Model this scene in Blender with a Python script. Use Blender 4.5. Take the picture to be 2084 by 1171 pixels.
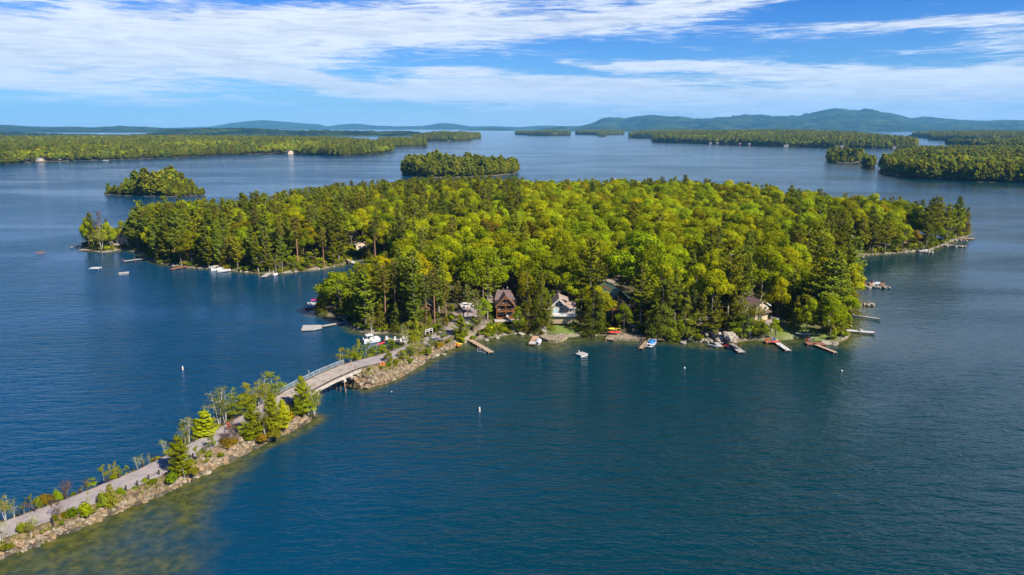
import bpy, bmesh, math, random
import numpy as np
from mathutils import Vector, Matrix

for o in list(bpy.data.objects): bpy.data.objects.remove(o)
S = bpy.context.scene
COL = S.collection
R = math.radians
# ------------------------------------------------------------------ camera
TH = R(13.27); FPX = 1389.0; HC = 60.0
cam = bpy.data.cameras.new('camera'); camo = bpy.data.objects.new('camera', cam); COL.objects.link(camo)
camo.location = (0, 0, HC); camo.rotation_euler = (R(90) - TH, 0, 0)
cam.sensor_width = 36; cam.lens = FPX / 2084 * 36; cam.clip_start = 1; cam.clip_end = 80000
S.camera = camo
# ------------------------------------------------------------------ exposure and render settings
S.view_settings.view_transform = 'Standard'; S.view_settings.look = 'None'
S.view_settings.exposure = 1.15; S.view_settings.gamma = 1
S.view_settings.use_curve_mapping = False
S.render.engine = 'CYCLES'
cy = S.cycles
cy.max_bounces = 4; cy.diffuse_bounces = 2; cy.glossy_bounces = 2; cy.transmission_bounces = 2
cy.transparent_max_bounces = 4; cy.volume_bounces = 0; cy.use_denoising = True
cy.use_adaptive_sampling = True; cy.caustics_reflective = False; cy.caustics_refractive = False
cy.sample_clamp_indirect = 4
cy.use_fast_gi = False
# ------------------------------------------------------------------ sun
SUN_EL = R(42); SUN_AZ = math.atan2(0.78, -0.62)      # azimuth clockwise from +Y
sd = bpy.data.lights.new('sun', 'SUN'); so = bpy.data.objects.new('sun', sd); COL.objects.link(so)
sd.energy = 5.0; sd.angle = R(0.6); sd.color = (1, 0.93, 0.80)
dirv = Vector((math.sin(SUN_AZ) * math.cos(SUN_EL), math.cos(SUN_AZ) * math.cos(SUN_EL), math.sin(SUN_EL)))
so.rotation_euler = dirv.to_track_quat('Z', 'Y').to_euler(); so.location = (0, 0, 300)


class NT:
    """small helper for node trees"""
    def __init__(s, tree): s.t = tree; s.n = tree.nodes; s.l = tree.links
    def node(s, typ, **kw):
        n = s.n.new(typ)
        for k, v in kw.items(): setattr(n, k, v)
        return n
    def put(s, sock, v):
        if isinstance(v, bpy.types.NodeSocket): s.l.new(v, sock)
        elif v is not None:
            if sock.type == 'RGBA' and not isinstance(v, (int, float)) and len(v) == 3: v = (*v, 1)
            sock.default_value = v
    def m(s, op, a, b=None, c=None, clamp=False):
        n = s.n.new('ShaderNodeMath'); n.operation = op; n.use_clamp = clamp
        s.put(n.inputs[0], a)
        if b is not None: s.put(n.inputs[1], b)
        if c is not None: s.put(n.inputs[2], c)
        return n.outputs[0]
    def vm(s, op, a, b=None):
        n = s.n.new('ShaderNodeVectorMath'); n.operation = op
        s.put(n.inputs[0], a)
        if b is not None: s.put(n.inputs[1], b)
        return n.outputs[0]
    def mr(s, v, a, b, c=0., d=1., smooth=True):
        n = s.n.new('ShaderNodeMapRange'); n.interpolation_type = 'SMOOTHSTEP' if smooth else 'LINEAR'
        s.put(n.inputs[0], v); s.put(n.inputs[1], a); s.put(n.inputs[2], b); s.put(n.inputs[3], c); s.put(n.inputs[4], d)
        return n.outputs[0]
    def mix(s, f, a, b, bt='MIX'):
        n = s.n.new('ShaderNodeMix'); n.data_type = 'RGBA'; n.blend_type = bt
        s.put(n.inputs[0], f); s.put(n.inputs[6], a); s.put(n.inputs[7], b)
        return n.outputs[2]
    def noise(s, vec, scale, detail=3, rough=.5, dist=0., out=0):
        n = s.n.new('ShaderNodeTexNoise'); s.put(n.inputs['Vector'], vec); s.put(n.inputs['Scale'], scale)
        n.inputs['Detail'].default_value = detail; n.inputs['Roughness'].default_value = rough; n.inputs['Distortion'].default_value = dist
        return n.outputs[out]
    def mapping(s, vec, loc=(0, 0, 0), rot=(0, 0, 0), scale=(1, 1, 1)):
        n = s.n.new('ShaderNodeMapping'); s.put(n.inputs[0], vec)
        n.inputs[1].default_value = loc; n.inputs[2].default_value = rot; n.inputs[3].default_value = scale
        return n.outputs[0]
    def comb(s, x, y, z=0.):
        n = s.n.new('ShaderNodeCombineXYZ'); s.put(n.inputs[0], x); s.put(n.inputs[1], y); s.put(n.inputs[2], z); return n.outputs[0]
    def sep(s, v):
        n = s.n.new('ShaderNodeSeparateXYZ'); s.put(n.inputs[0], v); return n.outputs


# ------------------------------------------------------------------ world: Nishita sky with high thin cloud
W = bpy.data.worlds.new('World'); S.world = W; W.use_nodes = True
w = NT(W.node_tree); w.n.clear()
sky = w.node('ShaderNodeTexSky', sky_type='NISHITA', sun_disc=False)
sky.sun_elevation = SUN_EL; sky.sun_rotation = SUN_AZ; sky.altitude = 200
sky.air_density = 1.0; sky.dust_density = 0.3; sky.ozone_density = 3.0
co = w.node('ShaderNodeTexCoord').outputs['Generated']
dx, dy, dz = w.sep(co)
el = w.m('ARCSINE', dz); az = w.m('ARCTAN2', dx, dy)
eld = w.m('MULTIPLY', el, 57.2958); azd = w.m('MULTIPLY', az, 57.2958)
SKY_TINT_LOW = (0.54, 0.86, 1.24); SKY_TINT_HIGH = (0.11, 0.46, 1.18)
tint = w.mix(w.mr(eld, 10, 45), w.mix(w.mr(eld, 0.5, 10, smooth=False), SKY_TINT_LOW, SKY_TINT_HIGH), (.08, .40, 1.1))
skyc = w.mix(1.0, sky.outputs[0], tint, 'MULTIPLY')
# cloud: streaky noise in azimuth/elevation, gathered in broad bands
zz = w.m('ADD', w.m('MAXIMUM', dz, 0.0), 0.10)
pl = w.comb(w.m('DIVIDE', dx, zz), w.m('DIVIDE', dy, zz))
ae = w.comb(w.m('MULTIPLY', azd, 0.045), w.m('MULTIPLY', eld, 0.30))
ae_r = w.mapping(ae, rot=(0, 0, R(-6)))
n1 = w.noise(ae_r, 1.6, 7, .62, .6)
n2 = w.noise(w.mapping(ae, loc=(3, 7, 0), rot=(0, 0, R(12)), scale=(.8, 1.3, 1)), 5.5, 6, .68, 1.2)
n3 = w.noise(w.mapping(ae, loc=(9, 1, 0), rot=(0, 0, R(-18)), scale=(.6, 1.7, 1)), 14., 5, .7, .8)
tex = w.m('ADD', w.m('ADD', w.m('MULTIPLY', n1, .42), w.m('MULTIPLY', n2, .36)), w.m('MULTIPLY', n3, .22))


def px2ae(px, py):
    d = Vector(((px - 1042) / FPX, math.cos(TH) + (585.5 - py) / FPX * math.sin(TH), -math.sin(TH) + (585.5 - py) / FPX * math.cos(TH))).normalized()
    return math.degrees(math.atan2(d.x, d.y)), math.degrees(math.asin(d.z))


BANDS = [  # centre px, py, half width, half height (px of the photograph, turned into sky angles), tilt, strength
    (60, 78, 560, 40, 3, .36), (150, 160, 400, 34, 1, .32), (330, 208, 90, 10, 2, .18), (420, 30, 330, 20, -3, .20), (430, 112, 330, 22, -1, .26), (860, 52, 430, 42, 3, .40),
    (1330, 30, 330, 22, 7, .34), (640, 165, 260, 16, -8, .40), (1080, 181, 350, 22, 1, .80), (930, 146, 110, 10, 0, .42),
    (1330, 133, 150, 8, 0, .40), (1660, 150, 340, 15, -4, .36), (1560, 200, 560, 20, 2, .27), (2030, 195, 170, 40, 4, .46),
    (1880, 46, 260, 10, -1, .34), (1180, 130, 120, 8, -10, .16), (700, 250, 520, 8, 0, .10), (1740, 216, 560, 30, 0, .56),
    (-700, 60, 520, 90, 3, .30), (2900, 90, 560, 80, -3, .34), (1500, -130, 1500, 70, 2, .34), (900, -290, 1000, 60, 2, .26), (2300, -420, 900, 110, 5, .36), (2600, -800, 800, 200, 3, .26)]  # bands above the view: unseen cloud, added to lighten the far water's reflection
tot = None
for cx, cyy, hw, hh, tl, st in BANDS:
    a0, e0 = px2ae(cx, max(cyy, -1500)); a1, e1 = px2ae(cx + hw, cyy) if abs(cx + hw - 1042) < 4000 else (a0 + 20, e0)
    ra = hw / FPX * 57.3 * .85; re = hh / FPX * 57.3
    u = w.m('SUBTRACT', azd, a0); v = w.m('SUBTRACT', eld, e0)
    v = w.m('SUBTRACT', v, w.m('MULTIPLY', u, math.tan(R(tl))))
    q = w.m('ADD', w.m('POWER', w.m('ABSOLUTE', w.m('DIVIDE', u, ra)), 2.), w.m('POWER', w.m('ABSOLUTE', w.m('DIVIDE', v, re)), 2.))
    g = w.m('MULTIPLY', w.m('EXPONENT', w.m('MULTIPLY', q, -1.0)), st)
    tot = g if tot is None else w.m('ADD', tot, g)
tot = w.m('MINIMUM', tot, .56)
dens = w.mr(w.m('ADD', w.m('MULTIPLY', w.m('SUBTRACT', tex, .5), 1.9), tot), 0.08, 0.42)
hz = w.m('MULTIPLY', w.mr(eld, -1, 4.2, .80, 0.), w.mr(azd, -25, 15, .38, 1.))      # pale veil low down
dens = w.m('MAXIMUM', w.m('MULTIPLY', dens, .90), hz)
shade = w.mr(w.m('ADD', w.m('MULTIPLY', n2, .6), w.m('MULTIPLY', n1, .4)), .38, .62, .78, 1.04)
cloudc = w.mix(1., (8.9, 9.3, 10.1), w.comb(shade, shade, shade), 'MULTIPLY')
allc = w.mix(dens, skyc, cloudc)
bg = w.node('ShaderNodeBackground'); w.put(bg.inputs[0], allc); bg.inputs[1].default_value = 0.050
wo = w.node('ShaderNodeOutputWorld'); w.l.new(bg.outputs[0], wo.inputs[0])


# ------------------------------------------------------------------ photograph pixel -> point of the place
def G(px, py, z=0.):
    x = (px - 1042) / FPX; y = (585.5 - py) / FPX
    Y = math.cos(TH) + y * math.sin(TH); Z = -math.sin(TH) + y * math.cos(TH)
    t = (z - HC) / Z
    return np.array([x * t, Y * t])


def zat(py, d):
    """height of a thing seen at row py when it stands d metres away"""
    y = (585.5 - py) / FPX
    return HC + d * (-math.sin(TH) + y * math.cos(TH)) / (math.cos(TH) + y * math.sin(TH))


def seg_dist(P, poly, closed=True):
    P = np.asarray(P, float); Q = np.asarray(poly, float)
    A = Q if closed else Q[:-1]; B = np.roll(Q, -1, 0) if closed else Q[1:]
    best = np.full(len(P), 1e18)
    for a, b in zip(A, B):
        ab = b - a; L2 = (ab ** 2).sum() + 1e-9
        t = np.clip(((P - a) @ ab) / L2, 0, 1)
        d = ((P - a - t[:, None] * ab) ** 2).sum(1); best = np.minimum(best, d)
    return np.sqrt(best)


def inside(P, poly):
    P = np.asarray(P, float); Q = np.asarray(poly, float); r = np.zeros(len(P), bool); j = len(Q) - 1
    for i in range(len(Q)):
        xi, yi = Q[i]; xj, yj = Q[j]
        c = ((yi > P[:, 1]) != (yj > P[:, 1])) & (P[:, 0] < (xj - xi) * (P[:, 1] - yi) / (yj - yi + 1e-12) + xi)
        r ^= c; j = i
    return r


def sdist(P, poly):
    d = seg_dist(P, poly); return np.where(inside(P, poly), d, -d)


def vnoise(x, y, sc, seed=0):
    """cheap smooth value noise"""
    x = np.asarray(x, float) / sc + seed * 17.3; y = np.asarray(y, float) / sc + seed * 9.1
    xi = np.floor(x).astype(np.int64); yi = np.floor(y).astype(np.int64); fx = x - xi; fy = y - yi
    fx = fx * fx * (3 - 2 * fx); fy = fy * fy * (3 - 2 * fy)
    def h(a, b):
        n = (a * 374761393 + b * 668265263 + seed * 1442695) & 0xffffffff
        n = ((n ^ (n >> 13)) * 1274126177) & 0xffffffff
        return ((n ^ (n >> 16)) & 0xffff) / 65535.
    return (h(xi, yi) * (1 - fx) + h(xi + 1, yi) * fx) * (1 - fy) + (h(xi, yi + 1) * (1 - fx) + h(xi + 1, yi + 1) * fx) * fy


# ------------------------------------------------------------------ object helpers
def tag(o, label=None, cat=None, group=None, kind=None):
    if label: o['label'] = label
    if cat: o['category'] = cat
    if group: o['group'] = group
    if kind: o['kind'] = kind
    return o


def mesh_np(name, V, F, mats=(), smooth=False, mi=None, attr=None):
    """V (n,3); F list of (m,k) arrays or ragged list"""
    me = bpy.data.meshes.new(name)
    V = np.asarray(V, np.float32)
    if isinstance(F, np.ndarray):
        k = F.shape[1]; me.vertices.add(len(V)); me.vertices.foreach_set('co', V.ravel())
        me.loops.add(F.size); me.loops.foreach_set('vertex_index', F.astype(np.int32).ravel())
        me.polygons.add(len(F)); me.polygons.foreach_set('loop_start', np.arange(0, F.size, k, dtype=np.int32))
        me.polygons.foreach_set('loop_total', np.full(len(F), k, np.int32))
    else:
        me.from_pydata(V.tolist(), [], F)
    if mi is not None: me.polygons.foreach_set('material_index', np.asarray(mi, np.int32))
    me.polygons.foreach_set('use_smooth', np.full(len(me.polygons), smooth))
    for m in mats: me.materials.append(m)
    if attr is not None:
        for nm, dat in attr.items():
            a = me.attributes.new(nm, 'FLOAT', 'POINT'); a.data.foreach_set('value', np.asarray(dat, np.float32))
    me.update(calc_edges=True); return me


def link(name, me, parent=None, loc=None, rz=0):
    o = bpy.data.objects.new(name, me); COL.objects.link(o)
    if parent: o.parent = parent
    if loc is not None: o.location = loc
    if rz: o.rotation_euler[2] = rz
    return o


def empty(name, loc, rz=0, label=None, cat=None, group=None):
    o = bpy.data.objects.new(name, None); COL.objects.link(o); o.location = loc; o.rotation_euler = (0, 0, rz)
    o.empty_display_size = .5
    return tag(o, label, cat, group)


# ------------------------------------------------------------------ materials
def mat(name, col, rough=.8, var=.15, scale=2., bump=0., spec=.3, metal=0., col2=None, coord='Object'):
    m = bpy.data.materials.new(name); m.use_nodes = True; t = NT(m.node_tree)
    p = t.n['Principled BSDF']; tc = t.node('ShaderNodeTexCoord').outputs[coord]
    n = t.noise(tc, scale, 4, .6)
    dark = tuple(c * (1 - var) for c in col); lite = col2 or tuple(min(1, c * (1 + var)) for c in col)
    c = t.mix(t.mr(n, .3, .7), dark, lite)
    t.put(p.inputs['Base Color'], c); p.inputs['Roughness'].default_value = rough
    p.inputs['Specular IOR Level'].default_value = spec; p.inputs['Metallic'].default_value = metal
    if bump:
        b = t.node('ShaderNodeBump'); b.inputs['Strength'].default_value = bump; t.put(b.inputs['Height'], t.noise(tc, scale * 4, 4, .6))
        t.l.new(b.outputs[0], p.inputs['Normal'])
    return m


def boards(name, col, width=.15, axis=0, var=.25, rough=.85, gap=.5):
    """planks or siding: boards with narrow seams along one axis, each board its own tone"""
    m = bpy.data.materials.new(name); m.use_nodes = True; t = NT(m.node_tree)
    p = t.n['Principled BSDF']; tc = t.node('ShaderNodeTexCoord').outputs['Object']
    s = t.sep(tc)[axis]; q = t.m('DIVIDE', s, width); fl = t.m('FLOOR', q); fr = t.m('FRACT', q)
    wn = t.node('ShaderNodeTexWhiteNoise'); wn.noise_dimensions = '1D'; t.put(wn.inputs['W'], fl)
    k = t.m('ADD', t.m('MULTIPLY', wn.outputs[0], 2 * var), 1 - var)
    seam = t.mr(t.m('MINIMUM', fr, t.m('SUBTRACT', 1., fr)), 0., .07, gap, 1.)
    k = t.m('MULTIPLY', k, seam); n = t.noise(tc, 1.3, 4, .6); k = t.m('MULTIPLY', k, t.mr(n, .3, .7, .85, 1.12))
    t.put(p.inputs['Base Color'], t.mix(1., col, t.comb(k, k, k), 'MULTIPLY')); p.inputs['Roughness'].default_value = rough
    return m


def leafmat(name, dark, lite, hue=None, trans=.35):
    """foliage: per-leaf tone from the mesh, per-tree tone from the object"""
    m = bpy.data.materials.new(name); m.use_nodes = True; t = NT(m.node_tree); t.n.clear()
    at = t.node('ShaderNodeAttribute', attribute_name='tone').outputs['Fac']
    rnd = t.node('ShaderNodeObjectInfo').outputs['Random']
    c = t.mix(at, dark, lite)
    if hue:
        c = t.mix(t.mr(rnd, .90, 1., 0., .7), c, t.mix(1., c, hue, 'MULTIPLY'))
    r2 = t.m('FRACT', t.m('MULTIPLY', rnd, 7.31)); k = t.mr(r2, 0, 1, .58, 1.2, False)
    r3 = t.m('FRACT', t.m('MULTIPLY', rnd, 13.7)); kr = t.m('MULTIPLY', k, t.mr(r3, 0, 1, .82, 1.12, False))
    c = t.mix(1., c, t.comb(kr, k, t.m('MULTIPLY', k, t.mr(r3, 0, 1, 1.3, .8, False))), 'MULTIPLY')
    d = t.node('ShaderNodeBsdfDiffuse'); t.put(d.inputs[0], c)
    tr = t.node('ShaderNodeBsdfTranslucent'); t.put(tr.inputs[0], t.mix(1., c, (1.25, 1.15, .35), 'MULTIPLY'))
    mx = t.node('ShaderNodeMixShader'); mx.inputs[0].default_value = trans
    t.l.new(d.outputs[0], mx.inputs[1]); t.l.new(tr.outputs[0], mx.inputs[2])
    o = t.node('ShaderNodeOutputMaterial'); t.l.new(mx.outputs[0], o.inputs[0]); return m


M = {}
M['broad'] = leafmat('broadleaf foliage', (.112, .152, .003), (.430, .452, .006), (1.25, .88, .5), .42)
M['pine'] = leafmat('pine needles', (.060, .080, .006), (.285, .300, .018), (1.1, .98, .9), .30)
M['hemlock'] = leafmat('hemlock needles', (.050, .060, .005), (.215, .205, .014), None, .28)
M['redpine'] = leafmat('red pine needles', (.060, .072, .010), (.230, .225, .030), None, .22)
M['birch'] = leafmat('birch leaves', (.12, .14, .008), (.38, .37, .03), None, .45)
M['bright'] = leafmat('young bright foliage', (.09, .13, .004), (.32, .36, .010), None, .42)
M['ypine'] = leafmat('pale young pine needles', (.16, .20, .007), (.46, .48, .015), None, .48)
M['orange'] = leafmat('orange spring foliage', (.15, .095, .008), (.36, .24, .018), None, .38)
M['pale'] = leafmat('pale blossom', (.16, .20, .10), (.38, .42, .25), None, .3)
M['rust'] = leafmat('rusty twigs', (.09, .04, .015), (.22, .10, .035), None, .2)
M['bark'] = mat('grey brown bark', (.11, .085, .065), .95, .3, 3, .3)
M['barkred'] = mat('red pine bark', (.25, .13, .08), .95, .25, 3, .3)
M['barkpale'] = mat('pale pine bark', (.22, .19, .16), .95, .25, 3, .3)
M['barkwhite'] = mat('white birch bark', (.48, .44, .38), .8, .25, 3, .1)
# ------------------------------------------------------------------ tree builders (plain meshes, shared by many trees)
def tubes(paths, sides=5):
    """paths: list of (points, radii) -> V, F"""
    V = []; F = []; n0 = 0
    for pts, rad in paths:
        pts = [Vector(p) for p in pts]
        for i, p in enumerate(pts):
            d = (pts[min(i + 1, len(pts) - 1)] - pts[max(i - 1, 0)]).normalized()
            a = d.orthogonal().normalized() if abs(d.z) < .9 else Vector((1, 0, 0)); a = (a - d * a.dot(d)).normalized(); b = d.cross(a)
            for k in range(sides):
                th = 2 * math.pi * k / sides; V.append(p + (a * math.cos(th) + b * math.sin(th)) * rad[i])
        for i in range(len(pts) - 1):
            for k in range(sides):
                k2 = (k + 1) % sides; F.append((n0 + i * sides + k, n0 + i * sides + k2, n0 + (i + 1) * sides + k2, n0 + (i + 1) * sides + k))
        n0 = len(V)
    return [tuple(v) for v in V], F


def leaves(rng, C, N, size, tone, asp=1.):
    """quads centred at C facing N, each a bent little rhomb"""
    n = len(C); N = N / (np.linalg.norm(N, axis=1, keepdims=True) + 1e-9)
    r = rng.normal(size=(n, 3)); T = np.cross(N, r); T /= (np.linalg.norm(T, axis=1, keepdims=True) + 1e-9); B = np.cross(N, T)
    s = np.asarray(size).reshape(-1, 1) * np.ones((n, 1)); b = s * asp
    V = np.stack([C - T * s, C - B * b * .8 + N * s * .15, C + T * s, C + B * b * .8 + N * s * .15], 1).reshape(-1, 3)
    F = np.arange(4 * n).reshape(-1, 4)
    return V, F, np.repeat(tone, 4)


def crown_mesh(name, parts, m):
    V = []; F = []; T = []; n = 0
    for v, f, t in parts: V.append(v); F.append(f + n); T.append(t); n += len(v)
    return mesh_np(name, np.concatenate(V), np.concatenate(F), (M[m] if isinstance(m, str) else m,), attr={'tone': np.concatenate(T)})


def broadleaf(seed, h=16., r=5., nl=26, per=150, ls=.33, m='broad', low=.32):
    rng = np.random.default_rng(seed); L = []; limbs = []; ex, ey = rng.uniform(.82, 1.2), rng.uniform(.82, 1.2); ox, oy = rng.normal(size=2) * r * .10
    cz = h * .58; rz = h * .42
    tocap = rng.uniform(.82, 1.15)
    for i in range(nl):
        u = rng.uniform(-.5, 1.); ph = i * 2.4 + rng.uniform(-.4, .4); q = max(0, 1 - abs(u) ** 1.7) ** .6
        k = rng.uniform(.50, .92)
        c = np.array([math.cos(ph) * q * r * k * ex + ox * u, math.sin(ph) * q * r * k * ey + oy * u, cz + u * rz * rng.uniform(.6, .9) * tocap])
        R0 = r * rng.uniform(.20, .42); L.append((c, R0)); limbs.append(c)
    L.append((np.array([0, 0, cz]), r * .55))
    parts = []
    for j, (c, R0) in enumerate(L[:-1]):
        n = int(per * (R0 / (r * .33)) ** 2)
        d = rng.normal(size=(n, 3)); d[:, 2] = d[:, 2] * .85 + .35; d /= np.linalg.norm(d, axis=1, keepdims=True)
        rad = R0 * rng.uniform(.74, 1.10, n)
        P = c + d * rad[:, None] * np.array([1.1, 1.1, .80])
        keep = np.ones(n, bool)
        for j2, (c2, R2) in enumerate(L):
            if j2 != j: keep &= (((P - c2) / np.array([1.1, 1.1, .8])) ** 2).sum(1) > (R2 * .68) ** 2
        P = P[keep]; d = d[keep]; N = d + rng.normal(size=P.shape) * .42; N[:, 2] += .2
        lt = rng.uniform(-.16, .16)
        tone = np.clip(.55 + lt * 1.3 + rng.normal(size=len(P)) * .15, 0, 1)
        parts.append(leaves(rng, P, N, rng.uniform(.7, 1.3, len(P)) * ls, tone))
    me = crown_mesh('broadleaf crown', parts, m)
    paths = [([(0, 0, -1), (rng.uniform(-.2, .2), rng.uniform(-.2, .2), h * .35), (0, 0, h * .7)], [h * .018, h * .014, h * .006])]
    for c in limbs[::3]:
        paths.append(([(0, 0, h * rng.uniform(.3, .5)), tuple(c * .6 + np.array([0, 0, h * .22])), tuple(c)], [h * .007, h * .004, .04]))
    tv, tf = tubes(paths)
    return me, mesh_np('broadleaf trunk', tv, tf, (M['bark'],), True)


def white_pine(seed, h=24., r=4.2, z0=.22, dens=1.35, ls=.25, m='pine', bark='barkpale', far=False):
    rng = np.random.default_rng(seed); parts = []; paths = []
    lean = rng.uniform(-.02, .02, 2)
    z = h * z0; lim = []
    while z < h * .985:
        f = (z / h - z0) / (1 - z0)
        prof = min(1, f * 3.2 + .35) * (1 - f) ** .62 * 1.15 + .07
        nb = rng.integers(3, 6); a0 = rng.uniform(0, 6.28)
        for b in range(nb):
            if rng.random() < .12: continue
            L = r * prof * rng.uniform(.62, 1.18) * (1.25 if rng.random() < .08 else 1); a = a0 + b * 6.283 / nb + rng.uniform(-.35, .35)
            lim.append((z + rng.uniform(-.25, .25), a, L, f))
        z += h * rng.uniform(.030, .052)
    for (z, a, L, f) in lim:
        dx_, dy_ = math.cos(a), math.sin(a); rise = (.05 + .55 * f) * L; droop = .10 * L
        def P(t): return np.array([dx_ * L * t + lean[0] * z, dy_ * L * t + lean[1] * z, z + rise * t ** 1.2 - droop * math.sin(t * 3.14) + .0])
        if not far: paths.append(([tuple(P(0)), tuple(P(.5)), tuple(P(.97))], [.05 + .012 * L, .035, .015]))
        n = int((16 + 16 * L) * dens)
        t = rng.uniform(.06, 1.04, n) ** .75; wdt = (.16 + .26 * np.sin(np.clip(t, 0, 1) * 2.6)) * L * .8
        lat = rng.uniform(-1, 1, n) * wdt
        C = np.array([P(x) for x in t]); C[:, 0] += -dy_ * lat; C[:, 1] += dx_ * lat; C[:, 2] += rng.normal(size=n) * .12 * (1 + .1 * L) + .1 + np.abs(lat) * .12
        N = rng.normal(size=(n, 3)) * .42; N[:, 2] += 1.; N[:, 0] += dx_ * .35; N[:, 1] += dy_ * .35
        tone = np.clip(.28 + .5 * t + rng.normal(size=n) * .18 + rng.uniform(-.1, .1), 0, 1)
        parts.append(leaves(rng, C, N, rng.uniform(.7, 1.35, n) * ls * (1.7 if far else 1), tone))
    n = int(26 * dens); zt = rng.uniform(h * .93, h * 1.01, n); C = np.stack([rng.normal(size=n) * .3 * (h * 1.02 - zt) / (h * .08), rng.normal(size=n) * .3 * (h * 1.02 - zt) / (h * .08), zt], 1)
    C[:, 0] += lean[0] * zt; C[:, 1] += lean[1] * zt
    parts.append(leaves(rng, C, rng.normal(size=(n, 3)), ls, np.full(n, .6)))
    me = crown_mesh('pine crown', parts, m)
    paths.insert(0, ([(0, 0, -1), (lean[0] * h * .5, lean[1] * h * .5, h * .5), (lean[0] * h, lean[1] * h, h * .99)], [h * .014, h * .010, .03]))
    tv, tf = tubes(paths, 4)
    return me, mesh_np('pine trunk', tv, tf, (M[bark],), True)


def red_pine(seed, h=22., r=2.8, z0=.55, m='redpine', bark='barkred'):
    rng = np.random.default_rng(seed); parts = []; paths = []
    nb = 34
    for i in range(nb):
        f = i / nb; z = h * (z0 + (1 - z0) * f); L = r * (.5 + .6 * math.sin(min(1, f * 1.1) * 2.7)) * rng.uniform(.6, 1.15) * (1 - .35 * f); a = i * 2.4 + rng.uniform(-.4, .4)
        p0 = np.array([0, 0, z]); p1 = np.array([math.cos(a) * L, math.sin(a) * L, z + L * .28])
        paths.append(([tuple(p0), tuple((p0 + p1) / 2 + np.array([0, 0, -.1])), tuple(p1)], [.07, .04, .02]))
        for k in range(3):
            c = p0 + (p1 - p0) * rng.uniform(.55, 1.05) + rng.normal(size=3) * .28; n = 22
            d = rng.normal(size=(n, 3)); d /= np.linalg.norm(d, axis=1, keepdims=True); P = c + d * rng.uniform(.25, .75, (n, 1)) * np.array([1, 1, .65])
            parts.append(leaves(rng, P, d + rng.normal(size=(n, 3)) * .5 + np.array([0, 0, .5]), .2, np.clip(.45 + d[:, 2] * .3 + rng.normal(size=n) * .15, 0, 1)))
    for i in range(7):     # dead stubs
        z = h * rng.uniform(.25, z0); a = rng.uniform(0, 6.28); L = rng.uniform(.6, 1.6); paths.append(([(0, 0, z), (math.cos(a) * L, math.sin(a) * L, z - .2)], [.04, .015]))
    me = crown_mesh('red pine crown', parts, m)
    paths.insert(0, ([(0, 0, -1), (.1, 0, h * .5), (0, 0, h * .99)], [h * .013, h * .010, .04]))
    tv, tf = tubes(paths, 5)
    return me, mesh_np('red pine trunk', tv, tf, (M[bark],), True)


def hemlock(seed, h=16., r=3.4, n=4200, ls=.24, m='hemlock', full=1.):
    """dense drooping cone of sprays"""
    rng = np.random.default_rng(seed); parts = []
    nb = int(120 * full); per = n // nb; paths = []
    for i in range(nb):
        f = rng.random() ** 1.25; z = h * (.06 + .93 * f); rr = r * ((1 - f) ** .72) * rng.uniform(.72, 1.18) + .15; a = rng.uniform(0, 6.283)
        t = rng.uniform(.35, 1.05, per); lat = rng.normal(size=per) * .22 * (rr * .6 + .3)
        C = np.stack([math.cos(a) * rr * t - math.sin(a) * lat, math.sin(a) * rr * t + math.cos(a) * lat, z + rr * .18 * t - rr * .42 * t ** 2.2 + rng.normal(size=per) * .12], 1)
        N = rng.normal(size=(per, 3)) * .45 + np.array([math.cos(a) * .7, math.sin(a) * .7, .75])
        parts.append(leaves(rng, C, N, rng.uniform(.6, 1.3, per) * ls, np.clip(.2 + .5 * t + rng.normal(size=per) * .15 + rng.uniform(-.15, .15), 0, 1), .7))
    me = crown_mesh('hemlock crown', parts, m)
    paths.append(([(0, 0, -1), (0, 0, h * .5), (0, 0, h * .98)], [h * .016, h * .010, .03]))
    tv, tf = tubes(paths, 5)
    return me, mesh_np('hemlock trunk', tv, tf, (M['bark'],), True)


def birch(seed, h=9., stems=2, spread=.22, n=900, ls=.15, m='birch', bark='barkwhite', dens_top=.45, lean=(0, 0)):
    rng = np.random.default_rng(seed); parts = []; paths = []
    for s in range(stems):
        a = s * 6.283 / max(stems, 1) + rng.uniform(-.6, .6); sp = spread * rng.uniform(.5, 1.2) * (1 if stems > 1 else .4)
        hh = h * rng.uniform(.78, 1.) if s else h
        tip = np.array([math.cos(a) * sp * hh + lean[0] * hh, math.sin(a) * sp * hh + lean[1] * hh, hh])
        mid = tip * .5 + np.array([rng.uniform(-.2, .2), rng.uniform(-.2, .2), 0]) - np.array([tip[0] * .12, tip[1] * .12, 0])
        paths.append(([(0, 0, -.6), tuple(mid * .5), tuple(mid), tuple((mid + tip) / 2), tuple(tip)], [.009 * h, .008 * h, .006 * h, .004 * h, .012]))
        nb = 12
        for b in range(nb):
            f = rng.uniform(.35, .97); base = (mid * 2 * f if f < .5 else mid + (tip - mid) * (f - .5) * 2)
            L = h * .24 * (1.15 - f) * rng.uniform(.6, 1.4) + .3; ab = rng.uniform(0, 6.283)
            e = base + np.array([math.cos(ab) * L, math.sin(ab) * L, L * rng.uniform(.3, .9)])
            paths.append(([tuple(base), tuple((base + e) / 2 + np.array([0, 0, .06 * L])), tuple(e)], [.030, .02, .008]))
            k = max(1, int(n / stems / nb)); t = rng.uniform(.25, 1.12, k)
            P = base + (e - base) * t[:, None] + rng.normal(size=(k, 3)) * .16 * (L + .6) * np.array([1, 1, .8])
            lt = rng.uniform(-.15, .15)
            parts.append(leaves(rng, P, rng.normal(size=(k, 3)) + np.array([0, 0, .4]), rng.uniform(.7, 1.3, k) * ls, np.clip(.5 + lt + rng.normal(size=k) * .2, 0, 1)))
    me = crown_mesh('birch crown', parts, m); tv, tf = tubes(paths, 4)
    return me, mesh_np('birch trunk', tv, tf, (M[bark],), True)


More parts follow.
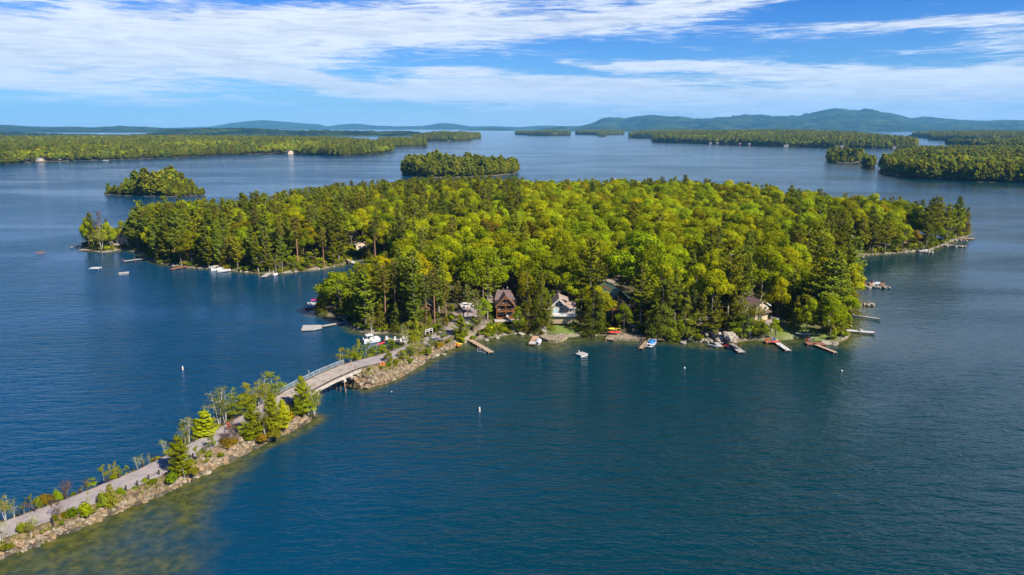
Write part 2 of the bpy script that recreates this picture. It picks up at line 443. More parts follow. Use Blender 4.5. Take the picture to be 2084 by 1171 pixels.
def bush_mesh(seed, r=1., h=1., n=420, ls=.13, m='bright', lobes=6):
    rng = np.random.default_rng(seed); parts = []
    for i in range(lobes):
        a = rng.uniform(0, 6.283); q = rng.uniform(0, .6) * r; c = np.array([math.cos(a) * q, math.sin(a) * q, h * rng.uniform(.3, .62)]); R0 = rng.uniform(.35, .55)
        k = n // lobes; d = rng.normal(size=(k, 3)); d[:, 2] = np.abs(d[:, 2]) * .8 - .1; d /= np.linalg.norm(d, axis=1, keepdims=True)
        P = c + d * rng.uniform(.55, 1.1, (k, 1)) * np.array([R0 * r, R0 * r, R0 * h]); P[:, 2] = np.maximum(P[:, 2], 0)
        parts.append(leaves(rng, P, d + rng.normal(size=(k, 3)) * .6, rng.uniform(.7, 1.3, k) * ls, np.clip(.45 + rng.uniform(-.2, .2) + rng.normal(size=k) * .2, 0, 1)))
    return crown_mesh('bush foliage', parts, m)


# far low-poly trees: crown and trunk in one mesh, only ever seen small
def far_tree(kind, seed):
    if kind == 'broad': c, t = broadleaf(seed, 15, 5, 11, 34, .85)
    else: c, t = white_pine(seed, 18, 4.6, .12, .36, .44, far=True)
    return c


# ------------------------------------------------------------------ landmasses as outlines on the lake (photograph pixels at water level)
ISL_PX = [(899, 700), (938, 699), (962, 690), (1000, 689), (1040, 680), (1075, 681), (1095, 684), (1104, 690), (1125, 692), (1147, 686), (1185, 684), (1230, 683), (1262, 686), (1300, 688),
          (1350, 692), (1400, 695), (1440, 697), (1480, 700), (1498, 697), (1520, 692), (1560, 692), (1590, 692), (1620, 689), (1640, 691), (1680, 695), (1706, 697), (1722, 690), (1730, 678), (1728, 655), (1736, 640), (1740, 610), (1738, 585),
          (1728, 560), (1712, 535), (1708, 522), (1722, 518), (1745, 521), (1790, 518), (1830, 515), (1872, 512), (1893, 509), (1920, 499), (1945, 488), (1966, 483), (1972, 478), (1962, 470), (1945, 464)]
ISL_BACK = [(1930, 418), (1900, 414), (1850, 404), (1800, 397), (1700, 391), (1600, 379), (1500, 369), (1400, 364), (1300, 366), (1200, 364), (1100, 366), (1000, 362), (950, 359), (850, 362),
            (760, 366), (700, 372), (600, 384), (500, 397), (440, 408)]
ISL_LEFT = [(395, 440), (330, 462), (275, 478), (243, 492), (215, 482), (185, 490), (166, 503), (185, 511), (214, 514), (250, 508), (285, 515), (300, 526), (325, 536), (350, 541), (385, 545), (420, 547), (450, 548), (500, 554), (545, 559),
            (580, 556), (620, 552), (660, 547), (690, 541), (712, 536), (735, 530), (748, 537), (742, 552), (712, 570), (680, 590), (660, 610), (640, 640), (660, 643), (692, 645), (705, 652),
            (708, 662), (728, 674), (755, 679), (790, 679), (815, 681), (838, 690)]
ISL = [G(*p) for p in ISL_PX] + [G(*p, z=20) for p in ISL_BACK] + [G(*p) for p in ISL_LEFT]
ISL = np.array([tuple(p) for p in ISL])

# causeway centre line
CW = [(-112, 40, 1.9), (-98, 62, 2), (-86, 79, 2), (-75, 90, 2), (-69.3, 96.8, 2), (-66, 101.5, 2), (-62.4, 107, 2), (-59.4, 114, 2.05), (-56.2, 121, 2.2), (-52.8, 128.6, 2.5), (-49.2, 136.5, 3.1), (-45.6, 142.8, 3.7),
      (-42.6, 147.6, 4.15), (-39, 153.5, 4.25), (-35.6, 159.4, 3.6), (-32, 164.5, 3.0), (-29.3, 168.8, 2.7), (-26.4, 174, 2.5), (-23, 180, 2.4), (-19.3, 185.3, 2.6), (-15.2, 191, 3.0), (-12.5, 197, 3.3), (-12, 205, 3.9), (-15, 214, 4.5)]
CW = np.array(CW, float)
cs = np.concatenate([[0], np.cumsum(np.linalg.norm(np.diff(CW[:, :2], axis=0), axis=1))])
def cw_at(s):
    p = np.array([np.interp(s, cs, CW[:, k]) for k in range(3)])
    e = .6; a = np.array([np.interp(s - e, cs, CW[:, k]) for k in range(2)]); b = np.array([np.interp(s + e, cs, CW[:, k]) for k in range(2)])
    d = (b - a) / (np.linalg.norm(b - a) + 1e-9); return p, d, np.array([d[1], -d[0]])       # point, direction, right-hand normal
ST = np.arange(0, cs[-1], 1.0)
SY = np.array([cw_at(s)[0][1] for s in ST])
HW = 2.75
S_NEAR = ST[SY < 138.2][-1]; S_FAR = ST[SY > 155.2][0]


def rbank(y): return np.interp(y, [40, 90, 100, 107, 113, 118, 125, 131, 137, 138.5, 154, 158, 163, 168, 174, 183, 195], [2, 1.7, 1.8, 2.7, 3.2, 3.7, 4.5, 5.2, 5.2, 4.8, 3.4, 4.6, 4.6, 3.6, 2.2, 2.2, 3])
def lbank(y): return np.interp(y, [40, 120, 128, 138, 155, 160, 175, 195], [1.8, 2.0, 3.4, 2.2, 2.6, 5.2, 5.8, 5])


def bank_poly(s0, s1):
    Rr = []; Ll = []
    for s in ST[(ST >= s0) & (ST <= s1)]:
        p, d, n = cw_at(s); Rr.append(p[:2] + n * (HW + rbank(p[1]))); Ll.append(p[:2] - n * (HW + lbank(p[1])))
    return np.array(Rr + Ll[::-1])


CWP = [bank_poly(0, S_NEAR + 1), bank_poly(S_FAR - 2, 1e9)]

# signed distance to the main island's shore, cached on a grid
GX = np.arange(-250, 290, 2.0); GY = np.arange(160, 640, 2.0)
gx, gy = np.meshgrid(GX, GY); GD = sdist(np.stack([gx.ravel(), gy.ravel()], 1), ISL).reshape(gx.shape)


def dshore(x, y):
    fx = np.clip((np.asarray(x, float) - GX[0]) / 2, 0, len(GX) - 1.001); fy = np.clip((np.asarray(y, float) - GY[0]) / 2, 0, len(GY) - 1.001)
    i = fx.astype(int); j = fy.astype(int); a = fx - i; b = fy - j
    return (GD[j, i] * (1 - a) + GD[j, i + 1] * a) * (1 - b) + (GD[j + 1, i] * (1 - a) + GD[j + 1, i + 1] * a) * b


def terr(x, y):
    x = np.asarray(x, float); y = np.asarray(y, float); d = dshore(x, y)
    z = np.interp(d, [-4, -.6, .5, 3, 12, 30, 70, 130], [-1.6, -.2, .55, 1.2, 3.0, 4.6, 7.0, 8.5])
    low = np.clip((-60 - x) / 60, 0, 1) * np.clip((y - 230) / 40, 0, 1)      # the western end lies lower
    z = np.where(z > 1, 1 + (z - 1) * (1 - .45 * low), z)
    rd = y > 181
    if rd.any():
        Q = np.stack([np.atleast_1d(x).ravel(), np.atleast_1d(y).ravel()], 1); nr = (np.abs(Q[:, 0] + 16) < 22) & (Q[:, 1] > 178) & (Q[:, 1] < 224)
        if nr.any():
            zz = np.atleast_1d(z).ravel().copy(); dr = seg_dist(Q[nr], CW[17:, :2], False); zr_ = np.interp(Q[nr, 1], CW[17:, 1], CW[17:, 2]) - .12
            k = np.clip((8.5 - dr) / 5., 0, 1); k = k * k * (3 - 2 * k); k *= np.clip((np.atleast_1d(d).ravel()[nr] + 1.0) / 2.5, 0, 1); zz[nr] = zz[nr] * (1 - k) + zr_ * k; z = zz.reshape(np.shape(z))
    knob = np.exp(-(((x - 55) / 9) ** 2 + ((y - 199) / 8) ** 2)) * 3.2         # rocky knoll by the dock on the front shore
    return z + knob * np.clip(d / 3, 0, 1) + (vnoise(x, y, 9, 3) - .5) * np.clip(d / 6, 0, 1) * 1.2


def GT(px, py):
    """point of the island's ground seen at a pixel"""
    z = 1.
    for _ in range(12):
        p = G(px, py, z); z = .5 * z + .5 * max(0., float(terr(p[0], p[1])))
    return np.array([p[0], p[1], float(max(0, terr(p[0], p[1])))])


# ------------------------------------------------------------------ water
def grow(a, b, step, far, k=1.09):
    c = list(np.arange(a, b, step)); s = step
    hi = [c[-1]]
    while hi[-1] < far[1]: s *= k; hi.append(hi[-1] + s)
    s = step; lo = [c[0]]
    while lo[-1] > far[0]: s *= k; lo.append(lo[-1] - s)
    return np.array(lo[:0:-1] + c + hi[1:])


wx = grow(-150, 290, 1.6, (-26000, 26000)); wy = grow(55, 400, 1.6, (-900, 26000))
X, Y = np.meshgrid(wx, wy); P2 = np.stack([X.ravel(), Y.ravel()], 1)
near = (np.abs(P2[:, 0]) < 320) & (P2[:, 1] > 20) & (P2[:, 1] < 640)
dsh = np.full(len(P2), 99.); dsh[near] = -sdist(P2[near], ISL)
dcw = np.full(len(P2), 99.)
for pl_ in CWP: dcw[near] = np.minimum(dcw[near], -sdist(P2[near], pl_))
x_, y_ = P2[:, 0], P2[:, 1]
sideR = np.zeros(len(P2)); CWxy = CW[:, :2]
cx_at = np.interp(y_, CW[:, 1], CW[:, 0])
right = x_ > cx_at
wob = vnoise(x_, y_, 7, 1) * .6 + vnoise(x_, y_, 2.6, 2) * .4
front = (y_ < 235) & (x_ > -20)
reach_i = np.where(front, 9.5 + 9 * np.clip((25 - np.abs(x_ - 8)) / 25, 0, 1) + 4 * np.clip((15 - np.abs(x_ - 80)) / 15, 0, 1), 5.)
sh = np.clip(1 - np.maximum(dsh, 0) / reach_i + (wob - .5) * .5, 0, 1) * (dsh < 30)
# broad sandy shallows right of the near causeway
reach_r = np.interp(y_, [40, 80, 95, 104, 112, 120, 134, 150, 185], [34, 32, 20, 10.5, 6, 3.2, 3.4, 3, 4.5])
reach_l = np.interp(y_, [40, 95, 110, 125, 160], [9, 8, 6, 2.5, 3])
rc = np.where(right, reach_r, reach_l)
shc = np.clip(1.12 - np.maximum(dcw, 0) / rc + (wob - .5) * .75, 0, 1) * (dcw < 60) * np.where(right, 1, .33)
spot = np.exp(-(((x_ + 52.5) / 3.2) ** 2 + ((y_ - 104) / 3.6) ** 2)) * .75
bar = np.exp(-(((x_ + 78) / 9) ** 2 + ((y_ - 207) / 5) ** 2)) * .30           # faint sandbar out in the cove
shal = np.clip(np.maximum(np.maximum(sh, shc), np.maximum(spot, bar)), 0, 1)
calm = np.maximum(np.clip(1.1 - np.maximum(dsh, 0) / 70, 0, 1) * ((x_ < -12) & (y_ > 176) & (x_ > -215)), np.clip(1.05 - np.maximum(dsh, 0) / 32, 0, 1) * ((x_ > -14) & (y_ < 400)) * .8)
nx, ny = len(wx), len(wy); i0 = (np.arange(ny - 1)[:, None] * nx + np.arange(nx - 1)[None]).ravel()
wF = np.stack([i0, i0 + 1, i0 + nx + 1, i0 + nx], 1)
mw = bpy.data.materials.new('lake water'); mw.use_nodes = True; t = NT(mw.node_tree); p = t.n['Principled BSDF']
tc = t.node('ShaderNodeTexCoord').outputs['Object']
sa = t.node('ShaderNodeAttribute', attribute_name='shallow').outputs['Fac']; ca = t.node('ShaderNodeAttribute', attribute_name='calm').outputs['Fac']
bed = t.noise(tc, .26, 7, .72, .9); bed2 = t.noise(tc, .55, 4, .6)
sbed = t.m('MULTIPLY', t.mr(sa, 0.05, .95), t.mr(bed, .30, .60, .60, 1.))
bedc = t.mix(t.mr(bed2, .35, .7), (.026, .036, .008), (.085, .082, .015))
DEEP_SKYBLUE = (.0003, .033, .076); DEEP2 = (.0003, .021, .029)
deepc = t.mix(t.mr(t.m('ADD', t.sep(tc)[0], t.m('MULTIPLY', t.m('SUBTRACT', t.noise(tc, .01, 3), .5), 220.)), -110., 60.), DEEP_SKYBLUE, DEEP2)  # bluer to the left: reflected blue sky painted into the body colour
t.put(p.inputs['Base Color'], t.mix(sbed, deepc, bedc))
p.inputs['IOR'].default_value = 1.333; p.inputs['Roughness'].default_value = .12
p.inputs['Specular IOR Level'].default_value = .5
ws = t.mapping(tc, rot=(0, 0, R(-14)), scale=(.34, 1., 1.))
wv1 = t.noise(ws, .55, 3, .55, .35); wv2 = t.noise(t.mapping(tc, rot=(0, 0, R(9)), scale=(.45, 1, 1)), 1.5, 3, .6, .2)
wv3 = t.noise(t.mapping(tc, rot=(0, 0, R(-20)), scale=(.4, 1, 1)), .13, 3, .55, .3)
wv4 = t.noise(t.mapping(tc, rot=(0, 0, R(5)), scale=(.3, 1, 1)), .03, 4, .6)
hsum = t.m('ADD', t.m('ADD', t.m('MULTIPLY', wv1, .50), t.m('MULTIPLY', wv2, .18)), t.m('ADD', t.m('MULTIPLY', wv3, .45), t.m('MULTIPLY', wv4, .5)))
gust = t.mr(t.noise(t.mapping(tc, scale=(.35, 1, 1)), .011, 4, .6, .5), .38, .62, .42, 1.75)
bmp = t.node('ShaderNodeBump'); bmp.inputs['Distance'].default_value = 1.0
t.put(bmp.inputs['Strength'], t.m('MULTIPLY', gust, t.mr(ca, 0, 1, .85, .38))); t.put(bmp.inputs['Height'], hsum); t.l.new(bmp.outputs[0], p.inputs['Normal'])
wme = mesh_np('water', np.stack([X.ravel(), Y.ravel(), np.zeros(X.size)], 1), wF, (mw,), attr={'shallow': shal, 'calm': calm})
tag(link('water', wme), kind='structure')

# ------------------------------------------------------------------ main island ground
def lawn_mask(x, y):
    m_ = np.zeros_like(x)
    for (px, py, r1, r2) in [(1165, 672, 9, 4), (1210, 625, 5, 16), (1625, 680, 8, 6), (1655, 686, 7, 4), (410, 522, 9, 5), (330, 508, 10, 6), (1900, 470, 12, 10), (730, 515, 12, 14), (1240, 560, 9, 8)]:
        c = GT(px, py); m_ = np.maximum(m_, np.exp(-(((x - c[0]) / r1) ** 2 + ((y - c[1]) / r2) ** 2) ** 2))
    return m_
def path_mask(x, y):
    P = np.stack([x, y], 1); m_ = np.zeros_like(x)
    for pts, wd in [([(942, 697), (958, 692), (975, 678), (985, 664), (990, 655)], .9), ([(1140, 588), (1142, 600), (1145, 612)], 2.6), ([(1108, 684), (1106, 668)], .7), ([(898, 690), (925, 662), (935, 640), (960, 625), (1010, 605)], 2.6), ([(1210, 545), (1250, 560), (1235, 580)], 3)]:
        L = np.array([GT(*q)[:2] for q in pts]); m_ = np.maximum(m_, np.clip((wd + .5 - seg_dist(P, L, False)) / 1., 0, 1))
    return m_
ix = np.arange(-226, 262, 1.6); iy = np.arange(176, 600, 1.6); X, Y = np.meshgrid(ix, iy); D = dshore(X, Y)
Z = terr(X, Y); nx, ny = len(ix), len(iy)
i0 = (np.arange(ny - 1)[:, None] * nx + np.arange(nx - 1)[None]); keep = (D[:-1, :-1] > -6) | (D[1:, 1:] > -6)
i0 = i0[keep].ravel(); F = np.stack([i0, i0 + 1, i0 + nx + 1, i0 + nx], 1)
used = np.unique(F); remap = np.full(nx * ny, -1); remap[used] = np.arange(len(used)); F = remap[F]
xv, yv, zv = X.ravel()[used], Y.ravel()[used], Z.ravel()[used]
mi = bpy.data.materials.new('island ground'); mi.use_nodes = True; t = NT(mi.node_tree); p = t.n['Principled BSDF']; p.inputs['Roughness'].default_value = .95
tc = t.node('ShaderNodeTexCoord').outputs['Object']; A = lambda nm: t.node('ShaderNodeAttribute', attribute_name=nm).outputs['Fac']
n1_ = t.noise(tc, .5, 5, .65); n2_ = t.noise(tc, 2.2, 4, .6)
c = t.mix(t.mr(n1_, .35, .65), (.045, .032, .013), (.060, .065, .012)); c = t.mix(t.mr(n2_, .45, .75), c, (.095, .058, .03))
c = t.mix(A('lawn'), c, t.mix(n2_, (.05, .10, .01), (.14, .17, .02)))
c = t.mix(A('path'), c, t.mix(n2_, (.16, .125, .10), (.24, .20, .16)))
c = t.mix(A('rock'), c, t.mix(t.mr(n2_, .35, .6), (.12, .10, .07), (.28, .24, .18)))
t.put(p.inputs['Base Color'], c)
b_ = t.node('ShaderNodeBump'); b_.inputs['Strength'].default_value = .6; b_.inputs['Distance'].default_value = .4; t.put(b_.inputs['Height'], n2_); t.l.new(b_.outputs[0], p.inputs['Normal'])
dd = D.ravel()[used]
rockm = np.clip(1 - np.abs(dd - .3) / 1.3, 0, 1) * np.clip(vnoise(xv, yv, 4, 5) * 2.2 - .5, 0, 1)
rockm = np.maximum(rockm, np.exp(-(((xv - 56) / 8) ** 2 + ((yv - 195) / 5) ** 2)) * .9)
ime = mesh_np('island ground', np.stack([xv, yv, zv], 1), F, (mi,), True, attr={'lawn': lawn_mask(xv, yv), 'path': path_mask(xv, yv), 'rock': rockm})
tag(link('island_ground', ime), kind='structure')
# ------------------------------------------------------------------ kinds of tree: a few meshes each, shared by every tree of the kind
KIND = {}
KIND['broadleaf_tree'] = dict(h=16., v=[broadleaf(10 + i, 16, r_, 25 + 2 * (i % 3), 270, .245) for i, r_ in enumerate((4.6, 5.0, 5.4, 4.3, 5.7, 4.9, 5.2))])
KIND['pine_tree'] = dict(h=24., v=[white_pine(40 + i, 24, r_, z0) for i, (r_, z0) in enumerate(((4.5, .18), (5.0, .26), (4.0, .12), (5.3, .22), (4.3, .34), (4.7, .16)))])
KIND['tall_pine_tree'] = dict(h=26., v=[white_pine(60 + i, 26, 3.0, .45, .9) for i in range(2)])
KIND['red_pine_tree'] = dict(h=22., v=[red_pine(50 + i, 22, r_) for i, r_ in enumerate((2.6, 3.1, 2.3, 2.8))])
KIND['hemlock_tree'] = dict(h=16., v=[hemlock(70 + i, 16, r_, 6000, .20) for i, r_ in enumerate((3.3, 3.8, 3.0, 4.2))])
KIND['young_tree'] = dict(h=9., v=[broadleaf(90 + i, 9, 2.5, 16, 170, .145, 'bright', .2) for i in range(4)])
KIND['orange_tree'] = dict(h=13., v=[broadleaf(95 + i, 13, 3.6, 18, 200, .21, 'orange') for i in range(2)])
KIND['pale_tree'] = dict(h=13., v=[broadleaf(98, 13, 3.4, 16, 200, .2, 'pale')])
KIND['birch_tree'] = dict(h=9., v=[birch(100 + i, 9, st, .2, 2400, .10) for i, st in enumerate((2, 3, 1, 2))])
KIND['bare_birch'] = dict(h=8., v=[birch(110 + i, 8, st, .16, 700, .09, 'birch') for i, st in enumerate((2, 3, 1))])
KIND['dead_tree'] = dict(h=20., v=[birch(118, 20, 1, .05, 200, .22, 'pine', 'barkpale'), white_pine(119, 20, 2.6, .3, .18, .26, 'rust')])
KIND['small_pine'] = dict(h=8., v=[white_pine(130 + i, 8, 2.0, .06, 2.6, .115, 'ypine', 'bark') for i in range(3)])
KIND['small_spruce'] = dict(h=5., v=[hemlock(140 + i, 5, 1.3, 1500, .12, 'pine', .8) for i in range(2)])
KIND['rust_shrub'] = dict(h=3., v=[birch(150 + i, 3, 3, .25, 300, .07, 'rust', 'bark') for i in range(2)])
FAR = {}


def place(kind, x, y, z, h=None, sx=1., rz=None, var=None, label=None, cat='tree', group=None, name=None, rng=random):
    K = KIND[kind]; v = K['v'][(rng.randrange(len(K['v'])) if var is None else var % len(K['v']))]
    s = (h / K['h']) if h else rng.uniform(.85, 1.15)
    nm = name or {'young_tree': 'young_tree', 'bare_birch': 'birch_tree', 'orange_tree': 'orange_leaved_tree', 'pale_tree': 'pale_tree', 'small_pine': 'young_pine_tree', 'small_spruce': 'young_spruce_tree', 'tall_pine_tree': 'pine_tree', 'rust_shrub': 'shrub', 'dead_tree': 'dead_tree'}.get(kind, kind)
    root = empty(nm, (x, y, z), rng.uniform(0, 6.283) if rz is None else rz, label, cat, group); root.scale = (s * sx, s * sx, s)
    link('crown', v[0], root); link('trunk', v[1], root)
    return root


random.seed(7)
TREES = []          # x, y, clearance of the trees already set by hand


def hero(kind, bx, by, top, label, sx=1., var=None, ground=None, rz=None, cat='tree', group=None):
    """a tree whose foot is seen at (bx,by) and whose top reaches row top"""
    if ground is None: p = GT(bx, by)
    else: g = G(bx, by, ground); p = np.array([g[0], g[1], ground])
    h = zat(top, p[1]) - p[2]
    if kind != 'young_tree' or ground is None: TREES.append((p[0], p[1], 2.2))
    return place(kind, p[0], p[1], p[2] - .1, h, sx, rz, var, label, cat, group)


BT, PT, HT, YT, RP, BI = 'broadleaf_tree', 'pine_tree', 'hemlock_tree', 'young_tree', 'red_pine_tree', 'birch_tree'
HEROES = [
    (YT, 690, 638, 543, 'bright green broadleaf tree on the point above the angled dock', 1.35), (HT, 655, 640, 572, 'dark rusty edged evergreen on the outer tip of the point left of the causeway', .8),
    ('orange_tree', 720, 652, 600, 'small orange tinged tree leaning over the inner end of the long angled dock', .75), (PT, 752, 650, 556, 'layered white pine between the point and the red pines'),
    (HT, 700, 642, 590, 'dark evergreen standing low behind the angled dock'), (BI, 756, 677, 632, 'light green birch with a white trunk at the cove edge behind the pontoon boat', .9),
    (HT, 735, 640, 575, 'dark hemlock behind the orange tinged tree on the point'), (BT, 668, 632, 562, 'round broadleaf tree at the left edge of the point', .7),
    (PT, 845, 676, 562, 'bright layered white pine standing forward above the marina dock', .95, 2), (RP, 785, 658, 540, 'red pine with a bare orange trunk left of the bright white pine'),
    (RP, 806, 650, 532, 'tallest red pine with paired trunks behind the marina dock'), (PT, 838, 640, 512, 'broad white pine rising behind the bright layered pine', 1.1, 3), (RP, 868, 668, 560, 'red pine just right of the bright layered white pine'),
    (RP, 885, 662, 545, 'red pine with the longest bare reddish trunk beside the island road'), (RP, 908, 655, 575, 'slim red pine left of the parked white car'), (RP, 932, 650, 572, 'slim red pine in front of the parked white car'),
    (RP, 952, 655, 580, 'thin red pine right of the parked white car'), (RP, 966, 668, 590, 'thin red pine at the head of the sandy footpath'), (HT, 775, 668, 605, 'dark hemlock at the cove shore behind the small birch'),
    (HT, 806, 674, 615, 'dark hemlock above the stony bank of the cove'), (HT, 870, 676, 625, 'low dark hemlock beside the island road'), (BI, 812, 668, 620, 'thin yellow green birch on the cove bank'),
    (PT, 770, 640, 528, 'white pine behind the red pine group on the point'), ('tall_pine_tree', 992, 650, 540, 'tall white pine with a long bare pale trunk left of the brown log house', 1., 0),
    ('small_pine', 938, 690, 642, 'bright bushy pine beside the start of the sandy footpath', 1.15), ('orange_tree', 907, 676, 640, 'small yellow orange tree where the causeway road meets the island', .6),
    (RP, 975, 688, 630, 'young red pine on the shore between footpath and brown log house', .8), (YT, 985, 662, 600, 'light green sapling in front of the tall bare trunked pine'), (YT, 963, 676, 640, 'small sapling beside the sandy footpath'),
    ('tall_pine_tree', 1074, 646, 545, 'tall thin white pine right of the brown log house', 1., 1), (HT, 1098, 640, 535, 'tall olive cedar between the brown log house and the tan cottage', .75, 0), (HT, 1076, 674, 598, 'dark green cedar on the shore right of the brown log house', .95, 1),
    (HT, 1092, 676, 610, 'second dark cedar behind the plank dock with the covered boat', .8, 2), (YT, 1056, 676, 632, 'low bright broadleaf tree on the shore below the brown log house', 1.2), (YT, 1100, 682, 630, 'narrow bright green sapling at the head of the plank dock', .55),
    (HT, 1117, 668, 598, 'two stemmed dark tree left of the tan cottage deck', .8, 3), (BT, 1105, 600, 508, 'rounded tree with an orange top behind the tan cottage', .75),
    (PT, 1200, 630, 483, 'big pale white pine rising behind the tan cottage lawn', 1.05, 1), (HT, 1206, 680, 572, 'huge olive cedar between the tan cottage and the green roofed house', 1.05, 1), (HT, 1222, 678, 600, 'cedar filling the right side of the huge olive cedar', .9, 0),
    (YT, 1268, 684, 615, 'yellow green sapling in front of the green roofed house', .95, 1), (BT, 1292, 610, 470, 'largest round broadleaf crown above the green roofed house', 1.15, 2), (BT, 1320, 620, 495, 'yellow green crown right of the largest round crown', .9),
    (HT, 1330, 685, 590, 'dark hemlock above the white lakeside lounge chairs', .95), (HT, 1345, 690, 560, 'tall dark hemlock right of the blue canvas boat', 1., 3), (HT, 1392, 688, 580, 'olive hemlock left of the rocky knoll', .95, 2),
    (PT, 1372, 670, 545, 'brownish thin crowned pine behind the rocky knoll', .8, 4), (YT, 1368, 694, 652, 'low yellow green tree on the shore right of the lounge chairs', 1.3), (YT, 1382, 694, 650, 'small bright tree left of the white lattice frame', .8),
    (PT, 1428, 684, 598, 'grey green pine standing on the rocky knoll left side', .9, 0), (PT, 1452, 688, 600, 'grey green pine standing on the rocky knoll right side', .95, 2), (RP, 1409, 676, 590, 'thin trunked pine behind the rocky knoll'),
    (YT, 1412, 697, 665, 'bright green bush tree by the white lattice frame', 1.3), (PT, 1480, 650, 488, 'tall white pine with a bare pale trunk above the rocky knoll', 1.05, 1), (PT, 1503, 645, 505, 'bright white pine right of the tall bare trunked one', .95, 3),
    (HT, 1490, 680, 590, 'dark hemlock between the rocky knoll and the tan two storey house', .9), (BI, 1524, 688, 600, 'light green birch with white stems left of the tan two storey house', 1.4, 1), (YT, 1510, 692, 640, 'round green tree on the shore below the tan two storey house', 1.5),
    (YT, 1545, 690, 648, 'bushy green tree at the left foot of the tan two storey house', 1.5), (YT, 1576, 693, 642, 'yellow green sapling in front of the tan two storey house porch', .95), (BT, 1552, 618, 500, 'bright broadleaf crown behind the tan two storey house', .95),
    (HT, 1618, 668, 600, 'dark tree behind the right hand lawn', 1.0), (BT, 1640, 680, 605, 'dark green tree beside the overturned white boat', .8), (BT, 1688, 692, 600, 'golden green tree on the right front corner of the island', .85, 1), (BT, 1712, 688, 620, 'amber edged tree hanging over the right corner shore', .65, 3),
    (PT, 1652, 660, 530, 'layered white pine left in the group at the right front corner', 1.05, 3), (PT, 1684, 668, 505, 'tallest layered white pine at the right front corner', 1.15, 3), (PT, 1706, 655, 545, 'layered white pine overhanging the right shore by the thin grey dock', 1.15, 0),
    (PT, 1700, 610, 500, 'white pine behind the tallest one at the right front corner', 1.), (BI, 1738, 598, 545, 'thin pale birch at the right shore by the stone jetty with loungers', .8, 2),
    (PT, 1610, 640, 535, 'dark white pine behind the right hand lawn'), (BT, 1600, 600, 500, 'broad crown between the tan two storey house and the corner pines'),
    # western point and western shore
    (BT, 183, 507, 440, 'yellow green tree at the far left tip of the island', .55, 3), (PT, 192, 505, 432, 'thin topped pine at the far left tip of the island', .8, 1), ('dead_tree', 208, 506, 428, 'bare topped pale pine at the far left tip', 1.1, 1), (BI, 207, 510, 462, 'white stemmed birch at the far left tip', 1.3, 1),
    (BT, 226, 507, 452, 'olive tree on the right side of the far left tip', .6), ('pine_tree', 222, 500, 445, 'dark low pine on the far left tip', .7), (BT, 250, 500, 445, 'rusty olive tree beside the left tip house', .6), (BT, 268, 504, 446, 'yellow olive broadleaf tree right of the left tip house', .65),
    (PT, 293, 500, 408, 'dark layered white pine with open tiers near the left tip', 1.15, 3), (PT, 340, 480, 398, 'thin topped pine standing against the water on the western shore', .9, 1), (PT, 372, 470, 393, 'second thin topped pine against the water on the western shore', .9, 4),
    (BT, 305, 515, 460, 'green tree above the grey dock on the western shore', .6), (PT, 322, 530, 450, 'white pine at the root of the grey dock with pilings', .9), (PT, 345, 535, 455, 'white pine between the grey dock and the red dock', .9), (PT, 369, 540, 470, 'thin pine with a pale trunk at the root of the red dock', .85, 1),
    (PT, 395, 520, 440, 'white pine behind the dark brown cabin'), (PT, 425, 546, 445, 'tall white pine right of the dark brown cabin', .95), (PT, 448, 545, 465, 'white pine behind the small pontoon boat on the western shore', .9), (PT, 485, 550, 480, 'dark pine right of the small pontoon boat', .9),
    (PT, 548, 553, 468, 'tall white pine right behind the short grey dock', .9), (PT, 525, 553, 480, 'white pine left of the short grey dock', .85), (PT, 575, 552, 480, 'dark pine right of the short grey dock', .9), (YT, 602, 553, 520, 'yellow sapling on the western shore', .8), (YT, 626, 550, 518, 'second yellow sapling on the western shore', .8),
    (BI, 562, 554, 515, 'yellow green birch beside the short grey dock', .8), (RP, 660, 545, 465, 'red pine with long bare trunk on the cove shore', 1), (PT, 680, 542, 470, 'white pine with pale trunk near the head of the cove', .85),
    # eastern point
    (PT, 1943, 486, 400, 'tallest dark pine at the right tip of the island', .95, 0), (PT, 1925, 488, 415, 'dark pine left of the tallest pine at the right tip', 1.05, 3), (PT, 1890, 495, 402, 'broad grey green pine before the right tip', 1.3, 3), (PT, 1905, 480, 400, 'dark pine behind the broad grey green one at the right tip', 1.),
    ('orange_tree', 1960, 480, 440, 'rusty red leaved tree at the very right tip', .9), (BT, 1950, 482, 435, 'green tree under the tallest pine at the right tip', .6), ('orange_tree', 1862, 505, 465, 'rust coloured small tree beside the eastern cottage', .8), (YT, 1895, 502, 475, 'green low tree on the shore before the right tip', 1.4), (YT, 1850, 505, 468, 'bright small tree left of the rust coloured one', 1.),
    (BI, 1738, 516, 470, 'light green slim tree beside the grey lakeside cottage', .9), (PT, 1752, 518, 440, 'white pine just right of the grey lakeside cottage', .9), (PT, 1775, 518, 445, 'white pine second from the grey lakeside cottage', 1.), (PT, 1800, 516, 440, 'white pine third from the grey lakeside cottage', 1.), (YT, 1822, 514, 485, 'yellow green tree on the eastern shore', 1.2),
    ('orange_tree', 897, 548, 495, 'small orange tree standing out of the canopy above the cove', .85), ('pale_tree', 1375, 515, 468, 'pale blossoming tree within the canopy of the island', .7, 0), ('pale_tree', 1490, 520, 476, 'second pale blossoming crown further right in the canopy', .9, 0), ('dead_tree', 1003, 548, 508, 'dead white snag above the canopy left of centre', .5, 0),
    ('orange_tree', 1255, 540, 490, 'orange green crown left of the largest round crown', .8), ('orange_tree', 1195, 500, 462, 'orange olive domed crown in the middle of the canopy', 1.), ('orange_tree', 985, 500, 462, 'orange tinged crown left in the canopy', .8),
]
for hh in HEROES:
    kind, bx, by, top, lab = hh[:5]; sx = hh[5] if len(hh) > 5 else 1.; var = hh[6] if len(hh) > 6 else None
    hero(kind, bx, by, top, lab, sx, var)

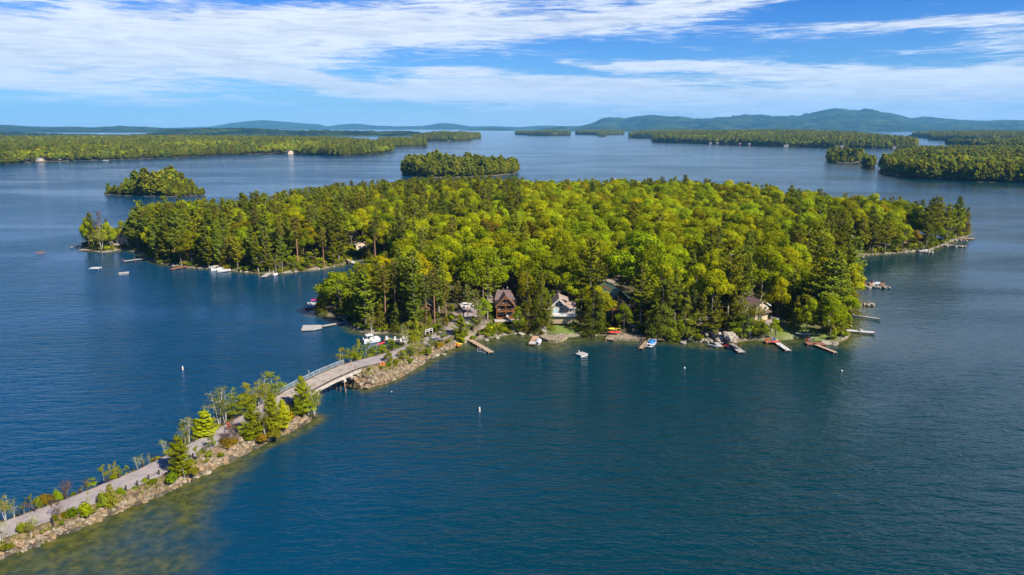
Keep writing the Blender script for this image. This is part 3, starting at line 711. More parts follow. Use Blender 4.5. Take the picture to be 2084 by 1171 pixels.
# clearings: houses, drives, lawns (pixel of the ground, radius in metres)
CLEAR = [(*GT(a, b)[:2], r_) for a, b, r_ in [(1030, 640, 6.5), (1035, 622, 6.5), (1030, 664, 7), (1012, 655, 4), (1140, 640, 7), (1148, 612, 5), (1150, 665, 6.5), (1142, 596, 3.5), (1195, 640, 2.5), (1210, 618, 3.2), (1255, 630, 7), (1250, 606, 6.5), (1262, 662, 6), (1252, 648, 6), (1284, 650, 5), (1228, 646, 3.5), (1222, 630, 4.5), (1290, 640, 4.5), (1290, 655, 4), (1240, 570, 3.5),
                                              (1412, 625, 6), (1432, 672, 5), (1540, 640, 6.5), (1550, 660, 6), (1600, 680, 5), (1635, 680, 6), (1665, 690, 4), (925, 655, 3), (940, 640, 3), (945, 628, 3.5), (985, 672, 3), (385, 518, 6), (250, 500, 5), (400, 531, 4),
                                              (1722, 505, 8), (1845, 492, 7), (1905, 488, 5), (1930, 484, 4), (735, 515, 9), (720, 528, 6), (745, 500, 6), (850, 484, 4), (1275, 372, 5), (1590, 612, 5), (1512, 618, 4), (905, 690, 5)]]
# ------------------------------------------------------------------ the wood: dart throwing on the island
rng = np.random.default_rng(5)
pts = []; cell = {}
def ok(x, y, r_):
    ci, cj = int(x // 8), int(y // 8)
    for i in (-1, 0, 1):
        for j in (-1, 0, 1):
            for (a, b, rr) in cell.get((ci + i, cj + j), ()):
                if (a - x) ** 2 + (b - y) ** 2 < ((r_ + rr) * .5) ** 2: return False
    return True
def addc(x, y, r_): cell.setdefault((int(x // 8), int(y // 8)), []).append((x, y, r_))
for (x, y, r_) in TREES: addc(x, y, 4.2)
cand = rng.uniform((-225, 180), (260, 600), (60000, 2)); dc = dshore(cand[:, 0], cand[:, 1]); cand = cand[dc > 1.0]; dc = dc[dc > 1.0]
CL = np.array(CLEAR)
pn = vnoise(cand[:, 0], cand[:, 1], 34, 8); pn2 = vnoise(cand[:, 0], cand[:, 1], 14, 9)
cwd = seg_dist(cand, CW[:, :2], False)
for (x, y), d, a, b, cd in zip(cand, dc, pn, pn2, cwd):
    if cd < 5 or ((CL[:, 0] - x) ** 2 + (CL[:, 1] - y) ** 2 < CL[:, 2] ** 2).any(): continue
    west = (x < -35) or (x < 5 and y > 330)
    pp = (.52 if west else .04) + (.28 if d < 9 else 0) + ((.3 if west else .12) * (a > .62)) - .12 * (a < .3)
    if y > 420 and not west: pp += .16
    conifer = rng.random() < pp
    r_ = 5.0 if conifer else 6.4
    if d < 5: r_ *= .8
    if not ok(x, y, r_): continue
    addc(x, y, r_)
    if conifer:
        k = 'pine_tree' if (rng.random() < .62) else ('hemlock_tree' if rng.random() < .6 else 'red_pine_tree'); h = {'pine_tree': rng.uniform(17, 24), 'hemlock_tree': rng.uniform(12, 18), 'red_pine_tree': rng.uniform(17, 22)}[k]
        if d > 25: h *= .93
        if k == 'pine_tree' and west and rng.random() < .2: k = 'broadleaf_tree'; h = rng.uniform(14, 18)
        if not west and d > 18 and rng.random() < .25: k = 'broadleaf_tree'; h = 17
    else:
        k = 'broadleaf_tree'; h = rng.uniform(11.5, 18.5) * (.8 if d < 6 else 1)
        if rng.random() < .012: k = 'orange_tree'; h *= .95
    if y > 330 and k == 'pine_tree' and x > 5: h = min(h, 20)
    zt_ = float(terr(x, y)); cc_ = y * math.cos(TH) + (HC - 8) * math.sin(TH); px_ = 1042 + FPX * x / cc_
    lim2 = np.interp(px_, [165, 240, 270, 300, 440, 500, 600, 700, 850, 950, 1100, 1300, 1400, 1500, 1600, 1700, 1800, 1900, 1960], [450, 462, 436, 418, 402, 393, 382, 370, 360, 357, 362, 362, 357, 364, 376, 388, 396, 404, 414]) + rng.uniform(-3, 9)
    h = min(h, zat(lim2, y) - zt_)
    if h < 6: continue
    if px_ < 800 and y < 300 and x > -90:            # the point stays low enough to leave the cove behind it open
        lim_ = np.interp(px_, [640, 680, 720, 760, 800], [590, 556, 546, 528, 505]); h = min(h, zat(lim_, y) - zt_)
        if h < 6: continue
    pts.append((x, y, k, h, d))
# young growth and understorey along the front edge
for (x, y), d in zip(cand[:30000], dc[:30000]):
    if 1.0 < d < 32 and ok(x, y, 3.2) and (d < 9 or y < 245) and not ((CL[:, 0] - x) ** 2 + (CL[:, 1] - y) ** 2 < CL[:, 2] ** 2).any() and (y < 360 or x < -60) and rng.random() < .6 and seg_dist([(x, y)], CW[:, :2], False)[0] > 5:
        addc(x, y, 3.0); pts.append((x, y, 'young_tree', rng.uniform(4, 8.5), d))
pts.sort(key=lambda q: math.hypot(q[0], q[1]))
print('island trees', len(pts))
cnt = {}; restpts = []
nb_hero = {}
for hh in HEROES: nb_hero[hh[0]] = nb_hero.get(hh[0], 0) + 1
MARK = ((215, 'by the far left tip'), (330, 'behind the grey western dock'), (450, 'around the brown western cabin'), (560, 'behind the short grey western dock'), (700, 'along the cove'), (830, 'above the marina dock'), (960, 'left of the log house'), (1080, 'behind the log house'), (1190, 'behind the tan cottage'), (1320, 'behind the green roofed house'),
        (1440, 'behind the lounge chairs'), (1520, 'behind the rocky knoll'), (1610, 'behind the two storey house'), (1700, 'above the right corner'), (1800, 'by the grey lakeside cottage'), (1900, 'by the eastern orange cottage'), (9999, 'by the right tip'))
def where(x, y, d):
    c_ = y * math.cos(TH) + (HC - 8) * math.sin(TH); px = 1042 + FPX * x / c_
    side = next(n for lim, n in MARK if px < lim)
    row = 'at the water' if d < 6 else 'in the first rows' if y < 215 else 'in the second rows' if y < 245 else 'in the third rows' if y < 285 else 'in the middle rows' if y < 330 else 'in the far rows' if y < 390 else 'at the back'
    return f'{row} {side}', side
DESC = {'broadleaf_tree': ('round leafy crown', 'broadleaf trees of the island wood'), 'pine_tree': ('layered pine', 'white pines of the island wood'), 'hemlock_tree': ('dense olive hemlock', 'hemlocks of the island wood'),
        'red_pine_tree': ('tufted bare trunked red pine', 'red pines of the island wood'), 'young_tree': ('young bright tree', 'young trees of the undergrowth'), 'orange_tree': ('orange tinged crown', 'orange tinged trees of the island wood')}
SIZE = {'broadleaf_tree': ('small', 'medium', 'large'), 'pine_tree': ('shorter', 'medium', 'tall'), 'hemlock_tree': ('small', 'medium', 'tall'), 'red_pine_tree': ('shorter', 'medium', 'tall'), 'young_tree': ('low', 'small', 'taller'), 'orange_tree': ('small', 'medium', 'large')}
HQ = {k: np.quantile([q[3] for q in pts if q[2] == k] or [1], (.33, .66)) for k in DESC}
for (x, y, k, h, d) in pts:
    n = cnt.get(k, 0); z = float(terr(x, y))
    lim = 300 - nb_hero.get(k, 0)
    if n < lim:
        cnt[k] = n + 1; wh, side = where(x, y, d)
        place(k, x, y, z - .1, h, random.uniform(.8, 1.18) * (1. if k != 'broadleaf_tree' else 1.02), label=f'{SIZE[k][0 if h < HQ[k][0] else 1 if h < HQ[k][1] else 2]} {DESC[k][0]} {wh}', group=DESC[k][1] + ' ' + wh)
    else: restpts.append((x, y, z, k, h))
print('individual', cnt, 'rest', len(restpts))


# ------------------------------------------------------------------ instanced woods (geometry nodes): what is left of the wood, and the far shores
def instancer(name, P, idx, scl, rot, sources, label, cat='forest'):
    me = mesh_np(name + ' points', P, np.zeros((0, 4), np.int32) if False else [], attr=None)
    for nm, dat, ty in (('scl', scl, 'FLOAT'), ('rot', rot, 'FLOAT'), ('idx', idx, 'INT')):
        a = me.attributes.new(nm, ty, 'POINT'); a.data.foreach_set('value', np.asarray(dat, np.float32 if ty == 'FLOAT' else np.int32))
    o = link(name, me)
    g = bpy.data.node_groups.new(name + ' scatter', 'GeometryNodeTree')
    g.interface.new_socket('Geometry', in_out='INPUT', socket_type='NodeSocketGeometry'); g.interface.new_socket('Geometry', in_out='OUTPUT', socket_type='NodeSocketGeometry')
    gi = g.nodes.new('NodeGroupInput'); go = g.nodes.new('NodeGroupOutput'); jn = g.nodes.new('GeometryNodeJoinGeometry')
    for s_ in reversed(sources):
        oi = g.nodes.new('GeometryNodeObjectInfo'); oi.inputs[0].default_value = s_; oi.inputs[1].default_value = True; oi.transform_space = 'ORIGINAL'; g.links.new(oi.outputs['Geometry'], jn.inputs[0])
    ip = g.nodes.new('GeometryNodeInstanceOnPoints'); g.links.new(gi.outputs[0], ip.inputs['Points']); g.links.new(jn.outputs[0], ip.inputs['Instance']); ip.inputs['Pick Instance'].default_value = True
    def at_(nm, ty):
        n = g.nodes.new('GeometryNodeInputNamedAttribute'); n.data_type = ty; n.inputs[0].default_value = nm; return n.outputs['Attribute']
    g.links.new(at_('idx', 'INT'), ip.inputs['Instance Index']); g.links.new(at_('scl', 'FLOAT'), ip.inputs['Scale'])
    cx = g.nodes.new('ShaderNodeCombineXYZ'); g.links.new(at_('rot', 'FLOAT'), cx.inputs[2]); g.links.new(cx.outputs[0], ip.inputs['Rotation'])
    g.links.new(ip.outputs[0], go.inputs[0])
    md = o.modifiers.new('scatter', 'NODES'); md.node_group = g
    return tag(o, label, cat, kind='stuff')


def src(me_crown, me_trunk=None, nm='tree source'):
    """an unlinked source object: crown and trunk joined for the instancer"""
    if me_trunk is None: return bpy.data.objects.new(nm, me_crown)
    bm = bmesh.new(); bm.from_mesh(me_crown); nf = len(bm.faces); bm.from_mesh(me_trunk)
    bm.faces.ensure_lookup_table()
    for f in bm.faces[nf:]: f.material_index = 1
    me = bpy.data.meshes.new(nm); bm.to_mesh(me); bm.free(); me.materials.append(me_crown.materials[0]); me.materials.append(me_trunk.materials[0])
    return bpy.data.objects.new(nm, me)


SRC = {k: [src(*v) for v in KIND[k]['v']] for k in ('broadleaf_tree', 'pine_tree', 'hemlock_tree', 'red_pine_tree', 'orange_tree', 'young_tree')}
allsrc = sum(SRC.values(), []); off = {}; q_ = 0
for k, v in SRC.items(): off[k] = q_; q_ += len(v)
if restpts:
    P = np.array([(a, b, c_ - .1) for a, b, c_, k, h in restpts])
    idx = [off[k] + int(rng.integers(len(SRC[k]))) for *_, k, h in restpts]; scl = [h / KIND[k]['h'] for *_, k, h in restpts]
    instancer('forest', P, idx, scl, rng.uniform(0, 6.28, len(P)), allsrc, 'dense mixed treetops filling the back of the wooded island')
FS = [src(far_tree('broad', 200 + i), nm='far broadleaf') for i in range(4)] + [src(far_tree('pine', 210 + i), nm='far pine') for i in range(4)]

mfar = mat('far woodland floor', (.035, .045, .012), .95, .3, .02)
mshore = mat('far shore ground', (.075, .060, .035), .95, .4, .05)


def landmass(name, poly, hill=(), rise=1., endtaper=0., trees=None, spacing=8.5, pine=.5, label=None, hgt=1., seed=1, seglen=18., top=1.6, fmax=None, pinenoise=.5, size=1., clear=()):
    """poly: outline on the lake in metres; hill: list of (x,y,rx,ry,height)"""
    poly = np.array([tuple(p) for p in poly], float); r_ = np.random.default_rng(seed)
    # resample and roughen the outline
    Q = []
    for a, b in zip(poly, np.roll(poly, -1, 0)):
        n = max(1, int(np.linalg.norm(b - a) / seglen))
        for i in range(n): Q.append(a + (b - a) * i / n)
    Q = np.array(Q); Q += (r_.random((len(Q), 2)) - .5) * min(seglen * .35, 9)
    mn, mx = Q.min(0), Q.max(0); step = max(4., (mx - mn).max() / 150)
    xs = np.arange(mn[0] - step, mx[0] + 2 * step, step); ys = np.arange(mn[1] - step, mx[1] + 2 * step, step); X, Y = np.meshgrid(xs, ys)
    P = np.stack([X.ravel(), Y.ravel()], 1); d = sdist(P, Q)
    def hz_(x, y, dd):
        z = np.interp(dd, [-step, 0, step * .6 + 2, 60, 200], [-1.5, -.3, top, top + 3 * rise, top + 8 * rise])
        for (hx, hy, rx, ry, hh_) in hill: z = z + hh_ * np.exp(-(((x - hx) / rx) ** 2 + ((y - hy) / ry) ** 2)) * np.clip(dd / 40, 0, 1)
        return z
    Z = hz_(P[:, 0], P[:, 1], d); nx, ny = len(xs), len(ys); D_ = d.reshape(ny, nx)
    i0 = (np.arange(ny - 1)[:, None] * nx + np.arange(nx - 1)[None]); kp = (np.maximum(np.maximum(D_[:-1, :-1], D_[1:, 1:]), np.maximum(D_[1:, :-1], D_[:-1, 1:])) > -.2)
    i0 = i0[kp].ravel(); F = np.stack([i0, i0 + 1, i0 + nx + 1, i0 + nx], 1); us = np.unique(F); rm = np.full(nx * ny, -1); rm[us] = np.arange(len(us))
    me = mesh_np(name, np.stack([P[us, 0], P[us, 1], Z[us]], 1), rm[F], (mshore,), True); tag(link(name, me), kind='structure')
    # trees on a jittered grid
    gx_ = np.arange(mn[0], mx[0], spacing); gy_ = np.arange(mn[1], mx[1], spacing); A_, B_ = np.meshgrid(gx_, gy_)
    T = np.stack([A_.ravel(), B_.ravel()], 1) + (r_.random((A_.size, 2)) - .5) * spacing * .9
    T = T[np.abs(T[:, 0]) < .84 * T[:, 1] + 60]
    ed = []
    for a, b in zip(Q, np.roll(Q, -1, 0)):
        L_ = np.linalg.norm(b - a); nr = np.array([-(b - a)[1], (b - a)[0]]) / (L_ + 1e-9)
        for k in range(int(L_ / (spacing * .6)) + 1): ed.append(a + (b - a) * r_.random() + nr * 3.2); ed.append(a + (b - a) * r_.random() - nr * 3.2)
    ed = np.array(ed); ed = ed[np.abs(ed[:, 0]) < .84 * ed[:, 1] + 60]; T = np.concatenate([T, ed])
    dd = sdist(T, Q); T = T[dd > 1.2]; dd = dd[dd > 1.2]
    if fmax: kpp = T[:, 1] < fmax; T = T[kpp]; dd = dd[kpp]
    for (cx_, cy_, cr_) in clear:
        k2 = (T[:, 0] - cx_) ** 2 + (T[:, 1] - cy_) ** 2 > cr_ ** 2; T = T[k2]; dd = dd[k2]
    z = hz_(T[:, 0], T[:, 1], dd); pn = vnoise(T[:, 0], T[:, 1], 110, seed)
    isp = r_.random(len(T)) < np.clip(pine + (pn - .5) * 2 * pinenoise + np.where(dd < 22, .22, 0), 0.03, .97)
    idx = np.where(isp, 4, 0) + r_.integers(0, 4, len(T)); scl = r_.uniform(.8, 1.2, len(T)) * np.where(isp, 1., 1.0) * hgt * size * np.where(r_.random(len(T)) < .06, 1.15, 1)
    if endtaper:
        u_ = np.abs((T[:, 0] - T[:, 0].mean()) / (np.ptp(T[:, 0]) / 2)); scl = scl * np.clip(1.05 - endtaper * np.clip(u_ - .25, 0, 1) * 1.3 + (vnoise(T[:, 0], T[:, 1], 9, 3) - .5) * .8, .22, 1.3)
    instancer(name + '_forest', np.stack([T[:, 0], T[:, 1], z - .3], 1), idx, scl, r_.uniform(0, 6.28, len(T)), FS, label)
    print(name, len(T)); return hz_


g0 = lambda *a: [tuple(G(x, y)) for x, y in a]
# small islands
landmass('western_islet', [G(*p) for p in [(210, 396), (240, 398), (300, 400), (350, 401), (380, 400), (414, 399), (418, 395), (390, 390), (330, 388), (290, 388), (240, 391)]], spacing=5.4, pine=.45, label='small wooded islet with a ragged tree line beyond the left shore of the island', hgt=.85, seed=3, seglen=8, top=.9, endtaper=1.0, rise=.3)
landmass('middle_islet', [G(*p) for p in [(815, 357), (870, 362), (930, 362), (1000, 359), (1050, 354), (1054, 350), (1000, 347), (930, 344), (860, 344), (825, 348)]], spacing=6.6, pine=.75, label='wooded islet of dark pines standing right behind the island', hgt=.84, seed=4, seglen=12, endtaper=.2, rise=.4)
landmass('twin_islet', [G(*p) for p in [(1680, 330), (1700, 332), (1740, 332), (1755, 329), (1752, 325), (1720, 323), (1690, 324)]], spacing=6.8, pine=.7, label='low round wooded islet out on the right of the lake', hgt=.85, seed=5, seglen=12, endtaper=.4, rise=.4)
landmass('tiny_islet', [G(*p) for p in [(1754, 341), (1768, 343), (1781, 341), (1780, 337), (1766, 335), (1756, 337)]], spacing=5.4, pine=.85, label='tiny islet with a tuft of pointed trees beside the low round islet', hgt=.75, seed=6, seglen=8, rise=.4)
rp = [G(*p) for p in [(1790, 346), (1800, 352), (1830, 360), (1870, 365), (1920, 367), (1980, 371), (2040, 372), (2100, 373), (2300, 378)]] + [(1250, 1180), (1300, 1500), (1080, 1560), (900, 1530), (760, 1360)]
landmass('right_headland', rp, rise=.35, hgt=.9, spacing=7.4, pine=.66, label='wooded headland of pines and yellow green trees at the right edge', seed=7, seglen=25, pinenoise=.75)
landmass('far_right_headland', [G(2012, 305), G(2040, 309), G(2084, 311), G(2200, 314), (2300, 2300), (1400, 2250), G(2020, 300)], spacing=10, pine=.45, label='green wooded slope behind the right hand headland', seed=8, seglen=30, size=1.1)
# left mainland
lm = [G(*p) for p in [(-500, 352), (-60, 339), (0, 336), (60, 331), (150, 328), (250, 325), (340, 321), (400, 319), (440, 317), (500, 315), (560, 313), (640, 316), (690, 318), (740, 316), (780, 312), (800, 308), (798, 304), (775, 299)]] + [(-450, 2250), (-620, 2650), (-1300, 2750), (-2300, 2600), (-2100, 1250)]
FCL = [(*G(a, b - .6, 2), r_) for a, b, r_ in ((357, 313.5, 16), (368, 311.5, 14), (382, 312, 16), (375, 313.5, 30), (390, 314, 20), (497, 311, 26), (192, 323.5, 13), (201, 322.5, 11), (168, 323, 10), (63, 327, 11), (84, 328, 11), (285, 319.5, 12), (130, 325, 12), (592, 314, 12))]
landmass('left_mainland', lm, clear=FCL, rise=.8, hill=[(-1300, 2300, 500, 350, 4)], spacing=9.0, pine=.60, label='long mainland shore of mixed wood across the left of the lake', seed=9, seglen=35, pinenoise=1.2, size=.95)
landmass('left_spit', [G(*p) for p in [(775, 301), (820, 300), (866, 299), (869, 296), (850, 293), (800, 291), (770, 291)]], spacing=8.5, pine=.9, label='thin dark wooded spit ending the left mainland', seed=10, seglen=25, hgt=.95)
landmass('mid_lake_islet', [G(*p) for p in [(840, 287.5), (880, 288), (925, 288), (958, 286.5), (958, 284), (979, 281.5), (975, 278), (930, 276), (880, 280), (845, 284)]], hill=[(-280, 2900, 160, 200, 16)], spacing=11, pine=.9, label='dark pine islet lying in mid lake left of centre', seed=11, seglen=40, size=1.15)
landmass('long_right_islet', [G(*p) for p in [(1328, 289.5), (1400, 292), (1480, 295), (1600, 299.5), (1700, 302), (1800, 303), (1862, 302), (1866, 299), (1850, 291), (1740, 281), (1620, 276), (1500, 274), (1400, 275), (1335, 282)]], hill=[(1300, 3400, 420, 380, 14), (900, 3000, 300, 300, 8)], spacing=11.0, pine=.62, label='long low wooded island across the right of the lake', seed=12, seglen=45, pinenoise=.8, size=1.15)
# ------------------------------------------------------------------ causeway
masph = mat('pale worn asphalt', (.19, .165, .165), .95, .12, .9, .15); NTm = NT(masph.node_tree)
_p = NTm.n['Principled BSDF']; _tc = NTm.node('ShaderNodeTexCoord').outputs['Object']
_v = NTm.node('ShaderNodeTexVoronoi', feature='DISTANCE_TO_EDGE'); NTm.put(_v.inputs['Vector'], NTm.vm('ADD', _tc, NTm.vm('SCALE', NTm.noise(_tc, .8, 4, .6, out=1), None))); _v.inputs['Scale'].default_value = .22
_old = _p.inputs['Base Color'].links[0].from_socket
_cr = NTm.mr(_v.outputs['Distance'], .0, .012, .38, 1.); _cr = NTm.m('MAXIMUM', _cr, NTm.mr(NTm.noise(_tc, .12, 2), .42, .56))
NTm.put(_p.inputs['Base Color'], NTm.mix(1., NTm.mix(NTm.mr(NTm.noise(_tc, .35, 5, .6), .3, .7), _old, (.26, .225, .21)), NTm.comb(_cr, _cr, _cr), 'MULTIPLY'))
mbank = mat('sandy stony bank', (.07, .055, .028), .95, .45, 1.2, .7, col2=(.18, .125, .07))
mrock = mat('pale granite', (.15, .115, .075), .9, .45, 1.3, .5, col2=(.29, .235, .165))
mrock2 = mat('ochre granite', (.22, .145, .085), .9, .3, 1.3, .5)
mconc = mat('weathered concrete', (.34, .30, .26), .9, .18, 1.5, .2)
mdeckb = mat('bridge deck surface', (.27, .225, .19), .92, .15, .8, .15); mdeckb_nt = NT(mdeckb.node_tree)
_p = mdeckb_nt.n['Principled BSDF']; _tc = mdeckb_nt.node('ShaderNodeTexCoord').outputs['Object']; _old = _p.inputs['Base Color'].links[0].from_socket
_v = mdeckb_nt.node('ShaderNodeTexVoronoi', feature='DISTANCE_TO_EDGE'); mdeckb_nt.put(_v.inputs['Vector'], mdeckb_nt.vm('ADD', _tc, mdeckb_nt.vm('SCALE', mdeckb_nt.noise(_tc, .7, 4, .7, out=1), None))); _v.inputs['Scale'].default_value = .20
_cr = mdeckb_nt.mr(_v.outputs['Distance'], .0, .022, .22, 1.); mdeckb_nt.put(_p.inputs['Base Color'], mdeckb_nt.mix(1., _old, mdeckb_nt.comb(_cr, _cr, _cr), 'MULTIPLY'))
for nt_ in (NTm, mdeckb_nt):
    for n_ in nt_.n:
        if n_.bl_idname == 'ShaderNodeVectorMath' and n_.operation == 'SCALE': n_.inputs['Scale'].default_value = 3.2
mwet = mat('dark wet stone', (.06, .05, .035), .6, .3, 1.5, .4)


def strip(name, s0, s1, offs_fn, m, kind='structure', step=.8, cap=0., smooth=True):
    V = []; s = s0; rows = 0; n = 0
    while s <= s1 + 1e-6:
        p, d, nn = cw_at(s); o = offs_fn(p, s); n = len(o)
        e = 0.
        if cap > 0: e = max(0, 1 - (s1 - s) / cap)
        if cap < 0: e = max(0, 1 - (s - s0) / -cap)
        for q, z in o:
            if e > 0: z = z * (1 - e) + (-1.5) * e
            V.append((p[0] + nn[0] * q, p[1] + nn[1] * q, z))
        rows += 1; s += step
    F = [(r_ * n + i, r_ * n + i + 1, (r_ + 1) * n + i + 1, (r_ + 1) * n + i) for r_ in range(rows - 1) for i in range(n - 1)]
    return tag(link(name, mesh_np(name, V, np.array(F), (m,), smooth)), kind=kind)


def bank_prof(p, s):
    x, y, z = p; rb = rbank(y); lb = lbank(y); j = lambda k: (float(vnoise(s * 1.3, k * 9.1, 1.4, 4)) - .5)
    return [(-HW - lb - 1.2, -1.2), (-HW - lb + j(1) * .6, .02), (-HW - lb * .55, z * .5 + j(2) * .3), (-HW - .45, z - .12), (-HW - .1, z - .03), (0, z - .03), (HW + .1, z - .03), (HW + .5, z - .12 + j(3) * .15),
            (HW + rb * .45, z * .62 + j(4) * .45), (HW + rb * .8, z * .3 + j(5) * .35), (HW + rb + j(6) * .7, -.02), (HW + rb + 1.3, -1.2)]


cwA = strip('causeway_embankment', 0, S_NEAR + 2.5, bank_prof, mbank, cap=3.2)
cwB = strip('causeway_embankment', S_FAR - 4.0, ST[SY > 186.5][0], bank_prof, mbank, cap=-3.8)

edge = lambda w_: (lambda p, s: [(-w_ + (float(vnoise(s, 3, 1.1)) - .5) * .3, p[2] + .012), (0, p[2] + .05), (w_ + (float(vnoise(s, 7, 1.1)) - .5) * .3, p[2] + .012)])
strip('road', 0, S_NEAR - .2, edge(HW - .15), masph)
strip('road', S_FAR + .2, cs[-1], edge(HW - .15), masph)


def rock_mesh(seed, m, wet=False):
    rng = np.random.default_rng(seed); bm = bmesh.new(); bmesh.ops.create_icosphere(bm, subdivisions=1, radius=1)
    for v in bm.verts: v.co = Vector([v.co.x * 1.15, v.co.y * .9, v.co.z * .75]) * rng.uniform(.72, 1.2)
    me = bpy.data.meshes.new('stone'); bm.to_mesh(me); bm.free(); me.materials.append(m); return me


ROCKS = [rock_mesh(i, mrock) for i in range(6)] + [rock_mesh(9 + i, mrock2) for i in range(3)]
ROCKW = [rock_mesh(20 + i, mwet) for i in range(3)]
random.seed(11)
specs = []
for s in np.arange(14, ST[SY > 186][0], .26):
    p, d, nn = cw_at(s)
    if 138.8 < p[1] < 151.8: continue
    rb = rbank(p[1]); dense = 1.0
    big = 1.25 if (112 < p[1] < 127) else 1.0
    for side in (1, -1):
        k = (3 if rb > 3.4 else 2) if side > 0 else 1
        for _ in range(k):
            if random.random() > dense * (.9 if side > 0 else .35): continue
            u = random.uniform(.22, 1.03) if rb > 3.2 else random.uniform(.45, 1.05)
            wd = rb if side > 0 else lbank(p[1]); q = side * (HW + wd * u)
            z = np.interp(u, [0, .45, .8, 1.05], [p[2] - .1, p[2] * .62, p[2] * .3, -.05])
            r_ = random.choice((.16, .2, .24, .3, .38, .5, .62)) * random.uniform(.8, 1.1) * big * (.75 + .4 * u)
            specs.append((r_, p[0] + nn[0] * q, p[1] + nn[1] * q, z, u, 0 if s < cs[np.argmin(abs(CW[:, 1] - 142))] else 1))
specs.sort(key=lambda q: -q[0] / math.hypot(q[1], q[2])); print('stones', len(specs))
SV = [[], []]; SF = [[], []]
for i, (r_, x, y, z, u, k) in enumerate(specs):
    me = random.choice(ROCKW) if (u > .9 and random.random() < .75) else random.choice(ROCKS)
    rot = Matrix.Rotation(random.uniform(0, 6.28), 4, 'Z') @ Matrix.Rotation(random.uniform(-.5, .5), 4, 'X')
    if i < 298:
        o = link('stone', me, (cwA, cwB)[k], (x, y, z)); o.rotation_euler = rot.to_euler(); o.scale = (r_, r_, r_)
    else:
        n0 = len(SV[k]); SV[k] += [tuple(rot @ (v.co * r_) + Vector((x, y, z))) for v in me.vertices]; SF[k] += [tuple(a + n0 for a in f.vertices) for f in me.polygons]
for k in (0, 1): tag(link('riprap', mesh_np('riprap', SV[k], SF[k], (mrock,)), (cwA, cwB)[k]), kind='stuff')

# ------------------------------------------------------------------ box / bar helper
class MB:
    def __init__(s): s.V = []; s.F = []
    def add(s, V, F): n = len(s.V); s.V += [tuple(v) for v in V]; s.F += [tuple(i + n for i in f) for f in F]; return s
    def box(s, c, d, rz=0., ry=0., rx=0.):
        m_ = Matrix.Rotation(rz, 3, 'Z') @ Matrix.Rotation(ry, 3, 'Y') @ Matrix.Rotation(rx, 3, 'X'); c = Vector(c)
        V = [c + m_ @ Vector((x * d[0] / 2, y * d[1] / 2, z * d[2] / 2)) for x in (-1, 1) for y in (-1, 1) for z in (-1, 1)]
        return s.add(V, [(0, 1, 3, 2), (4, 6, 7, 5), (0, 4, 5, 1), (2, 3, 7, 6), (0, 2, 6, 4), (1, 5, 7, 3)])
    def bar(s, a, b, w_, h_=None):
        a, b = Vector(a), Vector(b); d = b - a; L = d.length; h_ = h_ or w_; d.normalize()
        u = (d.cross(Vector((0, 0, 1))) if abs(d.z) < .95 else Vector((1, 0, 0))).normalized(); v = u.cross(d)
        V = [p + u * (i * w_ / 2) + v * (j * h_ / 2) for p in (a, b) for i, j in ((-1, -1), (1, -1), (1, 1), (-1, 1))]
        return s.add(V, [(3, 2, 1, 0), (4, 5, 6, 7), (0, 1, 5, 4), (1, 2, 6, 5), (2, 3, 7, 6), (3, 0, 4, 7)])
    def cyl(s, a, b, r0, r1=None, k=8):
        v, f = tubes([([a, b], [r0, r1 if r1 is not None else r0])], k); n = len(v); f = list(f) + [tuple(range(k))[::-1], tuple(range(k, 2 * k))]
        return s.add(v, f)
    def prism(s, pts, y0, y1):
        """outline in x,z pushed from y0 to y1"""
        n = len(pts); V = [(x, y0, z) for x, z in pts] + [(x, y1, z) for x, z in pts]
        return s.add(V, [tuple(range(n)), tuple(range(2 * n - 1, n - 1, -1))] + [(i, i + n, (i + 1) % n + n, (i + 1) % n) for i in range(n)])
    def build(s, name, m, parent=None, smooth=False, bevel=0, loc=None, rz=0):
        o = link(name, mesh_np(name, s.V, s.F, (m,) if m else (), smooth), parent, loc, rz)
        return o


def part(name, m, parent, fn, smooth=False):
    b = MB(); fn(b); return b.build(name, m, parent, smooth)


# ------------------------------------------------------------------ bridge
bs0, bs1 = S_NEAR - 1.2, S_FAR + 1.2
br = empty('bridge', tuple(cw_at((bs0 + bs1) / 2)[0][:2]) + (0,), 0, 'arched concrete girder bridge on timber piles between the two ends of the causeway', 'bridge')
bo = Vector(br.location)
def bstrip(name, m, prof, s0=bs0, s1=bs1, step=.8, smooth=False):
    V = []; ss = np.linspace(s0, s1, max(2, int((s1 - s0) / step))); n = 0
    for s in ss:
        p, d, nn = cw_at(s); o = prof(p, s); n = len(o)
        V += [(p[0] + nn[0] * q - bo.x, p[1] + nn[1] * q - bo.y, z - bo.z) for q, z in o]
    F = [(r_ * n + i, r_ * n + (i + 1) % n, (r_ + 1) * n + (i + 1) % n, (r_ + 1) * n + i) for r_ in range(len(ss) - 1) for i in range(n)] + [tuple(range(n))[::-1], tuple(range((len(ss) - 1) * n, len(ss) * n))]
    return link(name, mesh_np(name, V, F, (m,), smooth), br)
bstrip('deck', mdeckb, lambda p, s: [(-HW, p[2] + .03), (HW, p[2] + .03), (HW, p[2] - .18), (-HW, p[2] - .18)])
mdark = mat('dark timber', (.045, .032, .024), .85, .25, 3)
mpile = mat('weathered rusty timber pile', (.20, .11, .07), .9, .35, 2, .3)
for sg in (1, -1):
    bstrip('curb', mdark, lambda p, s: [(sg * HW - .12, p[2] + .20), (sg * HW + .12, p[2] + .20), (sg * HW + .12, p[2] + .03), (sg * HW - .12, p[2] + .03)])
    bstrip('girder', mconc, lambda p, s: [(sg * (HW - .35) - .18, p[2] - .18), (sg * (HW - .35) + .22, p[2] - .18), (sg * (HW - .35) + .22, p[2] - 1.05), (sg * (HW - .35) - .18, p[2] - 1.05)])
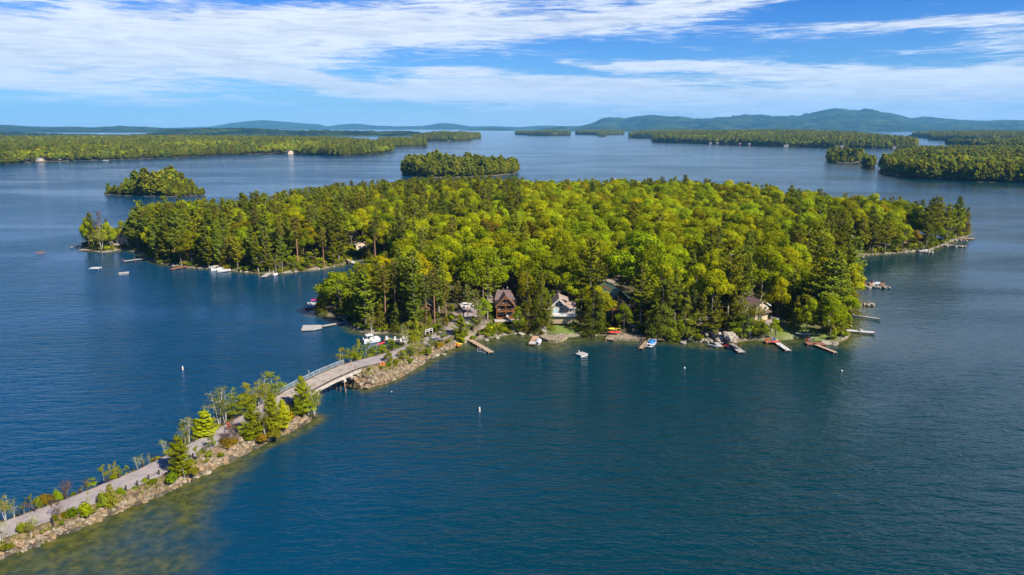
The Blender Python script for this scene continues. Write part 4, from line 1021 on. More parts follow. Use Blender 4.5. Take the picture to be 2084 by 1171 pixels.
bstrip('girder', mconc, lambda p, s: [(-.25, p[2] - .18), (.25, p[2] - .18), (.25, p[2] - 1.05), (-.25, p[2] - 1.05)])
def pier(yc, piles=5, zc=None):
    s = float(np.interp(yc, CW[:, 1], cs)); p, d, nn = cw_at(s); rz = math.atan2(nn[1], nn[0]); L = lambda q, e, z: (p[0] + nn[0] * q + d[0] * e - bo.x, p[1] + nn[1] * q + d[1] * e - bo.y, z)
    part('pier_cap', mconc, br, lambda b: b.box(L(0, 0, p[2] - 1.35), (2 * HW + .7, .7, .6), rz))
    for i in range(piles):
        q = -HW + .2 + i * (2 * HW - .2) / (piles - 1); out = (i == piles - 1) * .5
        part('pile', mpile, br, lambda b: b.cyl(L(q + out, 0, -1.5), L(q, 0, p[2] - 1.6), .17, .15, 7))
    part('brace', mpile, br, lambda b: b.bar(L(-HW, .2, .8), L(HW, .2, p[2] - 1.9), .12, .18))
pier(150.0); pier(152.0, 4); pier(143.0, 4)
for yc, sgn in ((139.6, -1), (157.0, 1)):
    s = float(np.interp(yc, CW[:, 1], cs)); p, d, nn = cw_at(s); rz = math.atan2(nn[1], nn[0])
    part('abutment', mconc, br, lambda b: b.box((p[0] - bo.x, p[1] - bo.y, p[2] - 1.6), (2 * HW + .2, .8, 2.8), rz))
mrail = mat('pale blue grey galvanised steel', (.26, .31, .34), .5, .1, 2, metal=.2)
rs0, rs1 = bs0 - 1.5, bs1 - 2.0
def rl(name, z0, w_=.07, sg=-1, s0=rs0, s1=rs1): return bstrip(name, mrail, lambda p, s: [(sg * (HW + .05) - w_ / 2, p[2] + z0), (sg * (HW + .05) + w_ / 2, p[2] + z0), (sg * (HW + .05) + w_ / 2, p[2] + z0 - w_), (sg * (HW + .05) - w_ / 2, p[2] + z0 - w_)], s0, s1, .8)
rl('handrail', 1.15, .10); rl('lower_rail', .30)
for s in np.arange(rs0, rs1, 1.9):
    p, d, nn = cw_at(s); part('rail_post', mrail, br, lambda b: b.box((p[0] - nn[0] * (HW + .05) - bo.x, p[1] - nn[1] * (HW + .05) - bo.y, p[2] + .56), (.11, .11, 1.15), math.atan2(nn[1], nn[0])))
bb = MB()
for s in np.arange(rs0, rs1, .16):
    p, d, nn = cw_at(s); bb.box((p[0] - nn[0] * (HW + .05) - bo.x, p[1] - nn[1] * (HW + .05) - bo.y, p[2] + .68), (.03, .05, .85), math.atan2(nn[1], nn[0]))
tag(bb.build('balusters', mrail, br), kind='stuff')
msign = mat('cream painted board', (.75, .70, .58), .6, .05)
g = G(648, 770, 4.0); sgn_ = empty('sign', (-46.9, 148.6, 4.2), R(130), 'small cream sign fixed to the pale blue bridge railing', 'sign'); part('sign_board', msign, sgn_, lambda b: b.box((0, 0, .85), (.62, .05, .5))); part('post', mrail, sgn_, lambda b: b.box((0, .05, .45), (.06, .05, .95)))

# bollards and rope along the causeway
mboll = mat('dark creosoted post', (.035, .024, .020), .85, .3, 4)
PL = [(39, 1049), (71, 1040), (104, 1027), (133, 1014), (162, 1003), (217, 981), (242, 972), (291, 949), (315, 939), (374, 910), (396, 899), (414, 888), (454, 865), (485, 847)]
PR = [(40, 1084), (108, 1064), (138, 1047), (170, 1034), (199, 1023), (257, 997), (280, 987), (303, 975), (324, 965), (350, 952), (393, 931), (414, 918), (453, 897), (489, 878)]
bp = None
for side, A_ in (('far', PL), ('near', PR)):
    for i, (a, b) in enumerate(A_):
        g = G(a, b + 1, 2.02); nm = 'water side of the causeway road' if side == 'near' else 'far side of the causeway road'
        pos = ('first', 'second', 'third', 'fourth', 'fifth', 'sixth', 'seventh', 'eighth', 'ninth', 'tenth', 'eleventh', 'twelfth', 'thirteenth', 'fourteenth')[i]
        o = empty('bollard', (g[0], g[1], 1.95), random.uniform(0, 1), f'dark wooden post, {pos} from the left on the {nm}', 'bollard', f'dark posts along the {nm}')
        o.rotation_euler[0] = random.uniform(-.06, .06)
        if bp is None: bp = (mesh_np('post', *(lambda b_: (b_.V, b_.F))(MB().cyl((0, 0, -.3), (0, 0, .88), .135, .125, 8)), (mboll,)), mesh_np('cap', *(lambda b_: (b_.V, b_.F))(MB().cyl((0, 0, .885), (0, 0, .95), .14, .09, 8)), (mboll,)))
        link('post', bp[0], o); link('cap', bp[1], o)
rb_ = MB()
for a, b in zip(PR[6:9] + PR[10:13], PR[7:10] + PR[11:14]):
    p0 = G(a[0], a[1], 2.02); p1 = G(b[0], b[1], 2.02); q = [(p0[0] + (p1[0] - p0[0]) * t_, p0[1] + (p1[1] - p0[1]) * t_, 2.72 - .9 * t_ * (1 - t_)) for t_ in (0, .2, .4, .6, .8, 1)]
    v, f = tubes([(q, [.025] * 6)], 4); rb_.add(v, f)
tag(rb_.build('rope', mboll), 'dark sagging rope strung between the posts on the water side of the causeway', 'rope')

mcone = mat('orange traffic cone plastic', (.85, .16, .02), .5, .05)
for (a, b), lab in (((775, 745), 'left of the pair of orange traffic cones just past the bridge'), ((781, 743), 'right of the pair of orange traffic cones just past the bridge')):
    g = G(a, b, 3.0); o = empty('traffic_cone', (g[0], g[1], 2.95), 0, lab, 'traffic cone', 'orange cones past the bridge')
    part('cone', mcone, o, lambda b_: b_.cyl((0, 0, .05), (0, 0, .95), .22, .05, 10)); part('base', mcone, o, lambda b_: b_.box((0, 0, .02), (.5, .5, .06)))
mpaint = mat('white road paint', (.70, .69, .66), .8, .15, 3); mred = mat('red road paint', (.6, .05, .03), .7, .1, 3)
g = G(452, 890, 2.1); g2 = G(466, 893, 2.1)
pm = MB()
for dx_, dy_, a_, b_ in ((-.9, .1, 1.3, .38), (.55, -.5, 1.2, .36), (-.2, -.15, .5, .22), (1.0, -.75, .4, .3)): pm.box((g[0] + .6 + dx_, g[1] + dy_, 2.115), (a_, b_, .012), R(-14))
tag(pm.build('road_marking', mpaint), 'worn white marking painted across the causeway road', 'road marking')
g = G(466, 876, 2.3); rm_ = MB()
for dz_ in (.55, .0): rm_.box((g[0], g[1], 3.0 + dz_), (.34, .04, .36), R(20))
so_ = empty('sign', (g[0], g[1], 2.1), 0, 'pair of small red square signs on a thin post on the causeway road edge', 'sign')
part('sign_board', mred, so_, lambda b: b.box((0, 0, 1.5), (.5, .04, .45), R(20))); part('sign_board', mred, so_, lambda b: b.box((0, 0, .95), (.5, .04, .45), R(20))); part('post', mboll, so_, lambda b: b.bar((0, .04, -.2), (0, .04, 1.75), .05))

# ------------------------------------------------------------------ plants on the causeway
BUSH = {m_: [bush_mesh(300 + i + 10 * j, 1, 1, 1300, .075, m_, 8) for i in range(3)] for j, m_ in enumerate(('bright', 'hemlock', 'orange', 'birch', 'pine'))}
def bush(px, py, w_px, h_px, m_, label, z=1.2, group=None, ground=None):
    p = G(px, py, z) if ground is None else ground[:2]; d = math.hypot(p[0], p[1], ); k = math.sqrt(d * d + 3400) / FPX
    o = tag(link('bush', random.choice(BUSH[m_]), None, (p[0], p[1], z - .1)), label, 'bush', group); o.scale = (w_px * k / 2, w_px * k / 2, h_px * k * 1.05); o.rotation_euler[2] = random.uniform(0, 6); return o
def cplant(kind, bx, by, top, label, z, sx=1., var=None, rz=None, cat='tree'):
    g = G(bx, by, z); h = (zat(top, g[1]) - z); return place(kind, g[0], g[1], z - .15, max(.8, h), sx, rz, var, label, cat)
SP, BB, RS = 'small_pine', 'bare_birch', 'rust_shrub'
for a in [
    (BI, 12, 1064, 1008, 'leaning sparse birch clump at the left picture edge beyond the road', 1.6, .9, 1), (BB, 30, 1060, 1018, 'thin white birch right of the leaning clump at the left edge', 1.6, .9, 0), (BI, 67, 1041, 1004, 'small birch with one crooked white trunk beyond the road', 1.7, .75, 2),
    (RS, 60, 1042, 1015, 'reddish twiggy sapling left of the small crooked birch', 1.5, 1., 0), (RS, 138, 1012, 978, 'reddish bare sapling with forked crown beyond the road', 1.7, 1., 1), (RS, 128, 1015, 998, 'low rusty shrub at the foot of the reddish bare sapling', 1.7, 1.4, 0),
    ('young_tree', 187, 998, 970, 'vivid green rounded sapling beyond the road', 1.6, 1.2, 0), (RS, 178, 1002, 975, 'rusty twigs left of the vivid green sapling', 1.6, .8, 1), (BI, 168, 1003, 988, 'tiny white stemmed birch beyond the road', 1.7, .9, 2), (BI, 236, 972, 952, 'small sparse birch beyond the middle of the near road', 1.6, 1.1, 0),
    ('young_tree', 258, 962, 945, 'tiny green sapling beyond the road', 1.6, 1., 1), (BB, 280, 955, 928, 'grey bare sapling beyond the road', 1.6, 1.1, 1), (BB, 304, 944, 924, 'short forked birch beyond the road', 1.6, 1.2, 0), (BI, 292, 950, 934, 'low leafy sapling left of the short forked birch', 1.6, 1.1, 2),
    (BB, 4, 1108, 1058, 'leaning bare birch at the left picture edge on the stony bank', 1.4, 1.2, 1), (BB, 72, 1078, 1048, 'forked bare birch on the stony bank near the left edge', 1.3, 1.3, 0), (RS, 119, 1060, 1018, 'tall thin rusty twigged sapling in front of the road', 1.4, .7, 1), (BB, 184, 1043, 998, 'slender bare sapling with yellow tips in front of the road', 1.4, .5, 2),
    ('small_spruce', 228, 1028, 984, 'bright yellow feathery conifer on the stony bank', 1.2, 1.3, 0), (SP, 370, 968, 888, 'bushy bright pine standing at the road edge left of centre of the causeway', 1.3, 1.15, 0), (BB, 376, 974, 925, 'bare birch leaning right beside the bushy bright pine', 1.0, 1., 2),
    (BB, 336, 926, 892, 'grey bare sapling behind the bushy bright pine', 1.7, 1., 1), (BB, 370, 906, 858, 'dead grey birch beyond the road left of the white pair', 1.5, .8, 2), (BB, 386, 902, 846, 'pair of white birch trunks beyond the road', 1.6, 1.25, 0), (BI, 378, 903, 858, 'yellow green birch by the white pair beyond the road', 1.5, .8, 2),
    (SP, 420, 892, 836, 'dark green rounded pine beyond the road', 1.5, 1.35, 1), (SP, 405, 896, 852, 'smaller dark green pine left of the rounded one beyond the road', 1.4, 1.2, 2), (BB, 447, 868, 786, 'tall bare topped birch beyond the road', 1.5, 1.25, 0), (BI, 460, 866, 800, 'leaning birch right of the tall bare topped one', 1.4, 1.1, 1), ('young_tree', 435, 885, 845, 'low green tree under the tall bare topped birch', 1.5, 1.2, 2),
    (BI, 485, 850, 795, 'arching yellow green birch beyond the road', 1.5, 1.4, 0), (BI, 508, 838, 782, 'round light green birch beyond the road before the bridge', 1.5, 1.3, 3), (BB, 528, 830, 774, 'white bare birch top behind the light green birches', 1.5, 1., 1), (BI, 540, 828, 768, 'light green birch left of the rounded pair', 1.5, 1.3, 1),
    (BI, 562, 822, 757, 'rounded bright birch pair beyond the near end of the bridge', 1.5, 1.35, 3), ('young_tree', 498, 845, 800, 'broad bush like tree under the light green birches', 1.5, 1.8, 3), ('young_tree', 478, 856, 820, 'low leafy tree beyond the road bend', 1.5, 1.7, 0),
    (SP, 516, 892, 824, 'golden green pine on the near bank before the bridge', 1.4, 1.1, 1), (SP, 556, 880, 800, 'tallest golden pine on the near bank before the bridge', 1.6, .9, 2), (BI, 510, 895, 830, 'white stemmed birch in front of the golden pines', 1.2, .8, 2), (BI, 540, 888, 825, 'leafy birch between the golden pines', 1.2, 1., 1), (SP, 578, 872, 815, 'green pine right of the tallest golden one', 1.3, 1.1, 0),
    (BB, 430, 920, 882, 'thin white sapling on the stony bank', 1.5, 1., 0), ('young_tree', 433, 918, 884, 'sparse light green sapling on the stony bank', 1.4, .7, 1), (BB, 427, 924, 903, 'short white bare stems on the stony bank', 1.0, 1.1, 1), (RS, 474, 902, 848, 'bare reddish dead sapling leaning over the road', 1.4, .8, 0), (RS, 462, 905, 880, 'rusty twigs beside the bare reddish sapling', 1.4, 1.2, 1),
    (SP, 618, 846, 767, 'tall green pine standing before the bridge deck', 1.0, .95, 0), (BB, 627, 848, 785, 'white birch trunks in front of the bridge deck', .8, 1.2, 0), (BI, 640, 846, 786, 'birch with pale arched trunk at the tip of the near bank', .6, 1.1, 1), ('young_tree', 628, 850, 812, 'leafy bush tree at the tip of the near bank', .8, 1.4, 2), ('young_tree', 606, 852, 820, 'small tree under the tall green pine', 1., 1.2, 3),
    (BB, 694, 746, 708, 'pale leaning sapling beyond the far end of the railing', 1.4, 1.3, 2), (BI, 700, 744, 706, 'leaning yellow green birch beyond the railing', 1.3, 1., 2), (BI, 715, 742, 704, 'second leaning birch beyond the railing', 1.3, 1., 0), ('small_spruce', 731, 738, 688, 'pointed green spruce beyond the far end of the bridge', 1.3, 1., 1), ('young_tree', 722, 740, 712, 'low green sapling by the pointed spruce', 1.4, 1.4, 1),
    (BI, 749, 732, 695, 'forked white birch beyond the road past the bridge', 1.6, 1.2, 0), ('young_tree', 765, 726, 702, 'low bright tree beyond the road past the bridge', 1.6, 1.6, 0), ('young_tree', 780, 722, 698, 'rounded green tree beyond the road below the marina dock', 1.6, 1.6, 2), ('young_tree', 800, 716, 692, 'rounded tree in front of the marina dock', 1.7, 1.4, 1), ('young_tree', 757, 730, 708, 'green shrub tree beside the forked white birch', 1.6, 1.4, 3),
    (BI, 828, 706, 652, 'two stemmed white birch beyond the road near the island', 1.9, .95, 3), (BB, 824, 708, 660, 'bare pale birch beside the two stemmed one', 1.9, .9, 1), ('small_spruce', 848, 698, 650, 'narrow yellow green spruce beyond the road near the island', 2.1, 1., 0), (BI, 858, 696, 668, 'small sapling left of the white wooden rail', 2.1, 1., 2), ('young_tree', 838, 704, 680, 'low tree at the foot of the white birches', 1.9, 1.3, 1),
    ('young_tree', 792, 744, 712, 'sapling with flat green crown at the road edge past the cones', 2., 1.1, 2), ('young_tree', 820, 738, 712, 'dense yellow green bush tree on the water side past the bridge', 1.3, 1.6, 1), (BI, 842, 728, 690, 'sparse pale birch on the water side past the bridge', 1.4, 1.3, 1), (BI, 856, 722, 686, 'second sparse birch on the water side past the bridge', 1.4, 1.3, 0), ('young_tree', 832, 733, 705, 'broad olive bush tree on the water side', 1.3, 1.7, 3),
    (BI, 876, 712, 682, 'thin green saplings near the end of the causeway', 1.6, 1.2, 3), ('young_tree', 900, 700, 662, 'light green tree at the end of the causeway', 1.8, 1., 0), ('young_tree', 886, 708, 690, 'low shrub tree near the end of the causeway', 1.6, 1.4, 2)]:
    cplant(*a[:5], *a[5:])
for a in [(92, 1032, 30, 22, 'orange', 'rusty orange bush beyond the road near the left edge', 1.5), (80, 1036, 16, 20, 'birch', 'pale green bush left of the rusty orange one', 1.5), (120, 1020, 16, 20, 'bright', 'green bush left of the reddish bare sapling', 1.6), (150, 1010, 12, 9, 'bright', 'tiny green tuft beyond the road', 1.6),
          (50, 1086, 24, 20, 'bright', 'bright green bush on the bank near the left edge', 1.5), (112, 1065, 12, 16, 'pine', 'small dark bush at the foot of the rusty sapling', 1.5), (146, 1058, 26, 20, 'bright', 'round green bush on the bank in front of the road', 1.3), (130, 1056, 22, 12, 'orange', 'brownish low scrub on the bank', 1.4), (175, 1047, 34, 20, 'bright', 'wide green bush hiding a post on the bank', 1.3),
          (214, 1030, 26, 24, 'birch', 'olive bush left of the yellow conifer', 1.3), (246, 1010, 20, 16, 'bright', 'green bush right of the yellow conifer', 1.4), (233, 977, 20, 12, 'bright', 'low green bush beyond the road under the small birch', 1.6), (295, 984, 16, 10, 'bright', 'small green bush beside a post', 1.6), (270, 998, 20, 8, 'bright', 'flat green scrub on the bank', 1.5),
          (352, 985, 30, 24, 'bright', 'rounded bush below the bushy bright pine', .8), (395, 968, 22, 18, 'birch', 'yellow scrub right of the bushy bright pine', 1.), (466, 908, 36, 14, 'orange', 'orange brown scrub on the bank', 1.5), (416, 928, 16, 14, 'birch', 'low scrub among the bank boulders', 1.2), (508, 898, 24, 18, 'bright', 'green bush below the golden pines', 1.1),
          (560, 892, 34, 20, 'birch', 'twiggy olive bush below the tallest golden pine', 1.), (590, 858, 30, 20, 'orange', 'rusty scrub before the bridge abutment', 1.4), (535, 898, 30, 14, 'orange', 'reddish scrub on the near bank slope', 1.), (790, 752, 18, 12, 'birch', 'low scrub on the stones past the bridge', 1.6), (806, 748, 16, 16, 'bright', 'bright green bush on the stones past the bridge', 1.4),
          (778, 748, 14, 8, 'bright', 'small green tuft below the cones', 2.), (735, 776, 14, 9, 'bright', 'green tuft among the stones under the bridge', .8), (795, 737, 14, 10, 'bright', 'bush at the foot of the flat crowned sapling', 2.2), (868, 722, 24, 14, 'birch', 'grassy scrub above the stones near the island', 1.1), (893, 708, 24, 12, 'orange', 'rusty scrub at the end of the causeway', 1.2)]:
    bush(*a)
VN = 0
for s_ in np.arange(16, ST[SY > 184][0], 1.35):
    p, d, nn = cw_at(s_)
    if 137 < p[1] < 156: continue
    for side in (-1, 1):
        if random.random() > (.62 if side < 0 else .42) * (1.15 if p[1] > 112 else .8): continue
        wd = rbank(p[1]) if side > 0 else lbank(p[1]); u = random.uniform(.15, .7); q = side * (HW + .4 + wd * u); x_q, y_q, z_q = p[0] + nn[0] * q, p[1] + nn[1] * q, p[2] * (1 - .7 * u)
        wh_ = 'far' if side < 0 else 'water'; part_ = 'near stretch' if p[1] < 110 else 'middle stretch' if p[1] < 137 else 'stretch past the bridge'
        if random.random() < .45 and side < 0 or (random.random() < .2):
            place(random.choice((BI, 'young_tree', BB)), x_q, y_q, z_q - .1, random.uniform(1.6, 4.2), random.uniform(.9, 1.4), None, None, f'small leafy sapling on the {wh_} side of the causeway, {part_}', 'sapling', f'saplings on the {wh_} side, {part_}', name='sapling')
        else:
            o = tag(link('bush', random.choice(BUSH[random.choice(('bright', 'birch', 'birch', 'pine', 'bright'))]), None, (x_q, y_q, z_q - .1)), f'low scrubby bush on the {wh_} side of the causeway, {part_}', 'bush', f'scrub on the {wh_} side, {part_}'); r_ = random.uniform(.45, 1.0); o.scale = (r_ * 1.2, r_ * 1.1, r_); o.rotation_euler[2] = random.uniform(0, 6)
for i_, (a_, b_) in enumerate(((1000, 682), (1008, 678), (1018, 680), (1027, 675), (1036, 678), (1046, 672), (1060, 672), (1070, 676), (992, 684), (984, 680), (976, 686), (996, 674), (1006, 670), (1016, 670), (1024, 668), (962, 680), (950, 690), (944, 684), (1000, 664), (1058, 662), (1066, 666), (1160, 664), (1172, 668), (1180, 674), (1190, 680), (1200, 682), (1222, 676), (1228, 668), (1236, 664), (1246, 660), (1272, 662), (1258, 668), (1300, 668), (1308, 674), (1360, 690), (1375, 693), (1420, 692), (1434, 684))):
    g_ = GT(a_, b_); z_ = float(g_[2]); o = tag(link('bush', random.choice(BUSH[random.choice(('bright', 'birch', 'bright', 'hemlock', 'birch'))]), None, (g_[0], g_[1], z_ - .1)), 'leafy shore bush on the bank ' + ('between the tan plank dock and the log house' if a_ < 1080 else 'below the tan cottage' if a_ < 1210 else 'below the green roofed house' if a_ < 1320 else 'by the rocky knoll'), 'bush', 'shore bushes ' + ('below the log house' if a_ < 1080 else 'below the tan cottage' if a_ < 1210 else 'below the green roofed house' if a_ < 1320 else 'by the rocky knoll'))
    r_ = random.uniform(.7, 1.5); o.scale = (r_ * 1.25, r_ * 1.1, r_ * .95); o.rotation_euler[2] = random.uniform(0, 6)
# rough grass along both verges
gv = []; rng2 = np.random.default_rng(77)
for s in np.arange(10, ST[SY > 190][0], .12):
    p, d, nn = cw_at(s)
    if 138 < p[1] < 154: continue
    for side in (-1, 1):
        wd = rbank(p[1]) if side > 0 else lbank(p[1])
        if float(vnoise(s, side * 40, 2.6, 6)) < .48: continue
        u = rng2.uniform(.05, .55); q = side * (HW + .15 + wd * u); gv.append((p[0] + nn[0] * q, p[1] + nn[1] * q, p[2] * (1 - .75 * u) + .02, s))
gv = np.array(gv); C = np.repeat(gv[:, :3], 3, 0) + rng2.normal(size=(len(gv) * 3, 3)) * np.array([.25, .25, .04]); C[:, 2] += .12
V_, F_, T_ = leaves(rng2, C, rng2.normal(size=C.shape) * np.array([1, 1, .5]), rng2.uniform(.08, .2, len(C)), rng2.uniform(.1, .9, len(C)))
tag(link('verge_grass', mesh_np('verge grass', V_, F_, (M['birch'],), attr={'tone': T_})), 'tufts of dry yellow green grass along both verges of the causeway', 'grass', kind='stuff')

# ------------------------------------------------------------------ far hills
def hillmat(name, c1, c2, sc=.004):
    m = bpy.data.materials.new(name); m.use_nodes = True; t = NT(m.node_tree); p = t.n['Principled BSDF']; p.inputs['Roughness'].default_value = 1; p.inputs['Specular IOR Level'].default_value = 0
    tc = t.node('ShaderNodeTexCoord').outputs['Object']; a = t.noise(tc, sc, 6, .65, .4); b = t.noise(tc, sc * 9, 5, .7)
    c = t.mix(t.mr(a, .38, .64), c1, c2); c = t.mix(t.mr(b, .4, .62, 0, .55), c, tuple(x * .45 for x in c1)); c = t.mix(t.mr(t.noise(tc, sc * 2.2, 3, .5), .70, .74, 0, .5), c, (.16, .17, .06))
    t.put(p.inputs['Base Color'], c); bm_ = t.node('ShaderNodeBump'); bm_.inputs['Distance'].default_value = 60; bm_.inputs['Strength'].default_value = 1.; t.put(bm_.inputs['Height'], t.noise(tc, sc * 6, 5, .7)); t.l.new(bm_.outputs[0], p.inputs['Normal'])
    return m
mhill = hillmat('wooded hillside', (.008, .020, .010), (.070, .105, .020))


def hills(name, prof, dist, depth, label_kind='structure', base_px=None, rough=.12, m=mhill, step=None, seed=1, front=None, sharp=1.):
    """prof: skyline as photograph pixels; built as a real range 'depth' metres thick with its crest at 'dist'"""
    xs = np.arange(prof[0][0], prof[-1][0] + 1, step or 5.); sky_ = np.interp(xs, [a for a, b in prof], [b for a, b in prof]); k_ = np.ones(5) / 5; pad = np.concatenate([[sky_[0]] * 2, sky_, [sky_[-1]] * 2]); sky_ = np.convolve(pad, k_, 'valid') if sharp < 1 else sky_
    NV = 26; rows = []
    t_ = np.linspace(0, 1.5, NV)
    ang = (xs - 1042) / FPX
    for j, t in enumerate(t_):
        d = (front or (dist - depth)) + (dist - (front or (dist - depth))) * t; Yv = np.full(len(xs), d) + (0); Xv = ang * math.cos(TH) * d
        hmax = np.array([zat(s_, dist) for s_ in sky_])
        f = (math.sin(min(t, 1) * math.pi / 2) ** 1.7) if t <= 1 else max(-.05, 1 - (t - 1) * 2.1)
        nz = (vnoise(Xv, Yv, depth * .32, seed) - .5) * .9 + (vnoise(Xv, Yv, depth * .12, seed + 1) - .5) * .4 - .75 * np.abs(2 * vnoise(Xv, Yv * .35, dist * .045, seed + 5) - 1) + .35 - .3 * np.abs(2 * vnoise(Xv, Yv * .5, dist * .016, seed + 6) - 1)
        env = 4 * min(t, 1) * (1 - min(t, 1)) if t <= 1 else .3
        fine = (vnoise(Xv, Yv, dist * .004, seed + 3) - .5) * 11 * min(1, t * 3)
        rows.append(np.stack([Xv, Yv, np.maximum(-3, np.maximum(hmax, 4) * f * (1 + np.minimum(nz, .12) * env * rough * 5.5) + fine) - (3 if j == 0 else 0)], 1))
    V = np.concatenate(rows); n = len(xs); i0 = (np.arange(NV - 1)[:, None] * n + np.arange(n - 1)[None]).ravel()
    return tag(link(name, mesh_np(name, V, np.stack([i0, i0 + 1, i0 + n + 1, i0 + n], 1), (m,), True)), kind=label_kind)


E0 = [(-1500, 252), (-700, 250)]
hills('far_hills', [(-1600, 258), (-600, 254), (-200, 250), (0, 256), (300, 262), (430, 258), (470, 251), (510, 247), (535, 245), (560, 247), (610, 251), (650, 253), (665, 258), (690, 254), (725, 251), (760, 255), (800, 257), (860, 257), (890, 252), (910, 251), (935, 254), (960, 258), (1000, 257), (1060, 259), (1100, 256), (1150, 257), (1200, 257), (1600, 256), (2100, 254), (3000, 250)], 18500, 4200, seed=3, step=6)
hills('left_hills', [(-1600, 250), (-300, 252), (-60, 252), (0, 254), (30, 256), (90, 260), (140, 258), (190, 260), (250, 256), (300, 259), (340, 261), (380, 263), (420, 266), (460, 270)], 9500, 2600, seed=5)
hills('low_headland_hills', [(935, 268.5), (960, 264), (1000, 261), (1040, 264), (1070, 266), (1085, 266)], 11500, 900, seed=7, step=3)
hills('low_headland_hills', [(1085, 268), (1115, 260), (1145, 257), (1170, 262), (1180, 268)], 10800, 900, seed=8, step=3)
hills('mountain_range', [(1150, 268), (1175, 258), (1200, 252), (1225, 243), (1245, 240), (1270, 243), (1290, 240), (1320, 237), (1350, 238), (1380, 237), (1410, 241), (1430, 240), (1455, 236), (1480, 234), (1510, 233), (1540, 236), (1570, 237), (1600, 236), (1630, 235), (1655, 230), (1680, 222), (1705, 218), (1725, 222), (1740, 222), (1758, 219), (1775, 221), (1795, 228), (1825, 234), (1850, 241), (1880, 240), (1920, 244), (1960, 246), (2000, 248), (2040, 246), (2084, 247), (2200, 244), (2600, 240), (3600, 246)], 13000, 4200, seed=9, step=4, rough=.34)
hills('foothills', [(1230, 268), (1290, 256), (1340, 251), (1400, 253), (1440, 248), (1500, 252), (1560, 247), (1610, 250), (1660, 245), (1720, 243), (1780, 247), (1850, 250), (1930, 252), (2000, 256), (2100, 254), (2300, 258), (3600, 256)], 10500, 2200, seed=15, step=4, rough=.3)
hills('wooded_hill_shore', [(-1600, 262), (-400, 266), (-100, 267), (0, 268), (60, 271), (150, 273), (230, 275), (260, 277)], 4700, 900, seed=11)
hills('wooded_hill_shore', [(262, 277), (300, 272), (340, 264), (400, 262), (480, 261), (520, 262), (560, 264), (600, 266), (640, 265), (700, 266), (760, 267), (820, 267), (850, 269), (860, 272.5)], 5000, 700, seed=12, step=4)
hills('wooded_hill_shore', [(1850, 277), (1880, 270), (1920, 267), (1960, 266), (2000, 265), (2084, 266), (2300, 262), (3400, 262)], 4600, 900, seed=13)
for nm, pts_, hh_, sd_ in (('lake_islet', [(1049, 274.5), (1075, 275), (1073, 272.5), (1052, 272.5)], 1.2, 21), ('lake_islet', [(1075, 276), (1120, 276.5), (1161, 276), (1158, 273), (1110, 272.5), (1080, 273.5)], 1.25, 22), ('lake_islet', [(1170, 274), (1220, 275.5), (1268, 274.5), (1270, 271.5), (1200, 271)], 1.2, 23), ('lake_islet', [(1217, 278.6), (1232, 278.6), (1231, 277), (1218, 277)], .8, 24), ('lake_headland', [(1280, 281), (1340, 282), (1400, 281), (1500, 275), (1400, 271), (1300, 274)], 1.3, 25),
                           ('lake_headland', [(1855, 279), (1890, 282), (1892, 285), (1960, 289), (2012, 291), (2084, 293), (2300, 298), (2300, 278), (2084, 277), (1950, 274), (1880, 275)], 1.2, 26)):
    landmass(nm, [G(*q) for q in pts_], spacing=13, pine=.8, label=f"dark wooded {'headland' if 'head' in nm else 'islet'} far out on the lake {['', 'left of the open channel', 'in mid channel, the longest of the row', 'right of the open channel', 'a mere dot in front of the row', 'behind the long low island', 'at the far right beyond the strait'][sd_ - 20]}", seed=sd_, seglen=60, size=hh_, hgt=1.05)

# ------------------------------------------------------------------ haze: one closed box of thin even air round everything
hzm = bpy.data.materials.new('haze'); hzm.use_nodes = True; t = NT(hzm.node_tree); t.n.clear()
pv = t.node('ShaderNodeVolumePrincipled'); pv.inputs['Density'].default_value = 4.2e-5; pv.inputs['Color'].default_value = (.17, .55, 1, 1); pv.inputs['Anisotropy'].default_value = .0
ou = t.node('ShaderNodeOutputMaterial'); t.l.new(pv.outputs[0], ou.inputs['Volume'])
hb = MB().box((0, 12000, 420), (64000, 30000 + 4000, 850)).build('haze', hzm)
tag(hb, kind='stuff'); hb['label'] = 'thin blue haze over the far lake'; hb['category'] = 'haze'
# ------------------------------------------------------------------ materials of houses, docks and boats
mlog = boards('dark stained log siding', (.095, .036, .016), .22, 2, .18); mlogtrim = mat('red brown timber', (.165, .068, .025), .75, .2, 3)
mroofbr = boards('maroon shingle roof', (.115, .072, .066), .25, 2, .15); mrooftan = boards('weathered tan shingle roof', (.26, .18, .145), .25, 2, .18)
mroofgr = boards('dark green metal roof', (.060, .105, .080), .45, 1, .08, .45); mroofgrey = boards('grey shingle roof', (.16, .17, .19), .3, 2, .12); mroofdk = boards('dark brown shingle roof', (.085, .058, .05), .3, 2, .15)
mtan = boards('tan clapboard', (.33, .24, .15), .2, 2, .06, gap=.75); mcream = boards('cream clapboard', (.48, .37, .26), .2, 2, .05, gap=.8); mgreyw = boards('light grey clapboard', (.45, .47, .46), .2, 2, .06, gap=.75)
mwhite = mat('white paint', (.50, .49, .465), .5, .06, 2); mbrownw = boards('brown siding', (.20, .10, .05), .2, 2, .12); mredw = boards('brick red siding', (.24, .08, .05), .25, 2, .1); morw = boards('orange brown siding', (.28, .12, .04), .25, 2, .12)
mglass = mat('dark window glass', (.03, .045, .055), .08, .3, .7, spec=.8); mglassl = mat('curtained window glass', (.32, .42, .42), .15, .2, .7, spec=.8)
